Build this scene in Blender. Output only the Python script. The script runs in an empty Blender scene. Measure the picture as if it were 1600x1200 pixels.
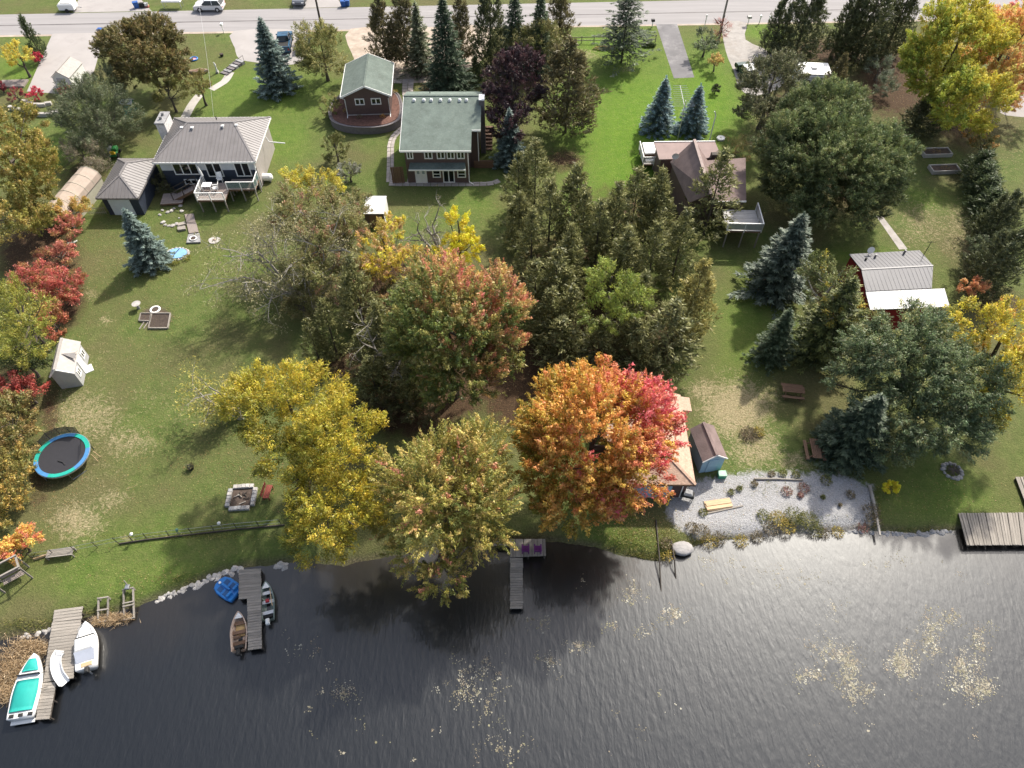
import bpy, math, random
import numpy as np
from mathutils import Vector, Matrix

sc = bpy.context.scene
COL = sc.collection
R = math.radians
# ---------------------------------------------------------------- camera, sky, sun
CAM_H, CAM_F, CAM_T = 50.0, 1110.0, R(52)
cam_d = bpy.data.cameras.new('camera'); cam = bpy.data.objects.new('camera', cam_d); COL.objects.link(cam)
cam.location = (0, 0, CAM_H); cam.rotation_euler = (R(90) - CAM_T, 0, 0)
cam_d.sensor_width = 36; cam_d.lens = 36 * CAM_F / 1600; cam_d.clip_end = 6000; cam_d.clip_start = .5
sc.camera = cam
SUN_AZ, SUN_EL = R(34), R(45)          # azimuth from +Y towards +X
world = bpy.data.worlds.new('World'); sc.world = world; world.use_nodes = True
wn = world.node_tree.nodes; wl = world.node_tree.links; wn.clear()
w_out = wn.new('ShaderNodeOutputWorld'); w_bg = wn.new('ShaderNodeBackground')
sky = wn.new('ShaderNodeTexSky'); sky.sky_type = 'NISHITA'; sky.sun_disc = False
sky.sun_elevation = SUN_EL; sky.sun_rotation = SUN_AZ; sky.dust_density = 4.0; sky.air_density = 1.0
w_hsv = wn.new('ShaderNodeHueSaturation'); w_hsv.inputs['Saturation'].default_value = .7   # thin high cloud greys the blue
wl.new(sky.outputs[0], w_hsv.inputs['Color']); wl.new(w_hsv.outputs[0], w_bg.inputs[0])
w_bg.inputs[1].default_value = 0.15
wl.new(w_bg.outputs[0], w_out.inputs[0])
sun_d = bpy.data.lights.new('sun', 'SUN'); sun = bpy.data.objects.new('sun', sun_d); COL.objects.link(sun)
sun_d.energy = 4.5; sun_d.angle = R(2.0); sun_d.color = (1, .93, .82)
sdir = Vector((math.sin(SUN_AZ) * math.cos(SUN_EL), math.cos(SUN_AZ) * math.cos(SUN_EL), math.sin(SUN_EL)))
sun.rotation_euler = sdir.to_track_quat('Z', 'Y').to_euler(); sun.location = (60, 90, 80)
vs = sc.view_settings; vs.view_transform = 'Standard'; vs.look = 'None'; vs.exposure = 0.58; vs.gamma = 1; vs.use_curve_mapping = False
sc.cycles.max_bounces = 6; sc.cycles.diffuse_bounces = 2; sc.cycles.glossy_bounces = 3; sc.cycles.transmission_bounces = 4
sc.cycles.caustics_reflective = False; sc.cycles.caustics_refractive = False

# ---------------------------------------------------------------- helpers
CT, ST = math.cos(CAM_T), math.sin(CAM_T)
def P(u, v, z=0.0):
    """where the line of sight through photo point (u, v) meets height z"""
    x = (u - 800) / CAM_F; y = (v - 600) / CAM_F
    k = (z - CAM_H) / (-ST - y * CT)
    return Vector((x * k, (CT - y * ST) * k, z))
def scale_at(v, z=0.0):
    """photo pixels per metre there"""
    return CAM_F * (ST + (v - 600) / CAM_F * CT) / (CAM_H - z)
def to_px(X, Y, Z):
    dz = Z - CAM_H
    zc = Y * CT - dz * ST; yc = -Y * ST - dz * CT
    return 800 + CAM_F * X / zc, 600 + CAM_F * yc / zc

def tag(o, label=None, cat=None, group=None, kind=None):
    if label: o['label'] = label
    if cat: o['category'] = cat
    if group: o['group'] = group
    if kind: o['kind'] = kind
    return o
def thing(name, label, cat, loc=(0, 0, 0), rz=0.0, group=None):
    o = bpy.data.objects.new(name, None); COL.objects.link(o)
    o.location = loc; o.rotation_euler = (0, 0, rz); o.empty_display_size = .3
    return tag(o, label, cat, group)
def kids(o):
    return [c for c in bpy.data.objects if c.parent == o]
def copy_tree(o, parent=None, ch=None):
    if ch is None:
        ch = {}
        for c in bpy.data.objects:
            if c.parent: ch.setdefault(c.parent.name, []).append(c)
    c = o.copy(); COL.objects.link(c); c.parent = parent
    for k in ch.get(o.name, []): copy_tree(k, c, ch)
    return c

class MB:
    """collects shapes, builds them as one mesh object"""
    def __init__(s): s.v = []; s.f = []; s.m = []; s.cm = 0
    def mat(s, i): s.cm = i; return s
    def add(s, vs, fs):
        n = len(s.v); s.v += [tuple(p) for p in vs]; s.f += [tuple(i + n for i in f) for f in fs]; s.m += [s.cm] * len(fs); return s
    def box(s, x0, x1, y0, y1, z0, z1):
        vs = [(x, y, z) for z in (z0, z1) for y in (y0, y1) for x in (x0, x1)]
        return s.add(vs, [(0, 2, 3, 1), (4, 5, 7, 6), (0, 1, 5, 4), (2, 6, 7, 3), (0, 4, 6, 2), (1, 3, 7, 5)])
    def bbox(s, x0, x1, y0, y1, z0, z1, b=.03):
        """box with its top edges bevelled"""
        b = min(b, (x1 - x0) / 3, (y1 - y0) / 3, (z1 - z0) / 2)
        def ring(i, z): return [(x0 + i, y0 + i, z), (x1 - i, y0 + i, z), (x1 - i, y1 - i, z), (x0 + i, y1 - i, z)]
        vs = ring(0, z0) + ring(0, z1 - b) + ring(b, z1)
        fs = [(3, 2, 1, 0), (8, 9, 10, 11)]
        for k in (0, 4):
            for i in range(4): fs.append((k + i, k + (i + 1) % 4, k + 4 + (i + 1) % 4, k + 4 + i))
        return s.add(vs, fs)
    def bar(s, a, b, w, h, up=(0, 0, 1)):
        a = Vector(a); b = Vector(b); d = (b - a).normalized(); up = Vector(up)
        if abs(d.dot(up)) > .95: up = Vector((0, 1, 0))
        x = d.cross(up).normalized() * (w / 2); y = x.cross(d).normalized() * (h / 2)
        vs = [p + i * x + j * y for p in (a, b) for i, j in ((-1, -1), (1, -1), (1, 1), (-1, 1))]
        return s.add(vs, [(3, 2, 1, 0), (4, 5, 6, 7)] + [(i, (i + 1) % 4, 4 + (i + 1) % 4, 4 + i) for i in range(4)])
    def tube(s, pts, rads, n=6, cap=True):
        pts = [Vector(p) for p in pts]
        if not hasattr(rads, '__len__'): rads = [rads] * len(pts)
        vs = []; fs = []
        for i, p in enumerate(pts):
            d = (pts[min(i + 1, len(pts) - 1)] - pts[max(i - 1, 0)]).normalized()
            u = Vector((0, 0, 1)) if abs(d.z) < .9 else Vector((1, 0, 0))
            x = d.cross(u).normalized(); y = x.cross(d)
            for k in range(n):
                a = 2 * math.pi * k / n; vs.append(p + (x * math.cos(a) + y * math.sin(a)) * rads[i])
        for i in range(len(pts) - 1):
            for k in range(n): fs.append((i * n + k, i * n + (k + 1) % n, (i + 1) * n + (k + 1) % n, (i + 1) * n + k))
        if cap: fs += [tuple(range(n))[::-1], tuple(range((len(pts) - 1) * n, len(pts) * n))]
        return s.add(vs, fs)
    def cyl(s, x, y, z0, z1, r, n=16, r1=None):
        return s.tube([(x, y, z0), (x, y, z1)], [r, r if r1 is None else r1], n)
    def prism(s, poly, z0, z1):
        n = len(poly)
        if sum(poly[i][0] * poly[(i + 1) % n][1] - poly[(i + 1) % n][0] * poly[i][1] for i in range(n)) < 0: poly = poly[::-1]
        vs = [(p[0], p[1], z0) for p in poly] + [(p[0], p[1], z1) for p in poly]
        return s.add(vs, [tuple(range(n))[::-1], tuple(range(n, 2 * n))] + [(i, (i + 1) % n, n + (i + 1) % n, n + i) for i in range(n)])
    def slab(s, poly, t):
        """flat polygon in space, t thick below it"""
        poly = [Vector(p) for p in poly]; n = len(poly)
        nn = (poly[1] - poly[0]).cross(poly[2] - poly[0]).normalized()
        if nn.z < 0: poly = poly[::-1]; nn = -nn
        vs = poly + [p - nn * t for p in poly]
        return s.add(vs, [tuple(range(n)), tuple(range(n, 2 * n))[::-1]] + [((i + 1) % n, i, n + i, n + (i + 1) % n) for i in range(n)])
    def ribs(s, poly, along, step, w, h):
        """raised seams on a flat polygon, running up the slope"""
        poly = [Vector(p) for p in poly]; n = len(poly)
        nn = (poly[1] - poly[0]).cross(poly[2] - poly[0]).normalized()
        if nn.z < 0: nn = -nn
        ux = Vector(along).normalized(); uy = nn.cross(ux).normalized()
        o = poly[0]; q = [((p - o).dot(ux), (p - o).dot(uy)) for p in poly]
        lo = min(a for a, b in q); hi = max(a for a, b in q); c = lo + step / 2
        while c < hi:
            hit = []
            for i in range(n):
                (a0, b0), (a1, b1) = q[i], q[(i + 1) % n]
                if (a0 - c) * (a1 - c) < 0: hit.append(b0 + (b1 - b0) * (c - a0) / (a1 - a0))
            hit.sort()
            if len(hit) >= 2 and hit[-1] - hit[0] > .1:
                s.bar(o + ux * c + uy * hit[0] + nn * h / 2, o + ux * c + uy * hit[-1] + nn * h / 2, w, h, nn)
            c += step
        return s
    def build(s, name, mats, parent=None, smooth=False, world=False, loc=None):
        me = bpy.data.meshes.new(name)
        vs = s.v
        if world and parent is not None:
            M = parent.matrix_basis.inverted()
            if parent.parent is not None: M = M @ parent.parent.matrix_basis.inverted()
            vs = [tuple(M @ Vector(p)) for p in vs]
        me.from_pydata(vs, [], s.f)
        if not isinstance(mats, (list, tuple)): mats = [mats]
        for m in mats: me.materials.append(m)
        if len(mats) > 1: me.polygons.foreach_set('material_index', s.m)
        if smooth: me.shade_smooth()
        me.update()
        o = bpy.data.objects.new(name, me); COL.objects.link(o)
        if parent is not None: o.parent = parent
        if loc is not None: o.location = loc
        return o

# ---------------------------------------------------------------- materials
MATS = {}
def mat(name, col, rough=.7, var=.18, scale=3.0, metal=0.0, bump=0.0, bscale=20.0, alpha=1.0, spec=.4, detail=6, stretch=None, dirt=None):
    if name in MATS: return MATS[name]
    m = bpy.data.materials.new(name); m.use_nodes = True; nt = m.node_tree; N = nt.nodes; L = nt.links
    b = N['Principled BSDF']; b.inputs['Roughness'].default_value = rough; b.inputs['Metallic'].default_value = metal
    b.inputs['Specular IOR Level'].default_value = spec
    tc = N.new('ShaderNodeTexCoord'); src = tc.outputs['Object']
    if stretch:
        mp = N.new('ShaderNodeMapping'); mp.inputs['Scale'].default_value = stretch; L.new(src, mp.inputs[0]); src = mp.outputs[0]
    oi = N.new('ShaderNodeObjectInfo')
    av = N.new('ShaderNodeVectorMath'); av.operation = 'ADD'; L.new(src, av.inputs[0])
    mm = N.new('ShaderNodeMath'); mm.operation = 'MULTIPLY'; mm.inputs[1].default_value = 37.0; L.new(oi.outputs['Random'], mm.inputs[0])
    L.new(mm.outputs[0], av.inputs[1])
    n = N.new('ShaderNodeTexNoise'); n.inputs['Scale'].default_value = scale; n.inputs['Detail'].default_value = detail; n.inputs['Roughness'].default_value = .65
    L.new(av.outputs[0], n.inputs['Vector'])
    mr = N.new('ShaderNodeMapRange'); mr.inputs['From Min'].default_value = .25; mr.inputs['From Max'].default_value = .75
    mr.inputs['To Min'].default_value = 1 - var; mr.inputs['To Max'].default_value = 1 + var; L.new(n.outputs['Fac'], mr.inputs[0])
    mr2 = N.new('ShaderNodeMapRange'); mr2.inputs['To Min'].default_value = 1 - var * .5; mr2.inputs['To Max'].default_value = 1 + var * .5; L.new(oi.outputs['Random'], mr2.inputs[0])
    mu = N.new('ShaderNodeMath'); mu.operation = 'MULTIPLY'; L.new(mr.outputs[0], mu.inputs[0]); L.new(mr2.outputs[0], mu.inputs[1])
    mx = N.new('ShaderNodeMix'); mx.data_type = 'RGBA'; mx.blend_type = 'MULTIPLY'; mx.inputs[0].default_value = 1
    cin = mx.inputs[6]; cin.default_value = (*col, 1); L.new(mu.outputs[0], mx.inputs[7])
    out = mx.outputs[2]
    if dirt:
        n2 = N.new('ShaderNodeTexNoise'); n2.inputs['Scale'].default_value = dirt[1]; n2.inputs['Detail'].default_value = 8; n2.inputs['Roughness'].default_value = .7; L.new(av.outputs[0], n2.inputs['Vector'])
        r2 = N.new('ShaderNodeMapRange'); r2.inputs['From Min'].default_value = .5; r2.inputs['From Max'].default_value = .72; r2.inputs['To Max'].default_value = dirt[2]; L.new(n2.outputs['Fac'], r2.inputs[0])
        m2 = N.new('ShaderNodeMix'); m2.data_type = 'RGBA'; L.new(r2.outputs[0], m2.inputs[0]); L.new(out, m2.inputs[6]); m2.inputs[7].default_value = (*dirt[0], 1); out = m2.outputs[2]
    L.new(out, b.inputs['Base Color'])
    if bump:
        bn = N.new('ShaderNodeTexNoise'); bn.inputs['Scale'].default_value = bscale; bn.inputs['Detail'].default_value = 5; L.new(av.outputs[0], bn.inputs['Vector'])
        bp = N.new('ShaderNodeBump'); bp.inputs['Strength'].default_value = bump; bp.inputs['Distance'].default_value = .05; L.new(bn.outputs['Fac'], bp.inputs['Height']); L.new(bp.outputs[0], b.inputs['Normal'])
    if alpha < 1: b.inputs['Alpha'].default_value = alpha
    MATS[name] = m; return m

def leaf_material(name, trans=.35, rough=.6, gain=1.0):
    m = bpy.data.materials.new(name); m.use_nodes = True; nt = m.node_tree; N = nt.nodes; L = nt.links; N.clear()
    o = N.new('ShaderNodeOutputMaterial'); at = N.new('ShaderNodeAttribute'); at.attribute_name = 'leaf_colour'
    d = N.new('ShaderNodeBsdfDiffuse'); t = N.new('ShaderNodeBsdfTranslucent'); mx = N.new('ShaderNodeMixShader'); mx.inputs[0].default_value = trans
    L.new(at.outputs['Color'], d.inputs[0]); L.new(at.outputs['Color'], t.inputs[0])
    L.new(d.outputs[0], mx.inputs[1]); L.new(t.outputs[0], mx.inputs[2])
    g = N.new('ShaderNodeBsdfGlossy'); g.inputs['Roughness'].default_value = .5; g.inputs[0].default_value = (1, 1, 1, 1)
    m2 = N.new('ShaderNodeMixShader'); m2.inputs[0].default_value = .025
    L.new(mx.outputs[0], m2.inputs[1]); L.new(g.outputs[0], m2.inputs[2]); L.new(m2.outputs[0], o.inputs[0])
    return m
M_LEAF = leaf_material('broad_leaves', .38)
M_NEEDLE = leaf_material('needles', .3)
M_BARK = mat('bark', (.085, .07, .058), .9, .4, 2.0, bump=.8, bscale=8, stretch=(4, 4, .6))
M_PALEBARK = mat('pale_dead_wood', (.30, .28, .25), .9, .3, 2.0, bump=.4, bscale=10)
M_WOOD = mat('weathered_planks', (.27, .245, .215), .85, .32, 3.0, bump=.4, bscale=18, stretch=(1, 6, 6), dirt=((.11, .1, .085), 1.5, .6))
M_NEWWOOD = mat('fresh_pine_boards', (.52, .37, .22), .7, .2, 3.0, stretch=(1, 6, 6))
M_BROWNWOOD = mat('brown_stained_wood', (.16, .095, .06), .75, .3, 3.0, stretch=(1, 5, 5), bump=.3)
M_DARKWOOD = mat('dark_timber', (.06, .05, .042), .8, .3, 3.0)
M_WHITE = mat('white_paint', (.78, .78, .76), .5, .06, 2.0)
M_TRIM = mat('white_trim', (.8, .8, .78), .45, .05, 3.0)
M_GLASS = mat('window_glass', (.012, .015, .018), .06, .2, 1.0, spec=.6)
M_BLACK = mat('black_rubber', (.02, .02, .02), .7, .2, 4.0)
M_METAL = mat('galvanised_metal', (.42, .43, .44), .35, .15, 4.0, metal=.8)
M_ALU = mat('aluminium', (.55, .56, .57), .4, .1, 4.0, metal=.6)
M_CONC = mat('concrete', (.40, .38, .35), .85, .14, 1.2, bump=.15, bscale=30, dirt=((.24, .22, .2), .8, .5))
M_STONE = mat('pale_stone', (.40, .38, .36), .85, .35, 2.5, bump=.6, bscale=9)
M_GREYSTONE = mat('grey_stone', (.27, .27, .275), .85, .4, 2.5, bump=.6, bscale=9)
M_SOIL = mat('dark_soil', (.07, .052, .042), .95, .45, 4.0, bump=.8, bscale=10)
# ---------------------------------------------------------------- terrain
rng = np.random.default_rng(7)
random.seed(7)
WATER_Z = -0.45
SHORE = [(-900, 1250), (-300, 1120), (-60, 1010), (0, 1000), (45, 992), (80, 985), (130, 966), (160, 960), (200, 955), (240, 938), (300, 915), (345, 896), (385, 886), (435, 882), (480, 880), (540, 884),
         (600, 874), (650, 864), (720, 856), (770, 848), (850, 848), (890, 850), (930, 856), (980, 871), (1020, 879), (1042, 878), (1058, 866), (1075, 858), (1110, 849), (1150, 845), (1200, 840),
         (1260, 834), (1310, 830), (1365, 831), (1420, 834), (1500, 830), (1600, 826), (1900, 815), (2600, 800)]
SH = np.array([P(u, v, WATER_Z)[:2] for u, v in SHORE])
def smooth_noise(x, y, seed, n=6, f0=.1):
    r = np.random.default_rng(seed); o = 0
    for i in range(n):
        a = r.uniform(0, 2 * np.pi); f = f0 * 1.6 ** i
        o = o + np.sin((x * np.cos(a) + y * np.sin(a)) * f + r.uniform(0, 6.3)) / 1.3 ** i
    return o / n
def shore_dist(x, y):
    """signed distance to the water's edge, positive on land"""
    x = np.asarray(x, float); y = np.asarray(y, float)
    best = np.full(x.shape, 1e9)
    for (ax, ay), (bx, by) in zip(SH[:-1], SH[1:]):
        dx, dy = bx - ax, by - ay; t = np.clip(((x - ax) * dx + (y - ay) * dy) / (dx * dx + dy * dy), 0, 1)
        best = np.minimum(best, np.hypot(x - ax - t * dx, y - ay - t * dy))
    ys = np.interp(x, SH[:, 0], SH[:, 1])
    return np.where(y > ys, best, -best)
def land_z(d):
    t = np.clip((d + .0) / 1.1, 0, 1); up = WATER_Z + (-WATER_Z) * (t * t * (3 - 2 * t))
    dn = WATER_Z - 1.6 * np.clip(-d / 8, 0, 1) ** .8
    return np.where(d >= 0, up, dn)
gx = np.concatenate([[-3000, -800, -300, -160, -110], np.arange(-86, 86.01, .45), [110, 160, 300, 800, 3000]])
gy = np.concatenate([[-3000, -600, -150, -40, -10], np.arange(4, 122.01, .45), [135, 160, 250, 600, 1500, 4000]])
GX, GY = np.meshgrid(gx, gy); D = shore_dist(GX, GY) + smooth_noise(GX, GY, 3, f0=1.1) * .35
GZ = land_z(D)
nx, ny = len(gx), len(gy)
V = np.stack([GX, GY, GZ], -1).reshape(-1, 3)
idx = np.arange(nx * ny).reshape(ny, nx)
Q = np.stack([idx[:-1, :-1], idx[:-1, 1:], idx[1:, 1:], idx[1:, :-1]], -1).reshape(-1, 4)
def np_mesh(name, V, Q):
    me = bpy.data.meshes.new(name); n = len(V); q = len(Q); k = Q.shape[1]
    me.vertices.add(n); me.vertices.foreach_set('co', np.ascontiguousarray(V, np.float32).ravel())
    me.loops.add(q * k); me.loops.foreach_set('vertex_index', np.ascontiguousarray(Q, np.int32).ravel())
    me.polygons.add(q); me.polygons.foreach_set('loop_start', np.arange(q, dtype=np.int32) * k)
    me.update(calc_edges=True); return me
g_me = np_mesh('ground', V, Q); g_me.shade_smooth()
ground = bpy.data.objects.new('ground', g_me); COL.objects.link(ground); tag(ground, kind='structure')
# cover: what grows or lies where (dry turf, leaf litter, gravel, lush turf / bare soil, olive turf)
zc = np.maximum(V[:, 1] * CT - (V[:, 2] - CAM_H) * ST, 1.0)
U_ = 800 + CAM_F * V[:, 0] / zc; V_ = 600 + CAM_F * (-V[:, 1] * ST - (V[:, 2] - CAM_H) * CT) / zc
inpic = ((V[:, 1] * CT - (V[:, 2] - CAM_H) * ST) > 1)
DRY_ = None
def blob(lst):
    o = np.zeros(len(U_))
    for u, v, ru, rv, w in lst:
        if lst is DRY_: w *= .84 if u < 700 else 1
        o = np.maximum(o, w * np.exp(-(((U_ - u) / ru) ** 2 + ((V_ - v) / rv) ** 2) ** 1.3))
    return o * inpic
def polymask(poly, soft=8):
    poly = np.array(poly, float); n = len(poly); ins = np.zeros(len(U_), bool); best = np.full(len(U_), 1e9)
    for i in range(n):
        (ax, ay), (bx, by) = poly[i], poly[(i + 1) % n]
        if ay != by:
            c = ((ay > V_) != (by > V_)) & (U_ < (bx - ax) * (V_ - ay) / (by - ay) + ax); ins ^= c
        dx, dy = bx - ax, by - ay; t = np.clip(((U_ - ax) * dx + (V_ - ay) * dy) / (dx * dx + dy * dy), 0, 1)
        best = np.minimum(best, np.hypot(U_ - ax - t * dx, V_ - ay - t * dy))
    s = np.where(ins, best, -best); return np.clip(s / soft + .5, 0, 1) * inpic
DRY_ = None
DRY_ = ([(130, 650, 90, 60, .85), (200, 690, 70, 36, .8), (120, 815, 60, 45, .95), (150, 740, 110, 90, .5), (300, 640, 90, 60, .55), (150, 560, 60, 60, .5), (190, 420, 80, 80, .4), (175, 780, 40, 28, .8), (230, 620, 60, 40, .5), (290, 640, 50, 40, .5), (165, 500, 16, 10, .9), (60, 760, 50, 60, .5),
            (140, 460, 20, 14, .8), (330, 540, 70, 60, .42), (250, 560, 60, 30, .45), (110, 790, 40, 40, .6), (200, 840, 24, 10, .8), (110, 440, 20, 40, .5), (150, 400, 60, 50, .35), (60, 950, 40, 20, .4),
            (1150, 640, 70, 60, 1.0), (1180, 700, 60, 50, .8), (1100, 610, 35, 25, .8), (1240, 720, 60, 25, .7), (1130, 580, 40, 20, .5), (1190, 620, 40, 30, .7), (1440, 350, 60, 60, .6), (1500, 360, 60, 70, .6), (1460, 200, 40, 40, .35),
            (1580, 230, 40, 60, .45), (910, 85, 40, 12, .7), (980, 108, 20, 8, .6), (1170, 220, 30, 18, .6), (660, 310, 30, 10, .4), (740, 60, 30, 20, .6), (400, 260, 30, 20, .3), (330, 110, 40, 20, .25), (1450, 800, 60, 14, .25), (350, 130, 60, 30, .2)])
dry = blob(DRY_)
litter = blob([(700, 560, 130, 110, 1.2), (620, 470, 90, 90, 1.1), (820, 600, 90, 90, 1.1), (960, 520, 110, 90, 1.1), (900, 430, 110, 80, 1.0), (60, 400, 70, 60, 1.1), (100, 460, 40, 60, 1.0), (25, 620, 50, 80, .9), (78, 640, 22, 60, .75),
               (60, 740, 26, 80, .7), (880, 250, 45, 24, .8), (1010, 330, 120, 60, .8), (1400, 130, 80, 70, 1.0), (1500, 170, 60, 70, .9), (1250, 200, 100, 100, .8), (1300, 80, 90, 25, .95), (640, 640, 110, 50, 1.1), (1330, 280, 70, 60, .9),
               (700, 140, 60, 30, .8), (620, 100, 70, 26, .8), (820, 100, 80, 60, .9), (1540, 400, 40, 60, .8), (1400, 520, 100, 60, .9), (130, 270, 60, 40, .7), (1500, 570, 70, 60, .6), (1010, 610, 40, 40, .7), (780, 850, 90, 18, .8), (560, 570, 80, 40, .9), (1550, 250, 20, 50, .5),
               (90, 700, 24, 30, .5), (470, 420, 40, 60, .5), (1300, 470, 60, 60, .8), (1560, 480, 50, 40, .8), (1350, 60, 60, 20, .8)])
gravel = np.maximum(polymask([(1040, 800), (1052, 770), (1100, 748), (1180, 738), (1310, 740), (1362, 760), (1372, 828), (1310, 836), (1200, 846), (1108, 856), (1082, 838), (1060, 826)], 30),
                    polymask([(1070, 862), (1090, 852), (1050, 868), (1046, 882)], 8))
gravel = np.maximum(gravel, blob([(1130, 860, 60, 12, .5), (1060, 875, 30, 14, .6)]))
lush = blob([(1000, 220, 130, 170, 1.0), (960, 70, 80, 24, .9), (1100, 160, 70, 90, 1.0), (1190, 50, 40, 14, .8), (420, 150, 110, 60, .55), (330, 420, 110, 40, .25), (440, 220, 60, 50, .5), (1440, 780, 110, 50, .45), (230, 900, 200, 40, .35), (640, 260, 60, 50, .4), (740, 330, 60, 40, .3), (1160, 520, 50, 120, .4),
             (30, 110, 40, 30, .7), (100, 245, 40, 40, .6), (10, 50, 60, 8, .5), (240, 850, 160, 40, .25), (1340, 400, 80, 14, .5), (1440, 310, 40, 20, .4), (980, 840, 60, 30, .3)])
soil = blob([(245, 497, 32, 24, .9), (1175, 680, 26, 16, .8), (30, 1000, 60, 12, .5), (1490, 735, 22, 12, .6), (275, 420, 22, 8, .5)])
mud = np.clip(1 - np.abs(D.ravel() - .15) / .6, 0, 1)
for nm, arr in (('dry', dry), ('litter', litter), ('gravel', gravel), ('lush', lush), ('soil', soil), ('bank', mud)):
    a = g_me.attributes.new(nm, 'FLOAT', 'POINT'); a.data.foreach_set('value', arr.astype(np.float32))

def ground_material():
    m = bpy.data.materials.new('turf'); m.use_nodes = True; nt = m.node_tree; N = nt.nodes; L = nt.links
    b = N['Principled BSDF']; b.inputs['Roughness'].default_value = .9; b.inputs['Specular IOR Level'].default_value = .15
    tc = N.new('ShaderNodeTexCoord'); src = tc.outputs['Object']
    def noise(s, d=5, r=.6, dist=0):
        n = N.new('ShaderNodeTexNoise'); n.inputs['Scale'].default_value = s; n.inputs['Detail'].default_value = d; n.inputs['Roughness'].default_value = r; n.inputs['Distortion'].default_value = dist; L.new(src, n.inputs['Vector']); return n.outputs['Fac']
    def math_(op, a, b_):
        n = N.new('ShaderNodeMath'); n.operation = op
        for i, x in enumerate((a, b_)):
            if isinstance(x, (int, float)): n.inputs[i].default_value = x
            else: L.new(x, n.inputs[i])
        return n.outputs[0]
    def rng_(x, a, b_, c=0., d=1.):
        n = N.new('ShaderNodeMapRange'); n.inputs[1].default_value = a; n.inputs[2].default_value = b_; n.inputs[3].default_value = c; n.inputs[4].default_value = d; L.new(x, n.inputs[0]); return n.outputs[0]
    def mix(f, a, b_):
        n = N.new('ShaderNodeMix'); n.data_type = 'RGBA'
        if isinstance(f, (int, float)): n.inputs[0].default_value = f
        else: L.new(f, n.inputs[0])
        for i, x in ((6, a), (7, b_)):
            if isinstance(x, tuple): n.inputs[i].default_value = (*x, 1)
            else: L.new(x, n.inputs[i])
        return n.outputs[2]
    def attr(s):
        n = N.new('ShaderNodeAttribute'); n.attribute_name = s; return n.outputs['Fac']
    big = noise(.12, 4); med = noise(.9, 6, .7); fine = noise(7, 5, .7); grit = noise(22, 3, .7); tuft = noise(2.6, 6, .75, .6)
    def masked(a, nz, k=1.3, sharp=3.2, off=.42):
        x = math_('ADD', attr(a), math_('MULTIPLY', math_('SUBTRACT', nz, .5), k)); return rng_(x, off, off + 1 / sharp)
    g = mix(rng_(med, .35, .65), (.072, .108, .026), (.116, .145, .043))
    g = mix(rng_(big, .4, .62), g, (.108, .106, .044))
    lushc = mix(rng_(med, .3, .7), (.075, .160, .013), (.125, .21, .022))
    g = mix(attr('lush'), g, lushc)
    g = mix(rng_(tuft, .5, .75, 0, .7), g, mix(.5, g, (.24, .20, .10)))
    # mown turf is never bare of straw and fallen leaves
    g = mix(masked('dry', math_('ADD', math_('MULTIPLY', tuft, .65), math_('MULTIPLY', fine, .35)), 2.6, 2.4, .5), g, mix(rng_(fine, .3, .7), (.22, .185, .10), (.34, .29, .175)))
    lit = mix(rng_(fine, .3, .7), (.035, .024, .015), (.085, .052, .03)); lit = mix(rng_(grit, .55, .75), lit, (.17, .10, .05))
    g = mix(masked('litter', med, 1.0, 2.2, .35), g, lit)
    g = mix(masked('soil', med, .8), g, (.10, .078, .058))
    gv = mix(rng_(grit, .3, .7), (.24, .24, .245), (.44, .44, .45)); gv = mix(rng_(med, .45, .75, 0, .5), gv, (.25, .24, .21))
    g = mix(masked('gravel', math_('ADD', math_('MULTIPLY', tuft, .6), math_('MULTIPLY', med, .4)), 1.9, 3.4, .34), g, gv)
    g = mix(rng_(attr('bank'), .2, .9, 0, .75), g, mix(rng_(fine, .35, .65), (.05, .042, .03), (.12, .10, .07)))
    v = rng_(fine, .2, .8, .62, 1.38); v2 = rng_(grit, .2, .8, .72, 1.28)
    mu = N.new('ShaderNodeMix'); mu.data_type = 'RGBA'; mu.blend_type = 'MULTIPLY'; mu.inputs[0].default_value = 1; L.new(g, mu.inputs[6]); L.new(math_('MULTIPLY', v, v2), mu.inputs[7])
    L.new(mu.outputs[2], b.inputs['Base Color'])
    bp = N.new('ShaderNodeBump'); bp.inputs['Strength'].default_value = .9; bp.inputs['Distance'].default_value = .12; L.new(math_('ADD', fine, math_('MULTIPLY', tuft, 1.0)), bp.inputs['Height']); L.new(bp.outputs[0], b.inputs['Normal'])
    return m
g_me.materials.append(ground_material())

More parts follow.
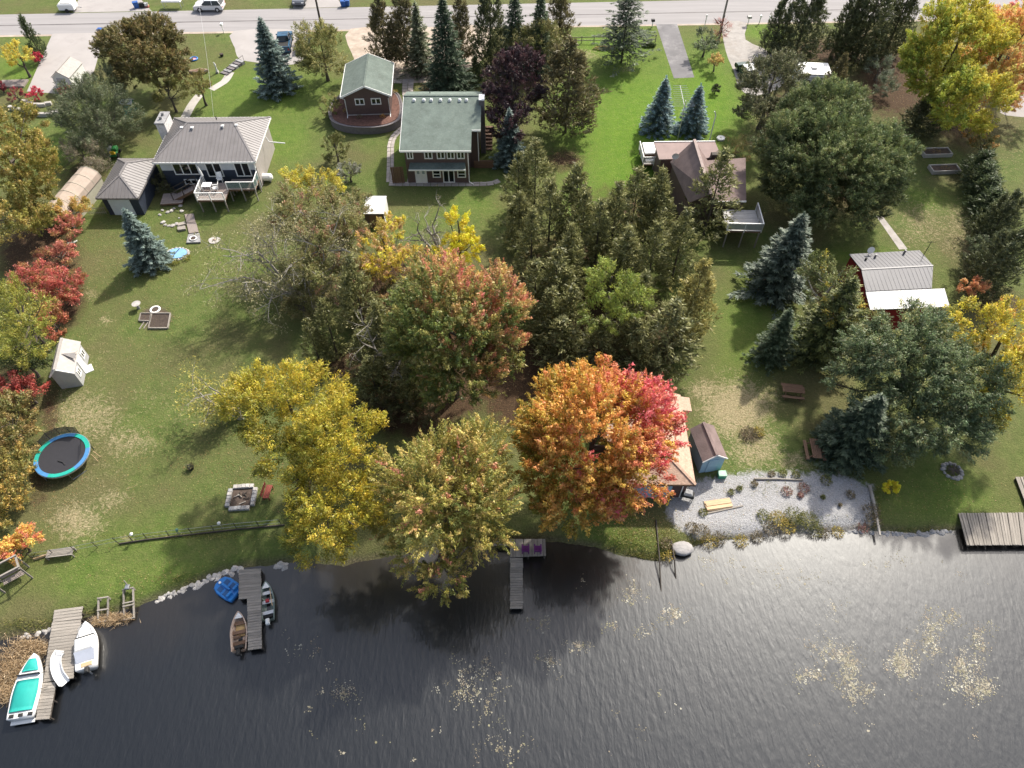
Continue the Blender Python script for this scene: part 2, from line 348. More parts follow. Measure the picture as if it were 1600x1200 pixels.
# ---------------------------------------------------------------- lake
wx = np.concatenate([[-3000, -600, -150], np.arange(-90, 90.1, 1.5), [150, 600, 3000]]); wy = np.concatenate([[-3000, -500, -100, -30], np.arange(-9, 34.1, .75)])
WX, WY = np.meshgrid(wx, wy); WV = np.stack([WX, WY, np.full(WX.shape, WATER_Z)], -1).reshape(-1, 3)
ii = np.arange(WX.size).reshape(WX.shape); WQ = np.stack([ii[:-1, :-1], ii[:-1, 1:], ii[1:, 1:], ii[1:, :-1]], -1).reshape(-1, 4)
w_me = np_mesh('lake_water', WV, WQ); lake = bpy.data.objects.new('lake_water', w_me); COL.objects.link(lake); tag(lake, kind='structure')
a = w_me.attributes.new('shore', 'FLOAT', 'POINT'); a.data.foreach_set('value', shore_dist(WV[:, 0], WV[:, 1]).astype(np.float32))
def water_material():
    m = bpy.data.materials.new('lake_water'); m.use_nodes = True; nt = m.node_tree; N = nt.nodes; L = nt.links
    b = N['Principled BSDF']; b.inputs['IOR'].default_value = 1.42; b.inputs['Roughness'].default_value = .06; b.inputs['Specular IOR Level'].default_value = .5
    b.inputs['Coat Weight'].default_value = .0
    at = N.new('ShaderNodeAttribute'); at.attribute_name = 'shore'
    tc = N.new('ShaderNodeTexCoord')
    nb = N.new('ShaderNodeTexNoise'); nb.inputs['Scale'].default_value = .35; nb.inputs['Detail'].default_value = 5; L.new(tc.outputs['Object'], nb.inputs['Vector'])
    ad = N.new('ShaderNodeMath'); ad.operation = 'MULTIPLY_ADD'; ad.inputs[1].default_value = 5.0; L.new(nb.outputs['Fac'], ad.inputs[0]); L.new(at.outputs['Fac'], ad.inputs[2])
    mr = N.new('ShaderNodeMapRange'); mr.inputs[1].default_value = -2.2; mr.inputs[2].default_value = 2.6; L.new(ad.outputs[0], mr.inputs[0])
    mx = N.new('ShaderNodeMix'); mx.data_type = 'RGBA'; L.new(mr.outputs[0], mx.inputs[0]); mx.inputs[6].default_value = (.0025, .003, .0036, 1); mx.inputs[7].default_value = (.011, .008, .005, 1)
    L.new(mx.outputs[2], b.inputs['Base Color'])
    # wind ripples: crests run down to the right, finer ones on top
    def rip(ang, sx, sy, s):
        mp = N.new('ShaderNodeMapping'); mp.inputs['Rotation'].default_value = (0, 0, ang); mp.inputs['Scale'].default_value = (sx, sy, 1); L.new(tc.outputs['Object'], mp.inputs[0])
        n = N.new('ShaderNodeTexNoise'); n.inputs['Scale'].default_value = s; n.inputs['Detail'].default_value = 3; n.inputs['Roughness'].default_value = .5; n.inputs['Distortion'].default_value = .35
        L.new(mp.outputs[0], n.inputs['Vector']); return n.outputs['Fac']
    r1 = rip(R(118), 1, .3, 2.7); r2 = rip(R(138), 1, .35, 4.2); r3 = rip(R(160), 1, .4, 3.4)
    s1 = N.new('ShaderNodeMath'); s1.operation = 'MULTIPLY_ADD'; s1.inputs[1].default_value = .5; L.new(r2, s1.inputs[0]); L.new(r1, s1.inputs[2])
    s2 = N.new('ShaderNodeMath'); s2.operation = 'MULTIPLY_ADD'; s2.inputs[1].default_value = .45; L.new(r3, s2.inputs[0]); L.new(s1.outputs[0], s2.inputs[2])
    # calmer in the lee of the shore trees
    cm = N.new('ShaderNodeMapRange'); cm.inputs[1].default_value = -9; cm.inputs[2].default_value = -1; cm.inputs[3].default_value = 1; cm.inputs[4].default_value = .3; L.new(at.outputs['Fac'], cm.inputs[0])
    bp = N.new('ShaderNodeBump'); bp.inputs['Distance'].default_value = .024; L.new(cm.outputs[0], bp.inputs['Strength']); L.new(s2.outputs[0], bp.inputs['Height']); L.new(bp.outputs[0], b.inputs['Normal'])
    # waves too small to see one by one: a second, rougher gloss
    g = N.new('ShaderNodeBsdfGlossy'); g.inputs['Roughness'].default_value = .36; b2 = N.new('ShaderNodeBump'); b2.inputs['Distance'].default_value = .024; L.new(cm.outputs[0], b2.inputs['Strength']); L.new(s2.outputs[0], b2.inputs['Height']); L.new(b2.outputs[0], g.inputs['Normal']); g.inputs[0].default_value = (.94, .975, 1, 1)
    ms = N.new('ShaderNodeMixShader'); ms.inputs[0].default_value = .05; out = [n for n in N if n.type == 'OUTPUT_MATERIAL'][0]
    L.new(b.outputs[0], ms.inputs[1]); L.new(g.outputs[0], ms.inputs[2]); L.new(ms.outputs[0], out.inputs['Surface'])
    return m
w_me.materials.append(water_material())

# ---------------------------------------------------------------- road, drives, paths
def sheet(name, px, z, m, world=None):
    pts = [P(u, v, 0) for u, v in px]
    me = bpy.data.meshes.new(name); me.from_pydata([(p.x, p.y, z) for p in pts], [], [tuple(range(len(pts)))]); me.materials.append(m)
    if me.polygons[0].normal.z < 0: me.flip_normals()
    o = bpy.data.objects.new(name, me); COL.objects.link(o); return tag(o, kind='structure')
def curve_px(pts, n=8):
    """smooth open curve through points"""
    out = []
    for i in range(len(pts) - 1):
        p0 = np.array(pts[max(i - 1, 0)], float); p1 = np.array(pts[i], float); p2 = np.array(pts[i + 1], float); p3 = np.array(pts[min(i + 2, len(pts) - 1)], float)
        for k in range(n):
            t = k / n; out.append(.5 * (2 * p1 + (p2 - p0) * t + (2 * p0 - 5 * p1 + 4 * p2 - p3) * t * t + (3 * p1 - p0 - 3 * p2 + p3) * t ** 3))
    out.append(np.array(pts[-1], float)); return out
def closed_px(pts, n=4):
    out = []
    N_ = len(pts)
    for i in range(N_):
        p0, p1, p2, p3 = [np.array(pts[(i + k) % N_], float) for k in (-1, 0, 1, 2)]
        for k in range(n):
            t = k / n; out.append(tuple(.5 * (2 * p1 + (p2 - p0) * t + (2 * p0 - 5 * p1 + 4 * p2 - p3) * t * t + (3 * p1 - p0 - 3 * p2 + p3) * t ** 3)))
    return out
def strip(name, px, width, z, m):
    pts = [P(u, v, 0) for u, v in curve_px(px)]; vs = []
    for i, p in enumerate(pts):
        d = (pts[min(i + 1, len(pts) - 1)] - pts[max(i - 1, 0)]).normalized(); n = Vector((-d.y, d.x, 0)) * width / 2
        vs += [(p.x + n.x, p.y + n.y, z), (p.x - n.x, p.y - n.y, z)]
    me = bpy.data.meshes.new(name); me.from_pydata(vs, [], [(2 * i, 2 * i + 1, 2 * i + 3, 2 * i + 2) for i in range(len(pts) - 1)]); me.materials.append(m)
    if me.polygons[0].normal.z < 0: me.flip_normals()
    o = bpy.data.objects.new(name, me); COL.objects.link(o); return tag(o, kind='structure')
M_ROAD = mat('worn_asphalt', (.29, .277, .277), .9, .16, .9, bump=.2, bscale=30, stretch=(.06, 1, 1), dirt=((.215, .205, .205), 1.2, .6))
M_PAD = mat('pale_paving', (.315, .295, .285), .9, .14, .6, bump=.1, dirt=((.235, .22, .21), .3, .6))
M_TANGRAVEL = mat('tan_gravel', (.36, .30, .245), .95, .28, 1.0, bump=.5, bscale=14, dirt=((.2, .15, .1), .35, .7))
M_GREYGRAVEL = mat('grey_gravel', (.34, .32, .30), .95, .25, 1.2, bump=.5, bscale=14, dirt=((.24, .2, .16), .4, .6))
M_BLACKTOP = mat('patched_blacktop', (.17, .165, .17), .9, .25, .5, bump=.2, dirt=((.30, .29, .29), .45, .8))
M_LINE = mat('crack_seal', (.14, .13, .13), .8, .3, .6)
sheet('road', [(-900, 41.5), (2500, -29), (2500, 14), (-900, 70)], .004, M_ROAD)
sheet('road_crack', [(-900, 56), (2500, -7.4), (2500, -6.2), (-900, 57.6)], .008, M_LINE)
sheet('road_shoulder', [(-900, 70), (2500, 14), (2500, 15.6), (-900, 73)], .006, M_TANGRAVEL)
sheet('driveway', [(82, 52.5), (164, 51), (147, 112), (114, 148), (42, 143)], .010, M_PAD)
sheet('driveway', closed_px([(366, 48.5), (468, 46.8), (482, 62), (478, 82), (466, 99), (430, 101), (396, 97), (374, 92), (367, 75)], 3), .010, M_PAD)
sheet('driveway', closed_px([(548, 45), (660, 43), (762, 41.5), (760, 80), (742, 104), (700, 122), (640, 130), (575, 118), (550, 84)], 3), .010, M_TANGRAVEL)
sheet('driveway', [(1025, 38.2), (1058, 37.7), (1085, 121), (1053, 122.5)], .010, M_BLACKTOP)
sheet('driveway', closed_px([(1130, 37), (1166, 36), (1165, 62), (1205, 84), (1225, 130), (1180, 150), (1156, 138), (1146, 110), (1134, 80)], 3), .010, M_GREYGRAVEL)
sheet('driveway', [(114, 19.6), (128, -14), (208, -14), (237, 17.2)], .010, M_PAD)
sheet('driveway', [(458, 12.6), (466, -14), (520, -14), (536, 11.2)], .010, M_PAD)
sheet('driveway', closed_px([(1562, 176), (1590, 150), (1680, 120), (1700, 190), (1610, 184)], 3), .010, M_PAD)
sheet('driveway', [(1318, 36), (1352, -12), (1400, -13), (1378, 31)], .010, M_PAD)
sheet('footpath', [(1369, 338), (1379, 338), (1418, 389), (1405, 390)], .010, M_GREYGRAVEL)
strip('footpath', [(360, 113), (352, 126), (342, 133), (330, 140)], 1.1, .010, M_CONC)
strip('footpath', [(312, 148), (301, 162), (293, 176), (284, 194)], 1.15, .010, M_CONC)
# ---------------------------------------------------------------- buildings
def frame_of(fl, fr, bl, z):
    A, B, C_ = P(*fl, z), P(*fr, z), P(*bl, z); ex = (B - A).normalized(); ey = Vector((-ex.y, ex.x, 0))
    return A, math.atan2(ex.y, ex.x), (B - A).length, (C_ - A).dot(ey)
def window(root, x0, x1, z0, z1, at, n=1, face='front', m=None, rail=None, name='window', glass=None, fw=.12):
    """frame with its pane, set 4 cm proud of a wall"""
    m = m or M_TRIM
    def pt(a, o, z): return {'front': (a, at - o, z), 'right': (at + o, a, z), 'left': (at - o, a, z), 'back': (a, at + o, z)}[face]
    def bx(mb, a0, a1, o0, o1, z0_, z1_):
        p = pt(a0, o0, z0_); q = pt(a1, o1, z1_)
        mb.box(min(p[0], q[0]), max(p[0], q[0]), min(p[1], q[1]), max(p[1], q[1]), z0_, z1_)
    f = MB()
    bx(f, x0, x1, -.02, .05, z0, z0 + fw); bx(f, x0, x1, -.02, .05, z1 - fw, z1)
    for i in range(n + 1):
        c = x0 + (x1 - x0 - fw) * i / n; bx(f, c, c + fw, -.02, .048, z0 + fw + .001, z1 - fw - .001)
    if rail: bx(f, x0 + fw, x1 - fw, -.02, .046, z0 + rail, z0 + rail + fw * .8)
    fo = f.build(name, m, root)
    g = MB(); bx(g, x0 + fw * .5, x1 - fw * .5, -.03, .012, z0 + fw * .5, z1 - fw * .5); g.build('pane', glass or M_GLASS, fo)
    return fo
def hip_faces(w, d, z, rise, ins=None, rf=.5):
    """eave rectangle w x d at height z; ridge along x (or y when deeper)"""
    e = [Vector((0, 0, z)), Vector((w, 0, z)), Vector((w, d, z)), Vector((0, d, z))]
    if w >= d:
        i = ins if ins is not None else d * .5; a = Vector((i, d * rf, z + rise)); b = Vector((w - i, d * rf, z + rise))
        return [[e[0], e[1], b, a], [e[1], e[2], b], [e[2], e[3], a, b], [e[3], e[0], a]], (a, b)
    i = ins if ins is not None else w * .5; a = Vector((w * .5, i, z + rise)); b = Vector((w * .5, d - i, z + rise))
    return [[e[0], e[1], a], [e[1], e[2], b, a], [e[2], e[3], b], [e[3], e[0], a, b]], (a, b)
def gable_faces(w, d, z, rise, axis='y', rf=.5):
    e = [Vector((0, 0, z)), Vector((w, 0, z)), Vector((w, d, z)), Vector((0, d, z))]
    if axis == 'y':
        a = Vector((w * rf, 0, z + rise)); b = Vector((w * rf, d, z + rise)); return [[e[1], e[2], b, a], [e[3], e[0], a, b]], (a, b)
    a = Vector((0, d * rf, z + rise)); b = Vector((w, d * rf, z + rise)); return [[e[0], e[1], b, a], [e[2], e[3], a, b]], (a, b)
def roof_of(root, faces, m, t=.12, ribs=None, ribm=None, name='roof', cap=None, capm=None, ribh=.04):
    mb = MB()
    for f in faces: mb.slab(f, t)
    ro = mb.build(name, m, root)
    if ribs:
        r = MB()
        for f in faces: r.ribs(f, f[1] - f[0], ribs, .045, ribh)
        tag(r.build('roof_seams', ribm or m, ro), kind='stuff')
    if cap:
        r = MB()
        for a, b in cap: r.bar(a, b, .22, .07)
        r.build('ridge_cap', capm or m, ro)
    return ro
def fascia_of(root, pts, m=None, w=.06, h=.2, closed=True):
    mb = MB(); n = len(pts)
    for i in range(n if closed else n - 1):
        a, b = Vector(pts[i]), Vector(pts[(i + 1) % n]); mb.bar(a - Vector((0, 0, .1)), b - Vector((0, 0, .1)), w, h)
    return mb.build('fascia', m or M_TRIM, root)
def gable_wall(root, w, d, ov, z, rise, m, axis='y', rf=.5, name='wall', z0=0):
    """four walls with gable ends, inset ov under the roof"""
    mb = MB(); s = rise / (w * rf if axis == 'y' else d * rf)
    if axis == 'y':
        zs = z + s * ov - .13; top = z + rise - .13
        pr = [(ov, z0), (w - ov, z0), (w - ov, zs), (w * rf, top), (ov, zs)]
        vs = [(x, ov, q) for x, q in pr] + [(x, d - ov, q) for x, q in pr]
    else:
        zs = z + s * ov - .13; top = z + rise - .13; zb = z + rise / (d * (1 - rf)) * ov - .13
        pr = [(ov, z0), (d - ov, z0), (d - ov, zb), (d * rf, top), (ov, zs)]
        vs = [(ov, y, q) for y, q in pr] + [(w - ov, y, q) for y, q in pr]
    n = 5; mb.add(vs, [tuple(range(n)), tuple(range(n, 2 * n))[::-1]] + [((i + 1) % n, i, n + i, n + (i + 1) % n) for i in range(n)])
    return mb.build(name, m, root)
def vent(ro, x, y, z, name='roof_vent', m=None, s=.16):
    mb = MB(); mb.box(x - s * .6, x + s * .6, y - s * .6, y + s * .6, z - .15, z + .14); mb.bbox(x - s, x + s, y - s, y + s, z + .14, z + .24, .04); return mb.build(name, m or M_WHITE, ro)
def lap_wall(name, base, gap):
    """siding with its boards as fine relief"""
    if name in MATS: return MATS[name]
    m = mat(name, base, .65, .1, 2.0, bump=0); nt = m.node_tree; N = nt.nodes; L = nt.links
    tc = N.new('ShaderNodeTexCoord'); sx = N.new('ShaderNodeSeparateXYZ'); L.new(tc.outputs['Object'], sx.inputs[0])
    q = N.new('ShaderNodeMath'); q.operation = 'MULTIPLY'; q.inputs[1].default_value = 1 / gap; L.new(sx.outputs['Z'], q.inputs[0]); fr = N.new('ShaderNodeMath'); fr.operation = 'FRACT'; L.new(q.outputs[0], fr.inputs[0])
    bp = N.new('ShaderNodeBump'); bp.inputs['Strength'].default_value = .7; bp.inputs['Distance'].default_value = .03; L.new(fr.outputs[0], bp.inputs['Height']); L.new(bp.outputs[0], N['Principled BSDF'].inputs['Normal']); return m
M_ROOFTAN = mat('taupe_metal_roof', (.19, .178, .175), .5, .12, .8, spec=.4, dirt=((.14, .13, .125), .6, .5))
M_SIDEWHITE = lap_wall('white_siding', (.62, .65, .68), .16); M_SIDENAVY = lap_wall('navy_siding', (.035, .045, .07), .16)
M_SIDETAN = lap_wall('beige_siding', (.42, .38, .36), .16); M_BROWN = lap_wall('brown_siding', (.125, .085, .078), .16)
M_SHGREEN = mat('green_shingles', (.112, .142, .124), .9, .28, .9, bump=.5, bscale=14, dirt=((.24, .27, .235), 5, .4))
M_SHBROWN = mat('brown_shingles', (.19, .14, .13), .9, .3, 1.0, bump=.5, bscale=14, dirt=((.21, .16, .15), 5, .4))
M_SHTAN = mat('tan_shingles', (.42, .29, .215), .9, .25, 5.0, bump=.6, bscale=9, dirt=((.24, .15, .11), 3, .5))
M_SHGREY = mat('grey_shingles', (.36, .335, .315), .9, .15, 3.0, bump=.4, bscale=12)
M_BLUEWALL = lap_wall('pale_blue_siding', (.30, .46, .58), .16); M_RED = lap_wall('red_barn_boards', (.26, .018, .022), .25)
M_GREYROOF = mat('grey_ribbed_metal', (.145, .145, .155), .5, .12, .8, spec=.4, dirt=((.13, .125, .12), .8, .5)); M_WHITEROOF = mat('white_ribbed_metal', (.56, .56, .56), .5, .08, .8, dirt=((.4, .39, .37), 1.0, .5))
M_CREAM = mat('cream_sheet', (.52, .50, .40), .6, .12, 1.0)
M_BRICK = mat('dark_block', (.16, .145, .15), .9, .25, 3.0, bump=.5); M_MULCH = mat('red_brown_mulch', (.145, .075, .058), .95, .5, 3.5, bump=1.0, bscale=14)
M_DECK = mat('grey_deck_boards', (.25, .21, .19), .85, .2, 2.0, stretch=(6, 1, 6))
M_CHIM = mat('pale_chimney_stone', (.55, .54, .53), .85, .35, 4.0, bump=.6, bscale=6)

# --- bungalow with the hip roof
ZE = 3.9
A, yaw, w, d = frame_of((237.5, 254), (398.5, 252.5), (260, 184), ZE)
bung = thing('bungalow', 'long white and navy bungalow with taupe hip roof and pale chimney at its left end', 'house', (A.x, A.y, 0), yaw)
faces, (ra, rb) = hip_faces(w, d, ZE, 1.55, w * .27, rf=.60)
roof = roof_of(bung, faces, M_ROOFTAN, .1, ribs=.42, cap=[(ra, rb), (faces[0][0], ra), (faces[0][1], rb), (faces[2][0], rb), (faces[2][1], ra)])
fascia_of(bung, [(0, -.03, ZE), (w, -.03, ZE), (w, d, ZE), (0, d, ZE)])
o = .45
MB().box(o, w - o, o, d - o, 2.55, ZE - .12).build('upper_wall', M_SIDEWHITE, bung); MB().box(o, w - o - .005, o + .005, d - o, 0, 2.55).build('lower_wall', M_SIDENAVY, bung)
MB().box(w - o + .002, w - o + .03, o + .4, d - o, 0.0, ZE - .12).build('side_wall', M_SIDETAN, bung)
window(bung, 1.75, 4.5, 2.0, 3.75, o, 3); window(bung, 5.35, 7.1, 1.7, 3.75, o, 2, name='patio_door'); window(bung, 8.5, 10.2, 1.7, 3.75, o, 2, name='patio_door')
window(bung, 2.4, 3.9, .7, 1.4, o, 2, name='basement_window')
M_NAVYP = M_SIDENAVY
MB().box(4.7, 5.3, o - .03, o, 1.7, 2.55).build('dark_panel', M_SIDENAVY, bung); MB().box(7.2, 8.4, o - .03, o, 1.75, 2.55).build('dark_panel', M_SIDENAVY, bung)
for fx, fy in ((.33, .50), (.22, .52), (.63, .52), (.76, .55)):
    yy = fy * d; vent(roof, fx * w, yy, ZE + 1.55 * min(1, yy / (.6 * d)) * (1 if .27 < fx < .73 else .9))
MB().cyl(w * .5, d * .8, ZE + .6, ZE + 1.2, .06, 8).build('vent_pipe', M_BLACK, roof)
ch = MB(); ch.bbox(-.75, .25, d * .62, d * .86, 0, ZE + 1.3, .05); chim = ch.build('chimney', M_CHIM, bung)
MB().bbox(-.8, .3, d * .6, d * .88, ZE + 1.3, ZE + 1.45, .04).build('chimney_cap', M_GREYSTONE, chim)
MB().cyl(-.25, d * .70, ZE + 1.44, ZE + 1.75, .16, 8).build('flue', M_GREYSTONE, chim); MB().cyl(-.25, d * .79, ZE + 1.44, ZE + 1.75, .16, 8).build('flue', M_GREYSTONE, chim)
MB().tube([(w - .05, d * .6, ZE - .3), (w + .25, d * .6, ZE - 1.0), (w + 2.0, d * .6, ZE - 1.2)], .06, 6).build('downspout', M_TRIM, bung)
MB().tube([(w - .1, .05, ZE - .2), (w - .4, .4, ZE - .5), (w - .4, .4, .1)], .05, 6).build('downspout', M_TRIM, bung)
# --- its deck: boards, posts, rails, stairs
dz = 1.65
def deck(root, x0, x1, y0, y1, z, rails, m=M_DECK, step=.28, postm=None, railm=None, posts=True, glassm=None):
    """boards run across, one object each; rails on the named sides"""
    nb = max(1, int((y1 - y0) / step)); st = (y1 - y0) / nb; first = None
    for i in range(nb):
        if first is None:
            mb = MB(); mb.bbox(x0, x1, 0, st - .025, -.045, 0, .01); first = mb.build('board', m, root, loc=(0, y0, z))
        else:
            b = first.copy(); COL.objects.link(b); b.location = (0, y0 + st * i, z)
    fr = MB(); fr.box(x0 + .03, x1 - .03, y0 + .03, y0 + .1, z - .25, z - .05).box(x0 + .03, x1 - .03, y1 - .1, y1 - .03, z - .25, z - .05)
    fr.box(x0 + .03, x0 + .1, y0 + .1, y1 - .1, z - .25, z - .05).box(x1 - .1, x1 - .03, y0 + .1, y1 - .1, z - .25, z - .05); fr.build('joist_frame', M_BROWNWOOD, root)
    if posts:
        for px in (x0 + .12, (x0 + x1) / 2, x1 - .12):
            for py in (y0 + .12, y1 - .16):
                MB().box(px - .06, px + .06, py - .06, py + .06, 0, z - .25).build('post', postm or M_WOOD, root)
    for s in rails:
        a, b = {'front': ((x0, y0), (x1, y0)), 'back': ((x0, y1), (x1, y1)), 'left': ((x0, y0), (x0, y1)), 'right': ((x1, y0), (x1, y1))}[s]
        r = MB(); r.bar((*a, z + .95), (*b, z + .95), .09, .06); L_ = math.dist(a, b); n = max(2, int(L_ / 1.5))
        for i in range(n + 1):
            t = i / n; x = a[0] + (b[0] - a[0]) * t; y = a[1] + (b[1] - a[1]) * t; r.box(x - .04, x + .04, y - .04, y + .04, z - .2, z + .92)
        if glassm is None:
            r.bar((*a, z + .12), (*b, z + .12), .05, .05); k = int(L_ / .16)
            for i in range(k): 
                t = (i + .5) / k; x = a[0] + (b[0] - a[0]) * t; y = a[1] + (b[1] - a[1]) * t; r.box(x - .015, x + .015, y - .015, y + .015, z + .14, z + .93)
        ro = r.build('railing', railm or M_TRIM, root)
        if glassm:
            g = MB(); g.bar((*a, z + .5), (*b, z + .5), .02, .75); g.build('rail_panel', glassm, ro)
dk = thing('timber_deck', 'raised grey timber deck on posts with white rails in front of the bungalow', 'deck', P(305, 320, 0), yaw)
DL = P(308, 313, dz); DR = P(352, 311, dz); wd = (DR - DL).length
dk.location = (DL.x, DL.y, 0)
deck(dk, 0, wd, 0, 3.1, dz, ['left', 'front'])
deck2 = thing('glass_rail_deck', 'upper deck with glass rail panels before the right patio door of the bungalow', 'deck', (0, 0, 0), yaw)
q = P(356, 296, dz); deck2.location = (q.x, q.y, 0); M_RAILGLASS = mat('green_rail_glass', (.12, .2, .2), .1, .1, 1.0, alpha=.55)
deck(deck2, 0, 3.0, 0, 1.9, dz, ['front', 'right'], glassm=M_RAILGLASS)
st = thing('deck_stairs', 'grey timber stairs going down left from the bungalow deck to a low platform', 'stairs', (0, 0, 0), 0)
a = P(306, 291, dz); b = P(273, 308, .3)
dv = (b - a); dv.z = 0; Ls = dv.length; st.location = (a.x, a.y, 0); st.rotation_euler[2] = math.atan2(dv.y, dv.x)
for i in range(8):
    MB().bbox(Ls * i / 8, Ls * i / 8 + Ls / 8 + .02, -.55, .55, dz - (i + 1) * (dz - .3) / 8 - .05, dz - (i + 1) * (dz - .3) / 8, .01).build('tread', M_DECK, st)
for s in (-.58, .58):
    MB().bar((0, s, dz - .15), (Ls, s, .15), .05, .28).build('stringer', M_BROWNWOOD, st)
    r = MB(); r.bar((0, s, dz + .9), (Ls, s, 1.2), .07, .09); [r.box(x - .04, x + .04, s - .04, s + .04, dz - (x / Ls) * (dz - .3) - .1, dz - (x / Ls) * (dz - .3) + .88) for x in (0.04, Ls / 2, Ls - .04)]; r.build('handrail', M_DARKWOOD, st)
pl = thing('low_platform', 'low square grey platform at the foot of the bungalow stairs', 'platform', P(252, 323, 0), R(6)); deck(pl, 0, 2.4, 0, 1.9, .35, [], posts=False)
# furniture on the deck
q = P(326, 297, dz); tb = thing('patio_table', 'white patio table standing on the bungalow timber deck', 'table', q, yaw)
MB().bbox(-.5, .5, -.4, .4, .7, .75).build('tabletop', M_WHITE, tb)
for sx in (-.42, .42):
    for sy in (-.32, .32): MB().box(sx - .03, sx + .03, sy - .03, sy + .03, 0, .7).build('leg', M_WHITE, tb)
def patio_chair(loc, rz, label, m, group=None):
    c = thing('patio_chair', label, 'chair', loc, rz, group)
    MB().bbox(-.27, .27, -.25, .27, .38, .43, .02).build('seat', m, c); MB().add([(-.27, .25, .43), (.27, .25, .43), (.27, .42, 1.0), (-.27, .42, 1.0), (-.27, .29, .43), (.27, .29, .43), (.27, .46, 1.0), (-.27, .46, 1.0)], [(0, 1, 2, 3), (5, 4, 7, 6), (1, 5, 6, 2), (4, 0, 3, 7), (3, 2, 6, 7), (0, 4, 5, 1)]).build('backrest', m, c)
    for sx in (-.24, .24):
        MB().box(sx - .03, sx + .03, -.23, -.17, 0, .38).build('leg', m, c); MB().box(sx - .03, sx + .03, .19, .25, 0, .38).build('leg', m, c); MB().bbox(sx - .05, sx + .05, -.28, .3, .60, .64, .01).build('armrest', m, c)
    return c
patio_chair(P(338, 298, dz), R(-80), 'white patio chair right of the white table on the timber deck', M_WHITE)
patio_chair(P(345, 284, dz), R(10), 'white patio chair by the house wall at the back of the timber deck', M_WHITE)
pp = thing('patio_umbrella', 'closed white patio umbrella slanting above the deck table', 'umbrella', P(323, 288, dz)); MB().tube([(0, 0, 0), (-.08, 0, 1.0), (-.2, 0, 2.3)], .025, 6).build('pole', M_WHITE, pp); MB().tube([(-.09, 0, 1.1), (-.15, 0, 1.7), (-.2, 0, 2.25)], [.13, .1, .03], 8).build('canopy', M_WHITE, pp)

# --- detached garage left of the bungalow
ZE = 2.5
A, yaw, w, d = frame_of((149, 309.5), (215, 309.5), (169.5, 247.5), ZE)
gar = thing('detached_garage', 'small navy garage with taupe hip roof and pale door left of the bungalow', 'garage', (A.x, A.y, 0), yaw)
faces, (ra, rb) = hip_faces(w, d, ZE, 1.15, w * .55)
roof = roof_of(gar, faces, M_ROOFTAN, .1, ribs=.42, cap=[(ra, rb), (faces[0][0], ra), (faces[0][1], ra), (faces[2][0], rb), (faces[2][1], rb)])
fascia_of(gar, [(0, 0, ZE), (w, 0, ZE), (w, d, ZE), (0, d, ZE)], M_ROOFTAN)
MB().box(.35, w - .35, .35, d - .35, 0, ZE - .11).build('wall', M_SIDENAVY, gar)
M_GDOOR = lap_wall('pale_garage_door', (.60, .66, .70), .5); MB().bbox(.95, w - 1.25, .29, .36, .03, 2.15, .02).build('garage_door', M_GDOOR, gar)
for i, col in enumerate(((.5, .06, .04), (.55, .3, .1))):
    q = P(222 + i * 3, 322 - i * 8, 0); c = thing('plastic_kayak' if i == 0 else 'orange_bucket', ['red plastic tub on the grass at the front right corner of the navy garage', 'orange bucket behind the red tub beside the navy garage wall'][i], ['tub', 'bucket'][i], q)
    MB().cyl(0, 0, 0, .45, .38 - .14 * i, 12, .45 - .14 * i).build('body', mat('tub_paint_%s' % 'ab'[i], col, .5), c); MB().cyl(0, 0, .451, .47, .34 - .12 * i, 12).build('contents', M_SOIL, c)

# --- arched storage shed, far left
ZE = 2.1
A, yaw, w, d = frame_of((63, 329), (101, 333), (97, 263), ZE)
sh = thing('storage_shelter', 'tan arched-roof storage shelter with pale side behind the yellow shrub, far left', 'shed', (A.x, A.y, 0), yaw)
M_TARP = mat('tan_tarp', (.35, .285, .235), .75, .12, 1.5, bump=.15, dirt=((.26, .21, .17), .8, .5))
prof = [(0, 1.5), (.06, 2.05), (.25, 2.5), (.5, 2.7), (.75, 2.5), (.94, 2.05), (1, 1.5)]
mb = MB(); n = len(prof); vs = [(p * w, y, z) for y in (0, d) for p, z in prof] + [(p * w * .985 + .01, y, z - .08) for y in (0, d) for p, z in prof]
mb.add(vs, [(i, i + 1, n + i + 1, n + i) for i in range(n - 1)] + [(2 * n + i + 1, 2 * n + i, 3 * n + i, 3 * n + i + 1) for i in range(n - 1)] + [(i + 1, i, 2 * n + i, 2 * n + i + 1) for i in range(n - 1)] + [(n + i, n + i + 1, 3 * n + i + 1, 3 * n + i) for i in range(n - 1)])
mb.build('roof', M_TARP, sh)
MB().box(w - .16, w - .08, .1, d - .1, 0, 1.6).build('side_wall', M_CREAM, sh); MB().box(.08, .16, .1, d - .1, 0, 1.6).build('side_wall', M_TARP, sh)
mb = MB(); pr = [(.16, 0), (w - .16, 0)] + [(p * w, z - .1) for p, z in prof[::-1][1:-1]]; m_ = len(pr)
mb.add([(x, d - .12, z) for x, z in pr] + [(x, d - .05, z) for x, z in pr], [tuple(range(m_)), tuple(range(m_, 2 * m_))[::-1]] + [((i + 1) % m_, i, m_ + i, m_ + (i + 1) % m_) for i in range(m_)]); mb.build('end_wall', M_TARP, sh)
r_ = MB(); [r_.tube([(p * w, y, z + .02) for p, z in prof], .03, 5) for y in np.linspace(.05, d - .05, 6)]; r_.build('hoop', M_CREAM, sh)

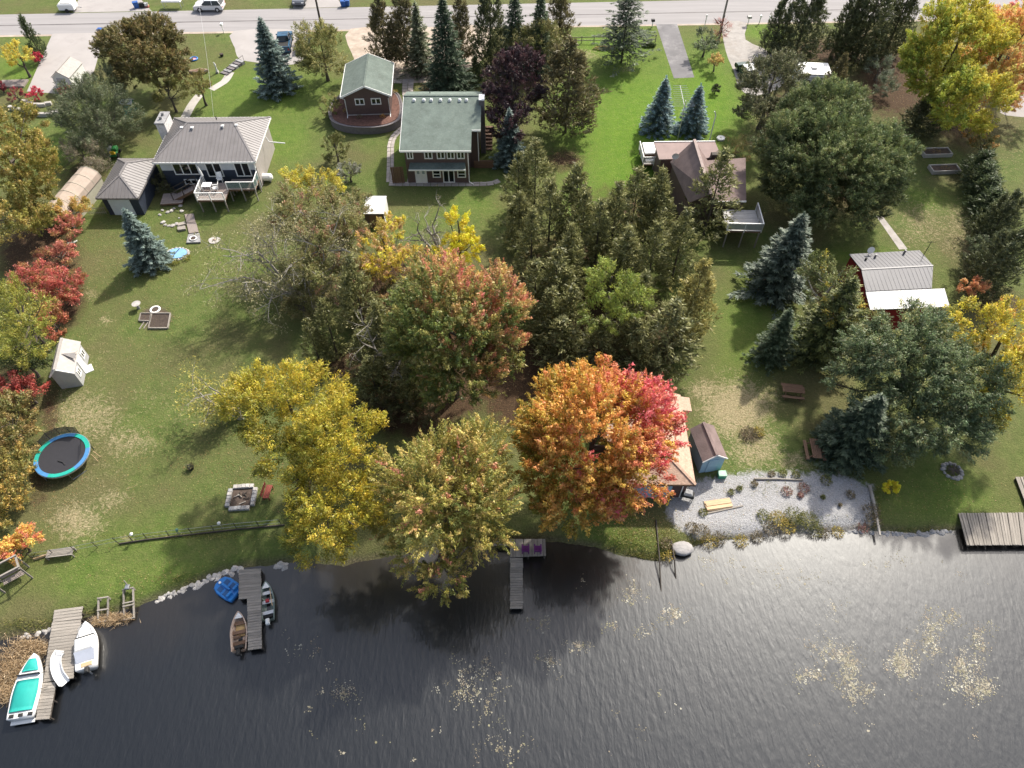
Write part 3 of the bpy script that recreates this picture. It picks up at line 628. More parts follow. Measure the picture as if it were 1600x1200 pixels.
# --- brown garage on the round planting bed
bed = thing('retaining_wall', 'low round dark block retaining wall with red mulch bed around the brown garage', 'wall', P(570, 190, 0))
top = closed_px([(514, 174), (519, 188), (540, 196), (570, 198.5), (600, 196), (621, 188), (628, 174), (626, 154), (616, 142), (590, 138), (555, 138), (532, 148), (518, 160)], 4)
poly = [P(u, v, 1.0) for u, v in top]; c0 = bed.location
MB().prism([(p.x - c0.x, p.y - c0.y) for p in poly], 0, .9).build('block_wall', M_BRICK, bed)
cx = sum(p.x for p in poly) / len(poly) - c0.x; cy = sum(p.y for p in poly) / len(poly) - c0.y
inner = [((p.x - c0.x - cx) * .93 + cx, (p.y - c0.y - cy) * .93 + cy) for p in poly]
MB().prism(inner, .9, .96).build('mulch_bed', M_MULCH, bed)
n = len(poly); first = None
cop = MB()
for i in range(n):
    a = poly[i]; b = poly[(i + 1) % n]; cop.bar((a.x - c0.x, a.y - c0.y, .95), (b.x - c0.x, b.y - c0.y, .94), .2, .06)
cop.build('coping', M_BRICK, bed)
for i in range(26):
    pass
ZE = 3.6
A, yaw, w, d = frame_of((531.5, 152), (611, 149.5), (535, 101), ZE)
g2 = thing('brown_garage', 'brown sided garage with green gable roof and two white windows, on the round bed', 'garage', (A.x, A.y, .96), yaw)
ze = ZE - .96; faces, (ra, rb) = gable_faces(w, d, ze, 1.35)
roof = roof_of(g2, faces, M_SHGREEN, .12, cap=[(ra, rb)], capm=M_SHGREEN); gable_wall(g2, w, d, .35, ze, 1.35, M_BROWN)
f = MB()
for a, b in (((0, -.02, ze), (w / 2, -.02, ze + 1.35)), ((w, -.02, ze), (w / 2, -.02, ze + 1.35)), ((-.02, 0, ze), (-.02, d, ze)), ((w + .02, 0, ze), (w + .02, d, ze)), ((0, d + .02, ze), (w / 2, d + .02, ze + 1.35)), ((w, d + .02, ze), (w / 2, d + .02, ze + 1.35))):
    f.bar(Vector(a) - Vector((0, 0, .08)), Vector(b) - Vector((0, 0, .08)), .06, .22)
f.build('fascia', M_TRIM, g2)
window(g2, w * .26, w * .45, 1.35, 2.2, .35, 2); window(g2, w * .58, w * .78, 1.35, 2.2, .35, 2)
MB().box(.34, w - .34, .31, .35, .0, .1).build('sill_board', M_STONE, g2)
for x in (.42, w - .42): MB().tube([(x + (-.3 if x < 1 else .3), .0, ze - .1), (x, .28, ze - .5), (x, .28, .1), (x, -.9, -.2), (x, -1.45, -.2), (x, -1.5, -.9)], .055, 6).build('downspout', M_TRIM, g2)

# --- brown house with the long green roof
ZE = 4.5
A, yaw, w, d = frame_of((624.5, 235.5), (736, 235.5), (631, 158), ZE)
h2 = thing('green_roof_house', 'two storey brown house with long green shingle roof and a row of skylight tubes', 'house', (A.x, A.y, 0), yaw)
rf = .76; rise = 2.1
e = [Vector((0, 0, ZE)), Vector((w, 0, ZE)), Vector((w + .75, d * .30, ZE + rise * .30 / rf)), Vector((w + .75, d * rf, ZE + rise)), Vector((0, d * rf, ZE + rise))]
rr = MB(); rr.slab([(0, 0, ZE), (w, 0, ZE), (w, d * rf, ZE + rise), (0, d * rf, ZE + rise)], .14)
rr.slab([(w, d * .28, ZE + rise * .28 / rf), (w + 1.0, d * .28, ZE + rise * .28 / rf), (w + 1.0, d * rf, ZE + rise), (w, d * rf, ZE + rise)], .14)
rr.slab([(0, d * rf, ZE + rise), (w + 1.0, d * rf, ZE + rise), (w + 1.0, d, ZE + rise - .9), (0, d, ZE + rise - .9)], .14)
roof = rr.build('roof', M_SHGREEN, h2)
MB().bar((0, d * rf, ZE + rise + .01), (w + 1.0, d * rf, ZE + rise + .01), .3, .05).build('ridge_cap', M_SHGREEN, roof)
f = MB(); f.bar((0, -.03, ZE - .1), (w, -.03, ZE - .1), .06, .2); f.bar((w, d * .28 - .03, ZE + rise * .28 / rf - .1), (w + 1.0, d * .28 - .03, ZE + rise * .28 / rf - .1), .06, .2); f.bar((-.03, 0, ZE - .1), (-.03, d * rf, ZE + rise - .1), .05, .18); f.build('fascia', M_TRIM, h2)
for px_ in (643, 659, 671, 686, 701, 717, 728):
    xx = (px_ - 626) / 110 * w * .985; yy = d * (rf - .075); zz = ZE + rise * (rf - .075) / rf
    t = MB(); t.bbox(xx - .17, xx + .17, yy - .17, yy + .17, zz - .05, zz + .14, .03); so = t.build('skylight_tube', M_TRIM, roof); MB().bbox(xx - .13, xx + .13, yy - .13, yy + .13, zz + .14, zz + .24, .06).build('dome', M_WHITE, so)
MB().cyl(w * .36, d * .9, ZE + 1.5, ZE + 2.1, .05, 8).build('vent_pipe', M_BLACK, roof)
cb = MB().bbox(w + .78, w + 1.35, d * .62, d * .72, 0, ZE + rise + .2, .04).build('chimney', M_BRICK, h2); MB().bbox(w + .74, w + 1.39, d * .61, d * .73, ZE + rise + .2, ZE + rise + .35, .03).build('chimney_cap', M_TRIM, cb)
ov = .4; wl_ = MB(); wl_.box(ov, w - ov, ov, d - .4, 0, ZE - .15 + .15); wl_.add([(ov, ov, ZE), (ov, d * rf, ZE + rise - .25), (ov, d - .5, ZE + .8), (ov, d - .5, ZE), (w + .6, ov + 2.4, ZE), (w + .6, d * rf, ZE + rise - .25), (w + .6, d - .5, ZE + .8), (w + .6, d - .5, ZE)], [(0, 1, 2, 3), (4, 7, 6, 5)])
wl_.box(w - ov, w + .6, d * .34, d - .4, 0, ZE + .4); wl_.build('wall', M_BROWN, h2)
k = w / 111.0
def X_(px): return (px - 624.5) * k
for a, b in ((632, 642.5), (660, 673.5), (680, 693.5), (696, 709), (712, 725)):
    window(h2, X_(a) * .985 + .1, X_(b) * .985 + .1, 3.2, 4.15, ov, 2)
MB().slab([(X_(635.5), -.5, 2.42), (X_(726), -.5, 2.42), (X_(725), ov, 2.72), (X_(637), ov, 2.72)], .08).build('awning_roof', M_SHGREEN, h2); MB().bar((X_(635.5), -.53, 2.36), (X_(726), -.53, 2.36), .05, .16).build('awning_fascia', M_TRIM, h2)
window(h2, X_(671), X_(684.5), .75, 2.05, ov, 1, rail=.42); window(h2, X_(711), X_(725), .75, 2.05, ov, 1, rail=.42)
window(h2, X_(687.5), X_(706.5), .08, 2.12, ov, 2, name='patio_door')
dd = MB().bbox(X_(643), X_(662), ov - .06, ov + .02, .05, 2.15, .02).build('double_door', M_WHITE, h2)
window(h2, X_(644.5), X_(652), 1.15, 1.95, ov - .06, 1, name='door_window', glass=mat('pale_glass', (.35, .42, .42), .1)).parent = h2; window(h2, X_(653), X_(660.5), 1.15, 1.95, ov - .06, 1, name='door_window', glass=MATS['pale_glass'])
for x in (X_(666), X_(709)): MB().bbox(x - .07, x + .07, ov - .14, ov, 1.9, 2.15, .02).build('wall_lamp', M_TRIM, h2)
MB().tube([(w - .15, .0, ZE - .1), (w - .4, .3, ZE - .5), (w - .4, .3, .25), (w + .1, .0, .1)], .055, 6).build('downspout', M_TRIM, h2)
MB().tube([(w + .9, d * .29, ZE + .5), (w + .62, d * .33, ZE + .1), (w + .62, d * .33, .1)], .055, 6).build('downspout', M_TRIM, h2)
pc = thing('privacy_screen', 'brown board screen at the left corner of the brown house', 'fence', P(618, 287, 0), yaw + R(5))
for i in range(7): MB().bbox(i * .2 - .3, i * .2 - .12, 0, .05, .05, 2.2, .01).build('board', M_BROWNWOOD, pc)
MB().box(-.35, 1.15, .05, .1, .5, .6).build('rail', M_BROWNWOOD, pc)
# paved walk, slab by slab
def pavers(name, px, width, pl_, m, gap=.05):
    root = tag(bpy.data.objects.new(name, None), kind='structure'); COL.objects.link(root); pts = [P(u, v) for u, v in curve_px(px, 6)]
    root.location = pts[0]; mb = MB(); acc = 0; L_ = [0]
    for a, b in zip(pts[:-1], pts[1:]): L_.append(L_[-1] + (b - a).length)
    s = 0
    while s < L_[-1] - pl_ * .5:
        i = max(j for j in range(len(L_)) if L_[j] <= s + 1e-6); i = min(i, len(pts) - 2); t = (s - L_[i]) / max(1e-6, L_[i + 1] - L_[i]); p = pts[i].lerp(pts[i + 1], t); dr = (pts[i + 1] - pts[i]).normalized()
        for sd in (-.5, 0):
            b_ = MB().bbox(0, pl_ - gap, sd * width + gap / 2, (sd + .5) * width - gap / 2, 0, .05 + random.random() * .02, .012).build('paving_stone', m, root, loc=p - root.location); b_.rotation_euler[2] = math.atan2(dr.y, dr.x) + random.uniform(-.02, .02)
        s += pl_
    return root
M_PAVER = mat('pale_pavers', (.36, .325, .30), .9, .22, 3.0, bump=.2)
pavers('flagstone_path', [(629, 200), (617, 212), (611, 226), (610, 255), (609, 287)], .85, .75, M_PAVER)
pavers('flagstone_path', [(608, 287.5), (660, 288), (720, 288), (766, 287), (780, 280)], .75, .8, M_PAVER)
pavers('flagstone_path', [(610, 127), (636, 127)], 1.1, .8, M_PAVER); pavers('flagstone_path', [(638, 124), (637, 145), (640, 156)], 1.5, .8, M_PAVER)
for u, lab in ((655, 'pale door mat in front of the white double door'), (693.5, 'pale door mat in front of the sliding patio door')):
    q = P(u, 282.5); MB().bbox(q.x - .45, q.x + .45, q.y - .3, q.y + .3, 0.002, .06, .02); m_ = MB(); m_.bbox(-.45, .45, -.3, .3, 0.002, .06, .02); o_ = m_.build('door_mat', M_WHITE); o_.location = q; tag(o_, lab, 'mat')
sheet('patio', [(637, 278), (731, 278), (732, 286), (636, 286)], .006, M_GREYSTONE)

# --- brown chalet among the cedars
h3 = thing('brown_roof_house', 'house with steep brown cross gable roof half hidden behind the cedars', 'house', P(1095, 290, 0))
O3 = h3.location.copy()
def L3(u, v, z): return P(u, v, z) - O3
R0, R1 = L3(1085, 218, 6.0), L3(1111, 303, 6.0); E0, E1 = L3(1047, 253, 3.2), L3(1076, 317, 3.2)
def mirror(p, a, b):
    dr = (b - a); dr.z = 0; dr.normalize(); n = Vector((-dr.y, dr.x, 0)); return p - 2 * n * (p - a).dot(n)
G0, G1 = mirror(E0, R0, R1), mirror(E1, R0, R1)
mb = MB(); mb.slab([E0, E1, R1, R0], .14); mb.slab([G0, G1, R1, R0], .14); roof = mb.build('roof', M_SHBROWN, h3); MB().bar(R0 + Vector((0, 0, .02)), R1 + Vector((0, 0, .02)), .3, .06).build('ridge_cap', mat('pale_ridge', (.3, .24, .22), .9), roof)
M_FLAT = mat('pinkish_flat_roof', (.27, .2, .185), .8, .15, 1.0)
B0, B1, B2, B3 = L3(1022, 222, 3.3), L3(1117, 221, 3.3), L3(1128, 246, 3.05), L3(1030, 249, 3.05)
MB().slab([B0, B1, B2, B3], .15).build('flat_roof', M_FLAT, h3); f = MB(); f.bar(B0, B1, .1, .16); f.build('fascia', M_TRIM, h3)
S0, S1, S2, S3 = L3(1098, 251, 3.35), L3(1165, 246.5, 3.35), L3(1166, 315, 3.0), L3(1112, 316, 3.0)
MB().slab([S0, S1, S2, S3], .15).build('side_roof', M_SHBROWN, h3); f = MB(); f.bar(S3, S2, .08, .18); f.build('fascia', M_TRIM, h3)
def shrink(ps, k):
    c = sum((Vector((p.x, p.y, 0)) for p in ps), Vector()) / len(ps); return [((p.x - c.x) * k + c.x, (p.y - c.y) * k + c.y) for p in ps]
wm = MB(); wm.prism(shrink([E0, E1, G1, G0], .9), 0, 3.05); wm.prism(shrink([B0, B1, B2, B3], .92), 0, 2.88); wm.prism(shrink([S0, S1, S2, S3], .9), 0, 2.82)
for a, b, c in ((E0, R0, G0), (E1, R1, G1)):
    ctr = (E0 + G1) / 2; s = [ctr + (p - ctr) * .9 for p in (a, b, c)]; wm.add([(p.x, p.y, 3.0 if i != 1 else 5.5) for i, p in enumerate(s)], [(0, 1, 2)])
wm.build('wall', M_BROWN, h3)
MB().bbox(L3(1117, 247, 3).x - .5, L3(1117, 247, 3).x + .5, L3(1117, 247, 3).y - .3, L3(1117, 247, 3).y + .3, 2.9, 3.6, .05).build('chimney', M_DARKWOOD, h3)
ds = MB(); q = L3(1053, 253, 3.6); ds.tube([q, q + Vector((0, 0, .7))], .04, 6); dso = ds.build('dish_mast', M_ALU, h3)
dm = MB(); n_ = 14; vs = [(q.x, q.y - .04, q.z + .8)] + [(q.x + .38 * math.cos(2 * math.pi * i / n_), q.y - .14 , q.z + .8 + .38 * math.sin(2 * math.pi * i / n_)) for i in range(n_)]; dm.add(vs, [(0, 1 + i, 1 + (i + 1) % n_) for i in range(n_)]); dm.build('satellite_dish', M_WHITE, dso)
an = thing('tv_antenna', 'tall rooftop TV antenna with comb of bars behind the brown roof house', 'antenna', P(1058, 222, 0))
MB().tube([(0, 0, 0), (0, 0, 5.4)], .045, 6).build('mast', M_ALU, an); MB().tube([(.05, .25, 4.6), (-.35, 2.6, 5.8)], .04, 6).build('boom', M_ALU, an)
for i in range(11):
    t = i / 10; p = Vector((.05, .25, 4.6)).lerp(Vector((-.35, 2.6, 5.8)), t); l = 1.25 - .45 * t; MB().tube([p - Vector((l, 0, 0)), p + Vector((l, 0, 0))], .022, 4).build('element', M_ALU, an)
vp = thing('white_post', 'white vent post sticking up behind the right end of the brown flat roof', 'post', P(1107, 226, 0)); MB().tube([(0, 0, 0), (0, 0, 3.9), (-.25, 0, 4.4)], .07, 6).build('pipe', M_WHITE, vp)
d3 = thing('side_deck', 'small white deck with hot tub cover left of the brown roof house', 'deck', P(1003, 266, 0), R(2)); deck(d3, 0, 2.5, 0, 3.2, .8, ['left', 'front'])
ht = thing('hot_tub', 'square hot tub under a white cover on the small deck', 'tub', d3.location + Vector((.25, .9, .8)), R(2)); MB().bbox(0, 2.1, 0, 2.1, 0, .75, .05).build('shell', M_BROWNWOOD, ht); MB().bbox(-.05, 2.15, -.05, 2.15, .75, .9, .05).build('cover', M_WHITE, ht); MB().bbox(.1, 2.0, -.55, -.1, 0, .25, .02).build('step', M_WHITE, ht)
d4 = thing('raised_deck', 'raised grey deck with white rails at the right end of the brown roof house', 'deck', (0, 0, 0), R(-2)); q = P(1136, 360, 2.3); d4.location = (q.x, q.y, 0); deck(d4, 0, 3.5, 0, 3.4, 2.3, ['front', 'right'], m=mat('pale_deck_boards', (.46, .45, .44), .8, .15, 2.0), glassm=M_ALU)
# --- red barn
hr = thing('red_barn', 'red barn with grey ribbed metal roof and a white lean-to roof in front', 'barn', P(1400, 470, 0)); OB = hr.location.copy()
def LB(u, v, z): return P(u, v, z) - OB
b0, b1, r0, r1, f0, f1, l0, l1 = LB(1327, 397, 3.1), LB(1437, 391, 3.1), LB(1346, 421, 3.9), LB(1458, 415, 3.9), LB(1353, 455, 3.4), LB(1456, 450, 3.4), LB(1360, 484, 2.95), LB(1484, 479, 2.95)
fl_ = [[b1, b0, r0, r1], [f0, f1, r1, r0]]
ro = roof_of(hr, fl_, M_GREYROOF, .1, ribs=.4, ribh=.018)
MB().bar(r0 + Vector((0, 0, .01)), r1 + Vector((0, 0, .01)), .16, .04).build('ridge_cap', M_GREYROOF, ro); roof_of(hr, [[l0, l1, f1 + Vector((1.2, 0, -.05)), f0 + Vector((0, 0, -.05))]], M_WHITEROOF, .1, ribs=.4, name='lean_to_roof', ribh=.018)
wb = MB(); I = lambda p, dx, z: (p.x + dx, p.y, z)
wb.add([I(b0, .25, 0), I(r0, .25, 0), I(f0, .25, 0), I(l0, .25, 0), I(b0, .25, 2.95), I(r0, .25, 3.75), I(f0, .25, 3.25), I(l0, .25, 2.8), I(b1, -.25, 0), I(r1, -.25, 0), I(f1, -.25, 0), I(l1, -.25, 0), I(b1, -.25, 2.95), I(r1, -.25, 3.75), I(f1, -.25, 3.25), I(l1, -.25, 2.8)],
       [(0, 4, 5, 1), (1, 5, 6, 2), (2, 6, 7, 3), (8, 9, 13, 12), (9, 10, 14, 13), (10, 11, 15, 14), (0, 8, 12, 4), (3, 7, 15, 11), (0, 1, 2, 3, 11, 10, 9, 8)]); wb.build('wall', M_RED, hr)
for u, v in ((1352, 407), (1367, 402), (1413, 395)):
    q = LB(u, v, 3.4); MB().cyl(q.x, q.y, q.z - .4, q.z + .35, .1, 8).build('vent_pipe', M_GREYROOF if v != 407 else M_BLACK, ro)
q = LB(1357, 398, 3.1); MB().tube([q, q + Vector((0, 0, .5))], .03, 5).build('dish_mast', M_ALU, ro); MB().tube([q + Vector((0, -.05, .62)), q + Vector((0, .02, .6))], [.36, .12], 12).build('satellite_dish', M_WHITE, ro)
q = LB(1441, 402, 3.2); MB().tube([q, q + Vector((0, 0, 2.0))], .03, 5).build('mast', M_BLACK, ro); MB().tube([q + Vector((-.4, 0, 1.9)), q + Vector((.4, 0, 1.9))], .03, 4).build('antenna_bar', M_BLACK, ro)

# --- boathouse
ZE = 2.7
bh = thing('boathouse', 'boathouse with tan shingle hip roof partly under the orange maple', 'boathouse', P(1000, 770, 0)); OH = bh.location.copy()
fr, br = P(1087, 757, ZE), P(1063, 617, ZE); wv = 6.4
ey = (br - fr).normalized(); ex = Vector((ey.y, -ey.x, 0)); fl = fr - ex * wv; yaw = math.atan2(ex.y, ex.x); d = (br - fr).length
bh.location = (fl.x, fl.y, 0); bh.rotation_euler[2] = yaw; w = wv
faces, (ra, rb) = hip_faces(w, d, ZE, 1.5, w * .5); faces = [faces[0], [faces[1][0], faces[1][1], Vector((w / 2, d, ZE + 1.5)), faces[1][3]], [faces[3][0], faces[3][1], faces[3][2], Vector((w / 2, d, ZE + 1.5))]]
ro = roof_of(bh, faces, M_SHTAN, .13, cap=[(ra, Vector((w / 2, d, ZE + 1.5))), (faces[0][0], ra), (faces[0][1], ra)], capm=M_SHTAN)
MB().slab([(w - .3, d - 1.6, ZE + .1), (w + .75, d - 1.6, ZE - .1), (w + .75, d - .2, ZE - .1), (w - .3, d - .2, ZE + .1)], .12).build('porch_roof', M_SHTAN, bh)
fascia_of(bh, [(0, -.03, ZE), (w, -.03, ZE), (w, d, ZE), (0, d, ZE)], M_BROWNWOOD, closed=True)
MB().box(.4, w - .4, .4, d - .4, 0, ZE - .12).build('wall', mat('dark_brown_wall', (.09, .05, .045), .7), bh)
MB().bbox(w * .30, w * .76, .33, .41, .05, 2.2, .02).build('boat_door', M_BLUEWALL, bh); MB().box(w - .75, w - .68, .34, .405, 0, ZE - .2).build('corner_trim', M_TRIM, bh)
# --- small blue shed
ZE = 1.9
A, yaw, w, d = frame_of((1098, 722), (1137, 716), (1087, 669), ZE)
bs = thing('blue_shed', 'small pale blue garden shed with brown gable roof on the beach lawn', 'shed', (A.x, A.y, 0), yaw)
faces, (ra, rb) = gable_faces(w, d, ZE, .75); roof_of(bs, faces, M_SHBROWN, .08, cap=[(ra, rb)], capm=M_SHBROWN); gable_wall(bs, w, d, .12, ZE, .75, M_BLUEWALL); f = MB()
for a, b in (((0, -.02, ZE), (w / 2, -.02, ZE + .75)), ((w, -.02, ZE), (w / 2, -.02, ZE + .75))): f.bar(Vector(a) - Vector((0, 0, .05)), Vector(b) - Vector((0, 0, .05)), .05, .12)
f.build('fascia', M_TRIM, bs); MB().bbox(w * .3, w * .7, .07, .13, .03, 1.75, .02).build('shed_door', M_BLUEWALL, bs)
bx = thing('green_bin', 'small green plastic bin at the front right corner of the blue shed', 'bin', P(1127, 744)); MB().bbox(-.3, .3, -.25, .25, 0, .4, .04).build('tub', mat('green_plastic', (.05, .28, .16), .5), bx); MB().bbox(-.33, .33, -.28, .28, .4, .47, .03).build('lid', mat('pale_green_plastic', (.25, .45, .33), .5), bx)
# --- grey shed, left lawn
ZE = 1.9
A, yaw, w, d = frame_of((77, 589), (116, 583), (98, 538), ZE)
gs = thing('grey_shed', 'small grey gable shed with dormer on the left lawn beside the red shrubs', 'shed', (A.x, A.y, 0), yaw)
faces, (ra, rb) = gable_faces(w, d, ZE, .8, rf=.38); roof_of(gs, faces, M_SHGREY, .08, cap=[(ra, rb)], capm=M_SHGREY); M_SIDEGREY = lap_wall('pale_grey_siding', (.46, .46, .47), .16); gable_wall(gs, w, d, .12, ZE, .8, M_SIDEGREY, rf=.38); f = MB()
for a, b in (((0, -.02, ZE), (w * .38, -.02, ZE + .8)), ((w, -.02, ZE), (w * .38, -.02, ZE + .8))): f.bar(Vector(a) - Vector((0, 0, .05)), Vector(b) - Vector((0, 0, .05)), .05, .12)
f.build('fascia', M_TRIM, gs)
dm = MB(); dm.slab([(w * .5, d * .5, ZE + .72), (w + .05, d * .36, ZE + .3), (w + .05, d * .5, ZE + .62)], .05); dm.slab([(w * .5, d * .5, ZE + .72), (w + .05, d * .64, ZE + .3), (w + .05, d * .5, ZE + .62)], .05); dm.build('dormer', M_SHGREY, gs)
window(gs, d * .14, d * .32, .7, 1.5, w - .12, 2, 'right'); window(gs, d * .70, d * .90, .7, 1.5, w - .12, 2, 'right'); MB().bbox(w - .14, w - .07, d * .40, d * .62, .03, 1.75, .02).build('shed_door', M_WHITE, gs)
rp = tag(MB().bbox(-.55, .55, -.45, .45, .0, .08, .03).build('stone_step', M_WHITE), 'pale stone step on the grass outside the grey shed door', 'step'); rp.location = P(135, 578); rp.rotation_euler[2] = R(35)
# --- white shed behind the shrubs
ZE = 2.0
A, yaw, w, d = frame_of((567.5, 334), (600, 334), (568, 309), ZE)
ws = thing('white_roof_shed', 'small shed with flat white roof on the lawn below the green roof house', 'shed', (A.x, A.y, 0), yaw); MB().slab([(0, 0, ZE), (w, 0, ZE), (w, d, ZE + .25), (0, d, ZE + .25)], .08).build('roof', M_WHITEROOF, ws); MB().box(.08, w - .08, .1, d - .1, 0, ZE - .09).build('wall', M_BROWN, ws); MB().box(w - .08, w - .03, .05, d - .05, 0, ZE - .06).build('side_panel', M_WHITE, ws); MB().bbox(w * .25, w * .7, .05, .11, .03, 1.75, .02).build('shed_door', M_BROWNWOOD, ws)
# --- garden shed on the pad, top left
ZE = 1.8
A, yaw, w, d = frame_of((79, 121), (109, 121), (93.5, 97), ZE)
gs2 = thing('white_garden_shed', 'small white gable shed standing on the paved drive at top left', 'shed', (A.x, A.y, 0), yaw - R(4))
faces, (ra, rb) = gable_faces(w, d, ZE, .85, rf=.45); roof_of(gs2, faces, M_SHGREY, .07, cap=[(ra, rb)], capm=M_SHGREY); gable_wall(gs2, w, d, .1, ZE, .85, M_WHITE, rf=.45); MB().bbox(w * .25, w * .6, .05, .11, .03, 1.7, .02).build('shed_door', M_SIDEGREY, gs2)
# --- trailer roof, top right
A, yaw, w, d = frame_of((1251, 116), (1303, 118), (1252, 96), 2.6)
tr = thing('white_trailer', 'white camper trailer whose roof shows above the big round tree at top right', 'trailer', (A.x, A.y, 0), yaw); MB().bbox(0, w, 0, d, .55, 2.5, .2).build('body', M_WHITE, tr); MB().bbox(.1, w - .1, .1, d - .1, 2.5, 2.6, .06).build('roof', M_WHITE, tr); MB().bbox(w * .4, w * .55, d * .4, d * .6, 2.6, 2.78, .04).build('roof_hatch', M_SIDEGREY, tr); window(tr, .6, 1.6, 1.4, 2.0, 0, 1)
for x in (w * .4, w * .6):
    for y in (.05, d - .05): 
        MB().tube([(x, y - .1, .35), (x, y + .1, .35)], .34, 14).build('wheel', M_BLACK, tr)
pt = thing('propane_tank', 'white propane tank at the right end of the camper trailer', 'tank', P(1303, 116)); MB().tube([(0, 0, 0), (0, 0, .15), (0, 0, .8), (0, 0, 1.0)], [.3, .42, .42, .2], 10).build('cylinder', M_WHITE, pt); MB().cyl(0, 0, 1.0, 1.15, .1, 8).build('valve_collar', M_WHITE, pt)
# ---------------------------------------------------------------- trees
LEAF_GAIN = 1.75
DENS = 5.2
def unit(a): return a / np.maximum(np.linalg.norm(a, axis=-1, keepdims=True), 1e-9)
def leaf_mesh(name, pos, dr, nm, Ln, Wd, col, m):
    """one blade per leaf, coloured leaf by leaf"""
    n = len(pos); dr = unit(dr); sd = unit(np.cross(dr, nm)); Ln = np.broadcast_to(Ln, n)[:, None]; Wd = np.broadcast_to(Wd, n)[:, None]
    v = np.empty((n, 3, 3)); v[:, 0] = pos - dr * Ln * .42 - sd * Wd * .5; v[:, 1] = pos - dr * Ln * .30 + sd * Wd * .5; v[:, 2] = pos + dr * Ln * .58
    me = np_mesh(name, v.reshape(-1, 3), np.arange(n * 3).reshape(n, 3))
    a = me.attributes.new('leaf_colour', 'FLOAT_COLOR', 'POINT')
    c = np.ones((n, 3, 4), np.float32); c[:, :, :3] = np.clip(np.asarray(col) * LEAF_GAIN, .004, .8)[:, None, :]; a.data.foreach_set('color', c.ravel())
    me.materials.append(m); return me
def pick(rg, n, pal, w=None):
    pal = np.array(pal, float); w = np.ones(len(pal)) if w is None else np.array(w, float); return pal[rg.choice(len(pal), n, p=w / w.sum())]
G_OLIVE = [(.060, .068, .018), (.085, .085, .024), (.11, .10, .032), (.045, .055, .018)]
G_DARK = [(.028, .042, .018), (.038, .055, .022), (.05, .066, .026)]
G_MID = [(.045, .072, .018), (.065, .095, .024), (.085, .115, .03)]
G_CEDAR = [(.074, .082, .029), (.098, .104, .038), (.122, .122, .047), (.056, .064, .024)]
YEL = [(.42, .33, .025), (.34, .30, .03), (.24, .24, .03), (.46, .32, .03)]
ORA = [(.52, .22, .05), (.46, .17, .04), (.50, .28, .06)]
REDS = [(.50, .085, .075), (.42, .06, .06), (.55, .13, .11)]

def crown_leaves(masses, rg, dens, colour, spray=1.0, size=.3, aspect=.55, droop=0.0, lobe=.40, lobes_k=1.0, inner=.30, flat=.75, thin=1.0):
    """masses: list of (centre, rx, ry, rz) in metres. Lobes on each mass, clumps on each lobe, leaves on each clump"""
    P_, D_, N_, C_, S_ = [], [], [], [], []
    lob = []
    for c, rx, ry, rz in masses:
        rm = (rx * ry * rz) ** (1 / 3); nl = max(5, int(lobes_k * 11 * max(1, (rm / 2.5)) ** .9)); k = np.arange(nl) + .5
        ph = np.arccos(np.clip(1 - 1.72 * k / nl, -1, 1)) ; th = np.pi * (1 + 5 ** .5) * k + rg.uniform(0, 6)
        d = np.stack([np.cos(th) * np.sin(ph), np.sin(th) * np.sin(ph), np.cos(ph)], 1); d = unit(d + rg.normal(0, .22, d.shape))
        rr = rg.uniform(.58, .82, nl)[:, None]; cc = np.array(c) + d * np.array([rx, ry, rz]) * rr
        lr = lobe * rm * rg.uniform(.65, 1.2, nl)
        for a, b, e in zip(cc, lr, d): lob.append((a, b, e, np.array(c), np.array([rx, ry, rz])))
    for lc, lr, ld, mc, mr in lob:
        nc = max(5, int(DENS * dens * lr * lr / 4.2)); size_ = size * .66
        d = unit(rg.normal(0, 1, (nc, 3)) + ld * .75 + np.array([0, 0, .25])); rad = np.where(rg.random(nc) < inner, rg.uniform(.2, .8, nc), rg.uniform(.78, 1.08, nc))
        pc = lc + d * lr * rad[:, None] * np.array([1, 1, flat]); root_ = mc - np.array([0, 0, .55 * mr[2]])
        ax = unit(unit(pc - root_) * 1.0 + d * .35 + np.array([0, 0, .12 - droop]) + rg.normal(0, .2, (nc, 3)))
        nleaf = rg.integers(34, 74, nc); i = np.repeat(np.arange(nc), nleaf); n = len(i)
        L_ = np.minimum(spray * rg.uniform(.7, 1.35, nc), lr * 1.5)[i]; t = rg.beta(1.5, 1.15, n); wd = thin * .30 * np.minimum(1.0, L_ / .8) * (1.05 - .62 * t ** 1.5)
        off = rg.normal(0, 1, (n, 3)) * (wd * .62)[:, None]
        p = pc[i] + ax[i] * ((t - .6) * L_)[:, None] + off
        p[:, 2] -= droop * t ** 2 * .5 * L_
        rel = (pc - mc) / mr; cc = colour(pc, rel, rg) * rg.uniform(.78, 1.22, nc)[:, None]; cl = cc[i] * rg.uniform(.78, 1.22, n)[:, None] * (1 + rg.normal(0, .06, (n, 3))) * (.86 + .22 * t)[:, None]  # leaf colour brightens along each spray, painting sun caught by the tips
        P_.append(p); D_.append(ax[i] + rg.normal(0, .55, (n, 3)) + np.array([0, 0, -.15 - droop])); N_.append(rg.normal(0, .36, (n, 3)) + unit(off) * .75 + np.array([0, 0, .3]) + d[i] * .45); C_.append(cl); S_.append(size_ * rg.uniform(.65, 1.3, n))
    P_, D_, N_, C_, S_ = [np.concatenate(x) for x in (P_, D_, N_, C_, S_)]
    return P_, D_, N_, S_, S_ * aspect, C_, lob
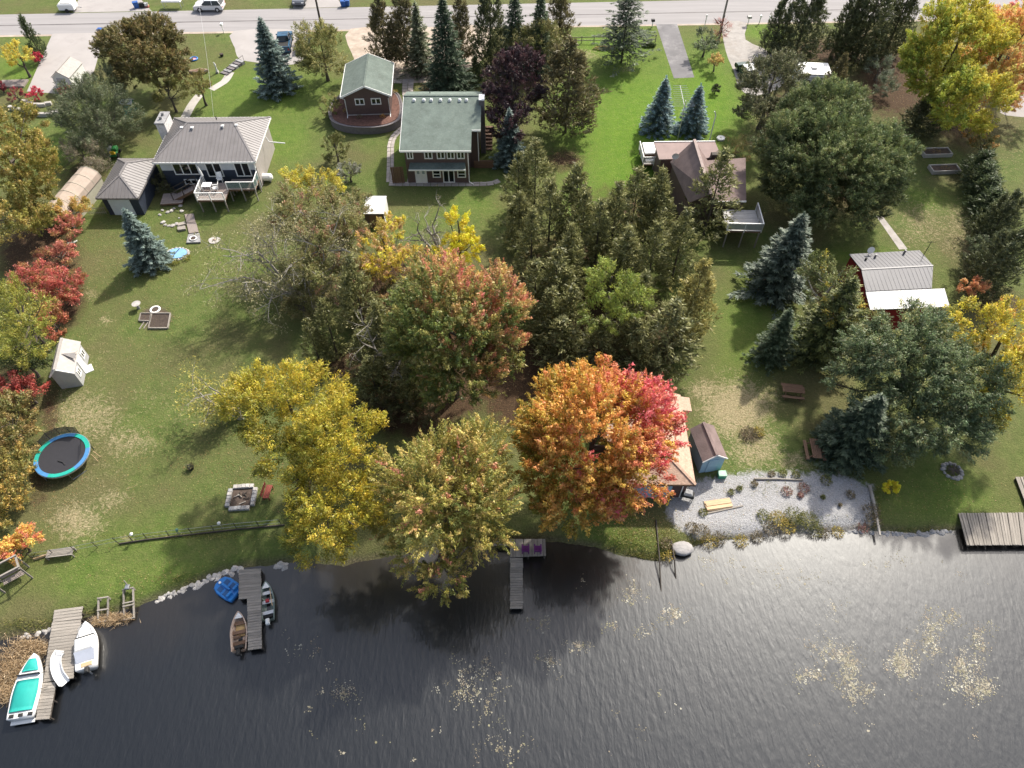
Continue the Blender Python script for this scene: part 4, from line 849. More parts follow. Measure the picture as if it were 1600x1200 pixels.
def mass_px(u, v, z, ru, rv, squash=None):
    """a leafy mass from its outline in the photo and the height of its middle"""
    c = P(u, v, z); s = scale_at(v, z); r = ru / s; dep = math.atan2(CAM_H - z, math.hypot(c.y, 0)); want = rv / s
    q = max(0.0, want ** 2 - (r * math.sin(dep)) ** 2) ** .5 / math.cos(dep) if want > r * math.sin(dep) else 0
    rz = min(max(q, r * .55), r * 1.5, z * 1.05); ry = min(r * 1.25, max(.5 * r, ((max(want ** 2 - (rz * math.cos(dep)) ** 2, .04)) ** .5) / math.sin(dep)))
    return (np.array(c), r, ry, rz)
def trunk_mesh(base, top, r, lobs, rg, m, limbs=7, name='trunk', lean=.2):
    mb = MB(); base = np.array(base); top = np.array(top); n = 6; pts = []
    for i in range(n): 
        t = i / (n - 1); p = base + (top - base) * t; p[:2] += rg.normal(0, .06, 2) * (0 < i < n - 1) * (1 + t); pts.append(p)
    mb.tube(pts, [r * 1.35] + [r * (1 - .75 * i / (n - 1)) for i in range(1, n)], 7)
    if lobs:
        sel = rg.permutation(len(lobs))[:limbs]
        for j in sel:
            e = lobs[j][0]; t = rg.uniform(.35, .85); s = base + (top - base) * t
            if e[2] < s[2] + .2: s = base + (top - base) * .35
            mid = (s + e) / 2 + np.array([0, 0, -.12 * np.linalg.norm(e - s)]) ; mb.tube([s, mid, e], [r * .45, r * .28, r * .08], 5, False)
    return mb
def broad_tree(name, label, masses, colour, cat='tree', group=None, dens=9, seed=1, bark=None, twigs=0, trunk_r=None, base=None, leafmat=None, limbs=7, **kw):
    rg = np.random.default_rng(seed); ms = [mass_px(*m) if len(m) == 5 else m for m in masses]
    c0 = ms[0][0]; b = np.array(base) if base is not None else np.array([c0[0], c0[1], 0.0]); b[2] = max(float(land_z(shore_dist(b[0], b[1]))), -.3)
    root = thing(name, label, cat, tuple(b), 0, group); loc = [(m[0] - b, *m[1:]) for m in ms]
    p, d, n, L_, W_, c, lob = crown_leaves(loc, rg, dens, colour, **kw)
    keep = p[:, 2] > .12; p, d, n, L_, W_, c = p[keep], d[keep], n[keep], L_[keep], W_[keep], c[keep]
    me = leaf_mesh('crown', p, d, n, L_, W_, c, leafmat or M_LEAF); o = bpy.data.objects.new('crown', me); COL.objects.link(o); o.parent = root
    top = loc[0][0] + np.array([0, 0, loc[0][3] * .4]); r = trunk_r or max(.06, .028 * (top[2] + 2))
    mb = trunk_mesh((0, 0, -.1), top, r, lob, rg, bark or M_BARK, limbs)
    if twigs:
        for k in range(twigs):
            lc, lr, ld, mc, mr = lob[rg.integers(len(lob))]; s = lc - ld * lr * .5; e = lc + unit(ld + rg.normal(0, .4, 3)) * lr * rg.uniform(1.0, 1.7)
            mid = (s + e) / 2 + rg.normal(0, .12, 3) * lr; mb.tube([s, mid, e], [.06, .04, .012], 4, False)
    mb.build('trunk', bark or M_BARK, root)
    return root

def spruce_mesh(h, r, seed, pal, tip, dens=1.0, step=.36, droop=.22, bare=.06, needle=(.34, .13), irregular=.14, upturn=.15, power=.85):
    """whorls of drooping boughs, each a spray of needled twigs"""
    rg = np.random.default_rng(seed); P_, D_, N_, C_ = [], [], [], []; z = h * bare
    while z < h * .985:
        s = (z - h * bare) / (h * (1 - bare)); L0 = r * (1 - s) ** power * (1 + .06 * rg.normal()) + .06; nb = int(7 + 9 * L0 / max(r, .1)) if L0 > .3 else 5
        a0 = rg.uniform(0, 6.3)
        for b in range(nb):
            a = a0 + 2 * np.pi * b / nb + rg.normal(0, .14); L_ = max(.12, L0 * (1 + rg.normal(0, irregular))); o = np.array([np.cos(a), np.sin(a), 0]); sdv = np.array([-np.sin(a), np.cos(a), 0])
            n = int(dens * (7 + 24 * L_)); t = 1 - rg.random(n) ** 1.5 * .85; w = (.12 + .30 * L_ * (1.05 - t)) ; side = rg.uniform(-1, 1, n)
            dz = -droop * L_ * t + upturn * L_ * t * t + rg.normal(0, .035, n) - np.abs(side) * w * .25
            p = o * (L_ * t)[:, None] + sdv * (side * w)[:, None]; p[:, 2] += z + dz + rg.normal(0, .02)
            P_.append(p); D_.append(o + sdv * (side * .9)[:, None] + rg.normal(0, .25, (n, 3)) + np.array([0, 0, .05])); N_.append(np.array([0, 0, 1.]) + rg.normal(0, .45, (n, 3)))
            f = np.clip((t - .55) / .45, 0, 1)[:, None] * rg.uniform(.3, 1, n)[:, None]; c = pick(rg, n, pal) * (1 - f) + np.array(tip) * f; C_.append(c * rg.uniform(.75, 1.25, n)[:, None])
        z += step * (1 - .45 * s) * rg.uniform(.85, 1.15)
    # leader
    n = 14; t = rg.uniform(0, 1, n); p = np.stack([rg.normal(0, .03, n), rg.normal(0, .03, n), h * .96 + t * .05 * h], 1); P_.append(p); D_.append(np.array([0, 0, 1.]) + rg.normal(0, .3, (n, 3))); N_.append(rg.normal(0, 1, (n, 3))); C_.append(np.tile(np.array(tip), (n, 1)))
    P_, D_, N_, C_ = [np.concatenate(x) for x in (P_, D_, N_, C_)]; n = len(P_); q = rg.uniform(.7, 1.3, n)
    return leaf_mesh('crown', P_, D_, N_, needle[0] * q, needle[1] * q, C_, M_NEEDLE)
def cedar_mesh(h, r, seed, pal, tip=None, dens=1.0, low=.08, bulge=.2, leaders=3, rag=.22, size=(.32, .12), blunt=.95):
    """dense upright crown of fans on several leaders, ragged edge"""
    rg = np.random.default_rng(seed); P_, D_, N_, C_ = [], [], [], []
    axes = [(0., 0., 1.0, 1.0)] + [(r * .42 * np.cos(a), r * .42 * np.sin(a), rg.uniform(.68, .92), rg.uniform(.5, .72)) for a in rg.uniform(0, 6.3) + np.arange(leaders - 1) * 2 * np.pi / max(1, leaders - 1)]
    for ax, ay, hk, rk in axes:
        H_, R_ = h * hk, r * rk; ncl = int(dens * 16 * R_ * H_ / 1.6 / 2.1)
        s = rg.random(ncl) ** 1.15; z0 = low * h + s * (H_ - low * h)
        prof = np.where(s < bulge, .62 + .38 * (s / bulge), np.clip((1 - s) / (1 - bulge), 0, 1) ** blunt); a = rg.uniform(0, 2 * np.pi, ncl)
        lump = 1 + rag * np.sin(a * 3 + z0 * 1.7 + seed) + rag * .8 * np.sin(a * 5 - z0 * 2.9 + seed * 2) + rg.normal(0, .08, ncl); dep = np.where(rg.random(ncl) < .25, rg.uniform(.3, .8, ncl), rg.uniform(.82, 1.06, ncl)); rr = R_ * prof * lump * dep
        pc = np.stack([ax + rr * np.cos(a), ay + rr * np.sin(a), z0], 1); out = np.stack([np.cos(a), np.sin(a), np.zeros(ncl)], 1); axd = unit(out * .75 + np.array([0, 0, .55]) + rg.normal(0, .25, (ncl, 3)))
        k = rg.integers(11, 22, ncl); i = np.repeat(np.arange(ncl), k); n = len(i); t = rg.uniform(-.4, 1, n)
        of_ = rg.normal(0, .12, (n, 3)) * (1.1 - .5 * np.clip(t, 0, 1))[:, None]; p = pc[i] + axd[i] * (t * .5)[:, None] + of_; P_.append(p); D_.append(axd[i] + rg.normal(0, .45, (n, 3)) + np.array([0, 0, .1])); N_.append(out[i] * .6 + unit(of_) * .6 + np.array([0, 0, .4]) + rg.normal(0, .35, (n, 3)))
        cc = (pick(rg, ncl, pal) * rg.uniform(.75, 1.25, ncl)[:, None])[i]
        if tip is not None: f = (np.clip(t, 0, 1) * rg.uniform(.1, .9, n))[:, None]; cc = cc * (1 - f) + np.array(tip) * f
        C_.append(cc * rg.uniform(.7, 1.3, n)[:, None])
    P_, D_, N_, C_ = [np.concatenate(x) for x in (P_, D_, N_, C_)]; n = len(P_); q = rg.uniform(.65, 1.3, n)
    return leaf_mesh('crown', P_, D_, N_, size[0] * q, size[1] * q, C_, M_NEEDLE)
TRUNKS = {}
def conifer(name, label, top, h, me, mh, mr, r, group=None, rz=None, cat='tree', bark=None, fat=.022, dup_of=None):
    """top: photo point of its tip; h its height; me its crown mesh made for height mh and radius mr"""
    q = P(*top, h); x, y = q.x, q.y; root = thing(name, label, cat, (x, y, float(land_z(shore_dist(x, y)))), random.uniform(0, 6.28) if rz is None else rz, group)
    o = bpy.data.objects.new('crown', me); COL.objects.link(o); o.parent = root; o.scale = (r / mr, r / mr, h / mh)
    if 'c' not in TRUNKS:
        t = MB(); t.tube([(0, 0, -.02), (0, 0, .3), (.01, 0, .95)], [1.3, 1, .15], 8); tm = t.build('trunk', M_BARK, root); TRUNKS['c'] = tm.data
    else:
        tm = bpy.data.objects.new('trunk', TRUNKS['c']); COL.objects.link(tm); tm.parent = root
    tm.scale = (fat * h * .5, fat * h * .5, h)
    return root
def px_r(wpx, v, z): return wpx / 2 / scale_at(v, z)

# crowns shared by the conifers
BLUE = [(.052, .072, .062), (.07, .094, .082), (.040, .056, .048)]; BLUETIP = (.20, .26, .235)
BLUE2 = [(.038, .062, .058), (.055, .082, .078)]; BLUETIP2 = (.13, .185, .175)
sp_pair = spruce_mesh(7.0, 2.3, 11, BLUE2, (.22, .31, .32), 1.05, step=.52, droop=.30, bare=.02, irregular=.06, upturn=.05)
sp_blue = spruce_mesh(8.0, 2.2, 12, BLUE, BLUETIP, 1.1, step=.42, droop=.26, irregular=.16)
sp_grey = spruce_mesh(8.0, 2.2, 18, [(.046, .062, .046), (.06, .078, .06), (.036, .05, .036)], (.14, .168, .125), 1.2, step=.46, droop=.3, irregular=.24)
sp_dark = spruce_mesh(12.5, 3.0, 13, [(.028, .046, .026), (.036, .056, .034)], (.07, .095, .055), .85, step=.42, droop=.32, irregular=.16)
sp_green = spruce_mesh(9.0, 2.5, 14, [(.032, .05, .026), (.045, .065, .033)], (.09, .12, .065), .95, step=.42, droop=.3, irregular=.22)
sp_deep = spruce_mesh(9.0, 2.5, 19, [(.028, .044, .028), (.038, .056, .036)], (.08, .105, .06), 1.3, step=.4, droop=.3, irregular=.16)
sp_yel = spruce_mesh(9.0, 2.5, 15, [(.045, .062, .026), (.06, .075, .03)], (.19, .20, .06), .95, step=.45, droop=.3, irregular=.28)
sp_open = spruce_mesh(11.0, 2.4, 16, [(.032, .045, .026), (.045, .058, .035)], (.10, .125, .08), .65, step=.62, droop=.32, irregular=.42, bare=.16, power=.55)
sp_pale = spruce_mesh(9.5, 2.0, 17, [(.05, .06, .03), (.07, .08, .045)], (.22, .24, .15), .8, step=.42, droop=.4, irregular=.3)
ced = [cedar_mesh(9.0, 1.9, 21 + i, G_CEDAR, (.22, .21, .09), 2.6, leaders=(1, 2, 1, 3)[i], rag=(.12, .2, .16, .2)[i]) for i in range(4)]
ced_gold = cedar_mesh(9.0, 2.3, 31, [(.13, .125, .042), (.175, .155, .052)], (.40, .35, .13), 2.4, leaders=4, rag=.3)
ced_small = cedar_mesh(4.0, 1.0, 33, G_DARK, (.07, .09, .04), 9, leaders=1, rag=.05, size=(.24, .1))
ced_dark = cedar_mesh(8.0, 3.0, 34, [(.034, .042, .02), (.048, .056, .025), (.062, .07, .03)], (.13, .14, .07), 2.2, leaders=4, low=.05, rag=.2)
ced_brown = cedar_mesh(9.0, 2.6, 35, [(.07, .062, .03), (.095, .08, .036), (.05, .048, .024)], (.16, .14, .065), 2.2, leaders=4, low=.12)

SPR = 'blue spruces on the lawns'
conifer('blue_spruce', 'broad layered blue spruce, left one of the pair on the bright lawn', (1042, 119), 6.9, sp_pair, 7.0, 2.3, 2.3, SPR)
conifer('blue_spruce', 'layered blue spruce, right one of the pair on the bright lawn', (1096, 131), 6.2, sp_pair, 7.0, 2.3, 2.15, SPR)
conifer('blue_spruce', 'blue spruce on the left lawn beside the small blue pond', (193, 326), 7.0, sp_blue, 8, 2.2, 2.05, SPR)
conifer('blue_spruce', 'tall silver spruce on the front lawn above the bungalow', (405, 27), 9.4, sp_blue, 8, 2.2, 2.7, SPR)
conifer('blue_spruce', 'pale blue spruce at the right side of the green roof house', (796, 169), 7.2, sp_blue, 8, 2.2, 1.9, SPR)
conifer('blue_spruce', 'large grey blue spruce left of the red barn', (1257, 333), 9.6, sp_grey, 8, 2.2, 3.1, SPR)
conifer('dark_spruce', 'tallest dark green spruce behind the green roof house', (690, -12), 12.6, sp_dark, 12.5, 3.0, 3.1)
conifer('pale_spruce', 'thin pale green spruce left of the tallest dark spruce', (648, 2), 9.3, sp_pale, 9.5, 2, 2.1)
conifer('open_spruce', 'open ragged spruce standing on the bright lawn near the road', (986, -24), 10.2, sp_open, 11, 2.4, 3.0)
conifer('green_spruce', 'small green spruce between the red barn and the cedars', (1237, 481), 6.6, sp_green, 9, 2.5, 1.75)
conifer('yellow_green_spruce', 'yellow tipped ragged spruce in front of the red barn', (1338, 432), 9.5, sp_yel, 9, 2.5, 3.1)
conifer('green_spruce', 'dark blue green spruce standing beside the beach, pointed top leaning right', (1379, 617), 7.6, sp_deep, 9, 2.5, 2.75)
conifer('cypress', 'narrow dark cypress at the corner of the paved pad, top left', (31, 25), 5.8, ced_small, 4, 1, .85)
conifer('cypress', 'small narrow dark cypress on the tan gravel drive', (742, 88), 3.6, ced_small, 4, 1, .75)
CED = 'tall cedars in the middle grove'
grove = [((838, 220), 8.5, 1.8, 'tall brown green cedar right below the pale blue spruce'), ((811, 240), 7.5, 1.5, 'narrow cedar touching the pale blue spruce, left end of the grove'), ((862, 285), 9.0, 1.7, 'cedar with long bare trunk in the left half of the grove'), ((905, 256), 10.0, 1.7, 'tallest slim cedar in the centre of the grove'),
         ((940, 318), 9.0, 1.7, 'cedar in the second row, left of the one with a rounded top'), ((968, 290), 9.5, 1.8, 'rounded cedar in the second row right of centre'), ((1001, 266), 9.5, 1.9, 'cedar directly left of the brown roof house'), ((1036, 264), 10.0, 1.8, 'broad cedar overlapping the left edge of the brown roof'),
         ((1134, 240), 10.0, 2.3, 'cedar with pale trunk standing before the right part of the brown roof house'), ((872, 392), 9.0, 1.8, 'front row cedar right of the pink tipped maple'), ((832, 330), 8.0, 1.5, 'shaded cedar between grove and lawn, far left of the second row'), ((895, 350), 9.5, 1.6, 'slim cedar behind the front row, left of the yellow green tree'),
         ((1056, 474), 8.0, 2.2, 'lone front cedar just above the red side of the orange maple'), ((1075, 330), 9.0, 1.7, 'cedar filling the gap below the brown roof house'), ((1030, 350), 9.0, 1.7, 'cedar behind the yellow green tree, on its right'), ((985, 355), 9.0, 1.7, 'cedar behind the yellow green tree, on its left'),
         ((862, 455), 7.0, 1.6, 'short cedar at the foot of the grove next to the pink tipped maple'), ((1010, 430), 8.5, 1.5, 'shaded cedar right of the yellow green tree'), ((916, 300), 9.0, 1.6, 'cedar squeezed behind the tallest slim cedar'), ((812, 300), 7.0, 1.4, 'low cedar at the lawn edge below the pale blue spruce'), ((838, 410), 8.0, 1.8, 'cedar pressed against the pink right side of the big maple'), ((895, 450), 7.5, 1.5, 'cedar filling the front of the grove left of the yellow green tree'), ((945, 500), 6.0, 1.7, 'low cedar in the shade below the yellow green tree'), ((1000, 500), 6.5, 1.8, 'low cedar just above the top of the orange maple'), ((880, 500), 6.0, 1.7, 'low cedar in the shade above the left top of the orange maple')]
for i, (t, h, r, lab) in enumerate(grove): conifer('cedar_tree', lab, t, h, ced[i % 4], 9.0, 1.9, r * (1.2 if i % 3 else 1.3), CED)
conifer('golden_cedar', 'golden tipped cedar standing alone right of the grove, above the beach lawn', (1103, 408), 9.5, ced_gold, 9, 2.3, 2.1)
CED2 = 'olive cedars behind the yellow ash'
for i, (t, h, r, lab) in enumerate([((545, 405), 9.0, 2.0, 'tallest olive cedar behind the yellow ash'), ((502, 470), 7.5, 1.5, 'olive cedar left of the tallest one, at the lawn edge'), ((585, 470), 8.0, 1.8, 'olive cedar next to the pink tipped maple'), ((560, 520), 6.5, 1.6, 'short olive cedar with dead branches above the yellow ash'), ((478, 500), 6.0, 1.2, 'lowest ragged olive cedar touching the yellow ash'), ((612, 520), 7.5, 2.0, 'dark olive cedar behind the pink tipped maple, left side'), ((628, 440), 8.0, 1.9, 'olive cedar between the golden pink tree and the pink tipped maple'), ((575, 560), 5.5, 1.6, 'low olive cedar right above the yellow ash'), ((640, 570), 5.5, 1.7, 'low shaded cedar under the left side of the pink tipped maple')]): conifer('cedar_tree', lab, t, h, ced[(i + 1) % 4], 9, 1.9, r, CED2)
conifer('dark_cedar', 'great dark cedar with several trunks left of the bright lawn', (893, 62), 11.5, ced_brown, 9, 2.6, 3.9)
TOPC = 'dark conifers along the road'
for i, (t, h, r, lab, me, mh, mr) in enumerate([((590, -6), 9.5, 2.5, 'brown green cedar by the road above the brown garage', ced_brown, 9, 2.6), ((622, -16), 10, 2.3, 'second brown cedar right of the one above the brown garage', ced_brown, 9, 2.6), ((716, -6), 9, 1.9, 'brown cedar behind the tallest dark spruce', ced_brown, 9, 2.6), ((764, -30), 11, 2.6, 'dark conifer at the road, right of the tan gravel drive', ced_dark, 8, 3),
        ((805, -30), 11.5, 2.2, 'green spruce at the road behind the purple tree', sp_dark, 12.5, 3.0), ((846, -22), 11, 2.2, 'green spruce at the road left of the gap to the lawn', sp_green, 9, 2.5), ((879, -40), 10, 2.0, 'brown cedar at the road just left of the bright lawn', ced_brown, 9, 2.6),
        ((1278, -30), 10, 3.6, 'dark spreading cedar by the road at top right', ced_dark, 8, 3), ((1232, -10), 8, 2.0, 'small dark cedar left of the spreading one at top right', ced_dark, 8, 3), ((1385, -30), 10.5, 3.6, 'dark cedar left of the yellow maple at top right', ced_dark, 8, 3), ((1432, -34), 10, 2.6, 'dark cedar behind the yellow maple at top right', ced_dark, 8, 3), ((1352, -24), 10, 2.4, 'dark cedar between the two spreading ones at top right', ced_dark, 8, 3)]):
    conifer('roadside_conifer', lab, t, h, me, mh, mr, r, TOPC)
conifer('brown_cedar', 'thin brownish cedar standing behind the big round cedar', (1322, 84), 6.5, ced_brown, 9, 2.6, 1.6)
for i, (u, v) in enumerate([(1546, 236), (1550, 256), (1556, 276), (1562, 296), (1570, 316)]): conifer('hedge_cedar', ['uppermost hedge cedar in the dark row along the right lawn', 'second hedge cedar from the top of the dark row along the right lawn', 'middle hedge cedar in the dark row along the right lawn', 'fourth hedge cedar from the top of the dark row along the right lawn', 'lowest hedge cedar in the dark row along the right lawn'][i], (u, v), 3.6, ced_small, 4, 1, 1.55, 'hedge cedars along the right lawn', cat='hedge')
conifer('dark_cedar', 'dark cedar at the right edge above the grey green bush', (1592, 300), 6.5, ced_dark, 8, 3, 2.2)
conifer('dark_cedar', 'dark cedar at the right edge below the hedge row', (1597, 360), 7.5, ced_dark, 8, 3, 2.6)
conifer('dark_cedar', 'shaded dark bush cedar above the grey planter boxes', (1462, 150), 4.6, ced_dark, 8, 3, 2.6)

# broadleaf trees, each crown its own
def c_pal(pal, w=None): return lambda p, rel, rg: pick(rg, len(p), pal, w)
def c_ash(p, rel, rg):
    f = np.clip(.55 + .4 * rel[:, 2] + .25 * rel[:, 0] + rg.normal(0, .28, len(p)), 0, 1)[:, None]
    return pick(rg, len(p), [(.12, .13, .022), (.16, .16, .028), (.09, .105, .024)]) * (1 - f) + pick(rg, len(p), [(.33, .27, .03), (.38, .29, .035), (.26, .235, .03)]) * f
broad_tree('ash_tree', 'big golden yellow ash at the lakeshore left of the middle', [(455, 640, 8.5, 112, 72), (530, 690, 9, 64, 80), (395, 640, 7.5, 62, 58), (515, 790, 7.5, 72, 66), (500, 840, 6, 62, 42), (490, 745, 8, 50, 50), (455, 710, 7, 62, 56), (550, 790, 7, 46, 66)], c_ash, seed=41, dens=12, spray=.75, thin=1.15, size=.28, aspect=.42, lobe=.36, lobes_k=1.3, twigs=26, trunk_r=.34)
def c_olive(p, rel, rg):
    base = pick(rg, len(p), [(.20, .185, .045), (.26, .225, .06), (.14, .145, .035), (.33, .26, .085)], [3, 3, 2, 2]); k = rg.random(len(p)) < np.where(rel[:, 2] > .3, .05, .03); base[k] = pick(rg, k.sum(), [(.40, .17, .11), (.40, .22, .11)]); return base
broad_tree('olive_maple', 'olive yellow maple with pinkish tips leaning over the water in the centre', [(690, 770, 8, 95, 95), (745, 715, 9, 62, 60), (660, 855, 6.0, 70, 62), (745, 800, 7, 60, 80), (690, 905, 5, 50, 38), (620, 800, 6, 46, 50)], c_olive, seed=42, dens=11, spray=1.7, thin=.62, size=.30, aspect=.42, lobe=.36, lobes_k=1.4, twigs=14, trunk_r=.3, flat=.9)
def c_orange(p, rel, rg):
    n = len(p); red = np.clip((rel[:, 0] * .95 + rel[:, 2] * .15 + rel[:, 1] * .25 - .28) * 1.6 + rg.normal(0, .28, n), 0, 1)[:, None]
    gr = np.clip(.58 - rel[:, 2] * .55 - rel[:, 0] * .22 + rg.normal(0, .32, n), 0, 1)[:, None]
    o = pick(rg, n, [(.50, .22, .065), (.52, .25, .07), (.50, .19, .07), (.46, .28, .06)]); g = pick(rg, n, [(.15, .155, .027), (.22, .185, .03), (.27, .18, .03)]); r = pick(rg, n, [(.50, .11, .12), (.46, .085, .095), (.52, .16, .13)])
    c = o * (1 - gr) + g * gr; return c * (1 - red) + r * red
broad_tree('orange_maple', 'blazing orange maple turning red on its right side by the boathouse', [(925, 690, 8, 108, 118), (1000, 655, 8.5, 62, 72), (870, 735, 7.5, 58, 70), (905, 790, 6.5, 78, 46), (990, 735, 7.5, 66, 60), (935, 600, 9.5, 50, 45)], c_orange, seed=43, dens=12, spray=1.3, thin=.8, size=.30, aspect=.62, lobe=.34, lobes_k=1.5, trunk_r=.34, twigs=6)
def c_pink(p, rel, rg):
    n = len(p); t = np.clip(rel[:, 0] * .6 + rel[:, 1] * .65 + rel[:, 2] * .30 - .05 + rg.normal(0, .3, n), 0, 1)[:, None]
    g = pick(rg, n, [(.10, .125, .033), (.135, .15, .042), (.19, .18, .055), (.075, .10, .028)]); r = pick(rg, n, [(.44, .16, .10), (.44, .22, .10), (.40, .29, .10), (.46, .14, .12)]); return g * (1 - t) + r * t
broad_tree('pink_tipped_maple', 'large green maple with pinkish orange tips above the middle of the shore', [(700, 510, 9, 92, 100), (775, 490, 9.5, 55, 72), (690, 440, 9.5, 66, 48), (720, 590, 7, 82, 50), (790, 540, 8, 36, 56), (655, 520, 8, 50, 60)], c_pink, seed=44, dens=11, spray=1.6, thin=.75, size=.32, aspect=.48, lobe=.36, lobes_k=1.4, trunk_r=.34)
broad_tree('round_cedar', 'huge round dark green cedar on the right above the red barn', [(1300, 255, 6, 105, 90), (1290, 180, 8, 74, 62), (1365, 270, 5.5, 56, 72), (1240, 240, 5.5, 58, 80), (1310, 320, 4.5, 92, 44)], lambda p, rel, rg: pick(rg, len(p), [(.052, .066, .025), (.068, .084, .031), (.09, .10, .04), (.04, .054, .022)]) * (1.2 + .6 * np.clip(rel[:, 2:3], 0, 1)), seed=45, dens=13, spray=.8, size=.34, aspect=.34, lobe=.30, lobes_k=1.7, leafmat=M_NEEDLE, trunk_r=.4)  # upper crown coloured lighter, a painted stand-in for backlight sheen
broad_tree('silver_green_tree', 'wide grey green tree with ragged twigs before the red barn at the right', [(1425, 560, 6.5, 105, 70), (1500, 605, 6, 68, 72), (1375, 560, 6, 66, 54), (1480, 670, 4.5, 70, 56), (1440, 640, 5, 66, 58), (1420, 510, 7.5, 70, 40), (1330, 590, 5, 46, 40), (1530, 640, 4.5, 40, 44), (1390, 690, 3, 40, 40)], c_pal([(.078, .105, .05), (.105, .135, .064), (.135, .16, .078), (.055, .078, .038), (.19, .19, .07)], [3, 3, 2, 2, .7]), seed=46, dens=13, spray=1.15, size=.30, aspect=.42, lobe=.36, lobes_k=1.3, twigs=24, trunk_r=.34, droop=.2)
broad_tree('yellow_tree', 'yellow leaved tree with dark limbs at the right edge below the red barn', [(1570, 530, 7.5, 60, 70), (1585, 610, 7, 48, 62), (1520, 500, 8, 46, 36)], c_pal([(.40, .32, .04), (.30, .26, .045), (.20, .20, .05), (.44, .27, .06)], [3, 3, 2, 1]), seed=47, dens=8, spray=.9, size=.3, twigs=12, limbs=9)
def c_ymap(p, rel, rg):
    n = len(p); g = np.clip(.45 - rel[:, 0] * .5 - rel[:, 2] * .2 + rg.normal(0, .3, n), 0, 1)[:, None]; y = pick(rg, n, [(.38, .31, .045), (.34, .29, .05)]); return y * (1 - g) + pick(rg, n, [(.17, .22, .04), (.26, .28, .05)]) * g
broad_tree('yellow_maple', 'yellow green maple at top right', [(1490, 75, 9, 66, 74), (1465, 120, 7, 56, 34), (1515, 160, 7, 52, 58), (1440, 80, 8, 30, 40)], c_ymap, seed=48, dens=9, spray=1.0, size=.38, lobe=.36, lobes_k=1.3)
broad_tree('peach_maple', 'pale orange maple at the top right corner behind the yellow maple', [(1575, 70, 8, 52, 82), (1570, 130, 6.5, 36, 48)], c_pal([(.56, .33, .13), (.54, .38, .12), (.55, .25, .11)]), seed=49, dens=8, size=.38)
broad_tree('red_maple', 'red leaved maple at the extreme top right edge', [(1610, 25, 8, 32, 34), (1612, 140, 4, 22, 36)], c_pal([(.46, .12, .10), (.42, .16, .10)]), seed=50, dens=7, size=.36)
broad_tree('olive_tree', 'large olive green tree cut by the left edge above the sumac', [(15, 260, 7, 66, 88), (30, 200, 7.5, 40, 42), (25, 340, 5.5, 54, 46)], c_pal([(.16, .15, .035), (.20, .175, .045), (.12, .12, .03), (.26, .2, .06)]), seed=51, dens=9, spray=.8, size=.32, trunk_r=.3)
broad_tree('yellow_green_tree', 'feathery yellow green tree at the left edge below the red sumac', [(30, 490, 5, 44, 58), (40, 545, 4, 36, 36)], c_pal([(.19, .19, .035), (.25, .23, .045), (.14, .15, .03)]), seed=52, dens=11, spray=1.0, size=.28, aspect=.36)
broad_tree('sumac', 'big red sumac thicket on the left beside the lawn', [(95, 450, 2.2, 40, 32), (52, 437, 2.6, 36, 32)], c_pal([(.32, .075, .065), (.27, .07, .055), (.24, .11, .05), (.34, .12, .09), (.2, .14, .05)]), cat='shrub', seed=53, dens=16, spray=.8, size=.26)
broad_tree('sumac', 'smaller pink red sumac behind the big red thicket', [(92, 400, 2.0, 30, 26), (105, 355, 2.2, 26, 22)], c_pal([(.32, .12, .09), (.27, .16, .07), (.28, .10, .07)]), cat='shrub', seed=54, dens=14, spray=.7, size=.26)
broad_tree('sumac', 'dull red brown sumac between the yellow green tree and the lawn', [(82, 505, 1.6, 20, 36), (88, 470, 1.5, 18, 20)], c_pal([(.26, .09, .05), (.22, .11, .05), (.33, .10, .06)]), cat='shrub', seed=55, dens=14, spray=.7, size=.24)
broad_tree('sumac', 'bright red sumac at the left edge behind the grey shed', [(38, 608, 2, 36, 18), (15, 600, 2, 22, 20)], c_pal([(.33, .07, .055), (.28, .08, .06)]), cat='shrub', seed=56, dens=16, spray=.7, size=.24)
broad_tree('shrub', 'dark green shrub left of the grey shed', [(38, 562, 2.4, 34, 32)], c_pal([(.05, .065, .025), (.07, .085, .03)]), cat='shrub', seed=57, dens=14, spray=.7, size=.26)
broad_tree('shrub', 'tall tan and olive shrub at the left edge beside the trampoline', [(14, 665, 2.0, 42, 50), (22, 640, 1.6, 30, 34), (18, 700, 1.6, 34, 34)], c_pal([(.20, .165, .06), (.16, .14, .05), (.24, .17, .065), (.11, .11, .035)]), cat='shrub', seed=58, dens=12, spray=.7, size=.26)
broad_tree('shrub', 'lower mustard shrub at the left edge below the tan one', [(8, 765, 1.8, 38, 46), (12, 735, 1.5, 34, 34), (4, 795, 1.5, 32, 34)], c_pal([(.20, .165, .045), (.15, .135, .04), (.27, .19, .05)]), cat='shrub', seed=59, dens=12, spray=.7, size=.26)
broad_tree('orange_shrub', 'bright orange maple shrub at the left end of the lake fence', [(32, 850, 1.3, 34, 26), (14, 858, 1.1, 26, 24)], c_pal([(.58, .25, .07), (.55, .32, .08), (.56, .17, .10)]), cat='shrub', seed=60, dens=20, spray=.9, size=.24)
broad_tree('brown_green_tree', 'rounded brown green tree beside the paved pad at top left', [(228, 84, 5.5, 64, 52), (203, 64, 6.2, 42, 34), (255, 100, 4.6, 46, 40), (232, 50, 6.5, 34, 22)], c_pal([(.10, .09, .032), (.13, .11, .04), (.075, .07, .027), (.16, .12, .05)]), seed=61, dens=11, spray=.7, size=.32)
broad_tree('grey_green_tree', 'grey green feathery tree above the navy garage', [(150, 182, 3.8, 60, 50), (165, 135, 3.8, 32, 30), (118, 170, 3, 38, 34), (178, 200, 2.6, 36, 28)], c_pal([(.085, .10, .052), (.11, .125, .07), (.065, .078, .04)]), seed=62, dens=12, spray=1.0, size=.3, aspect=.34)
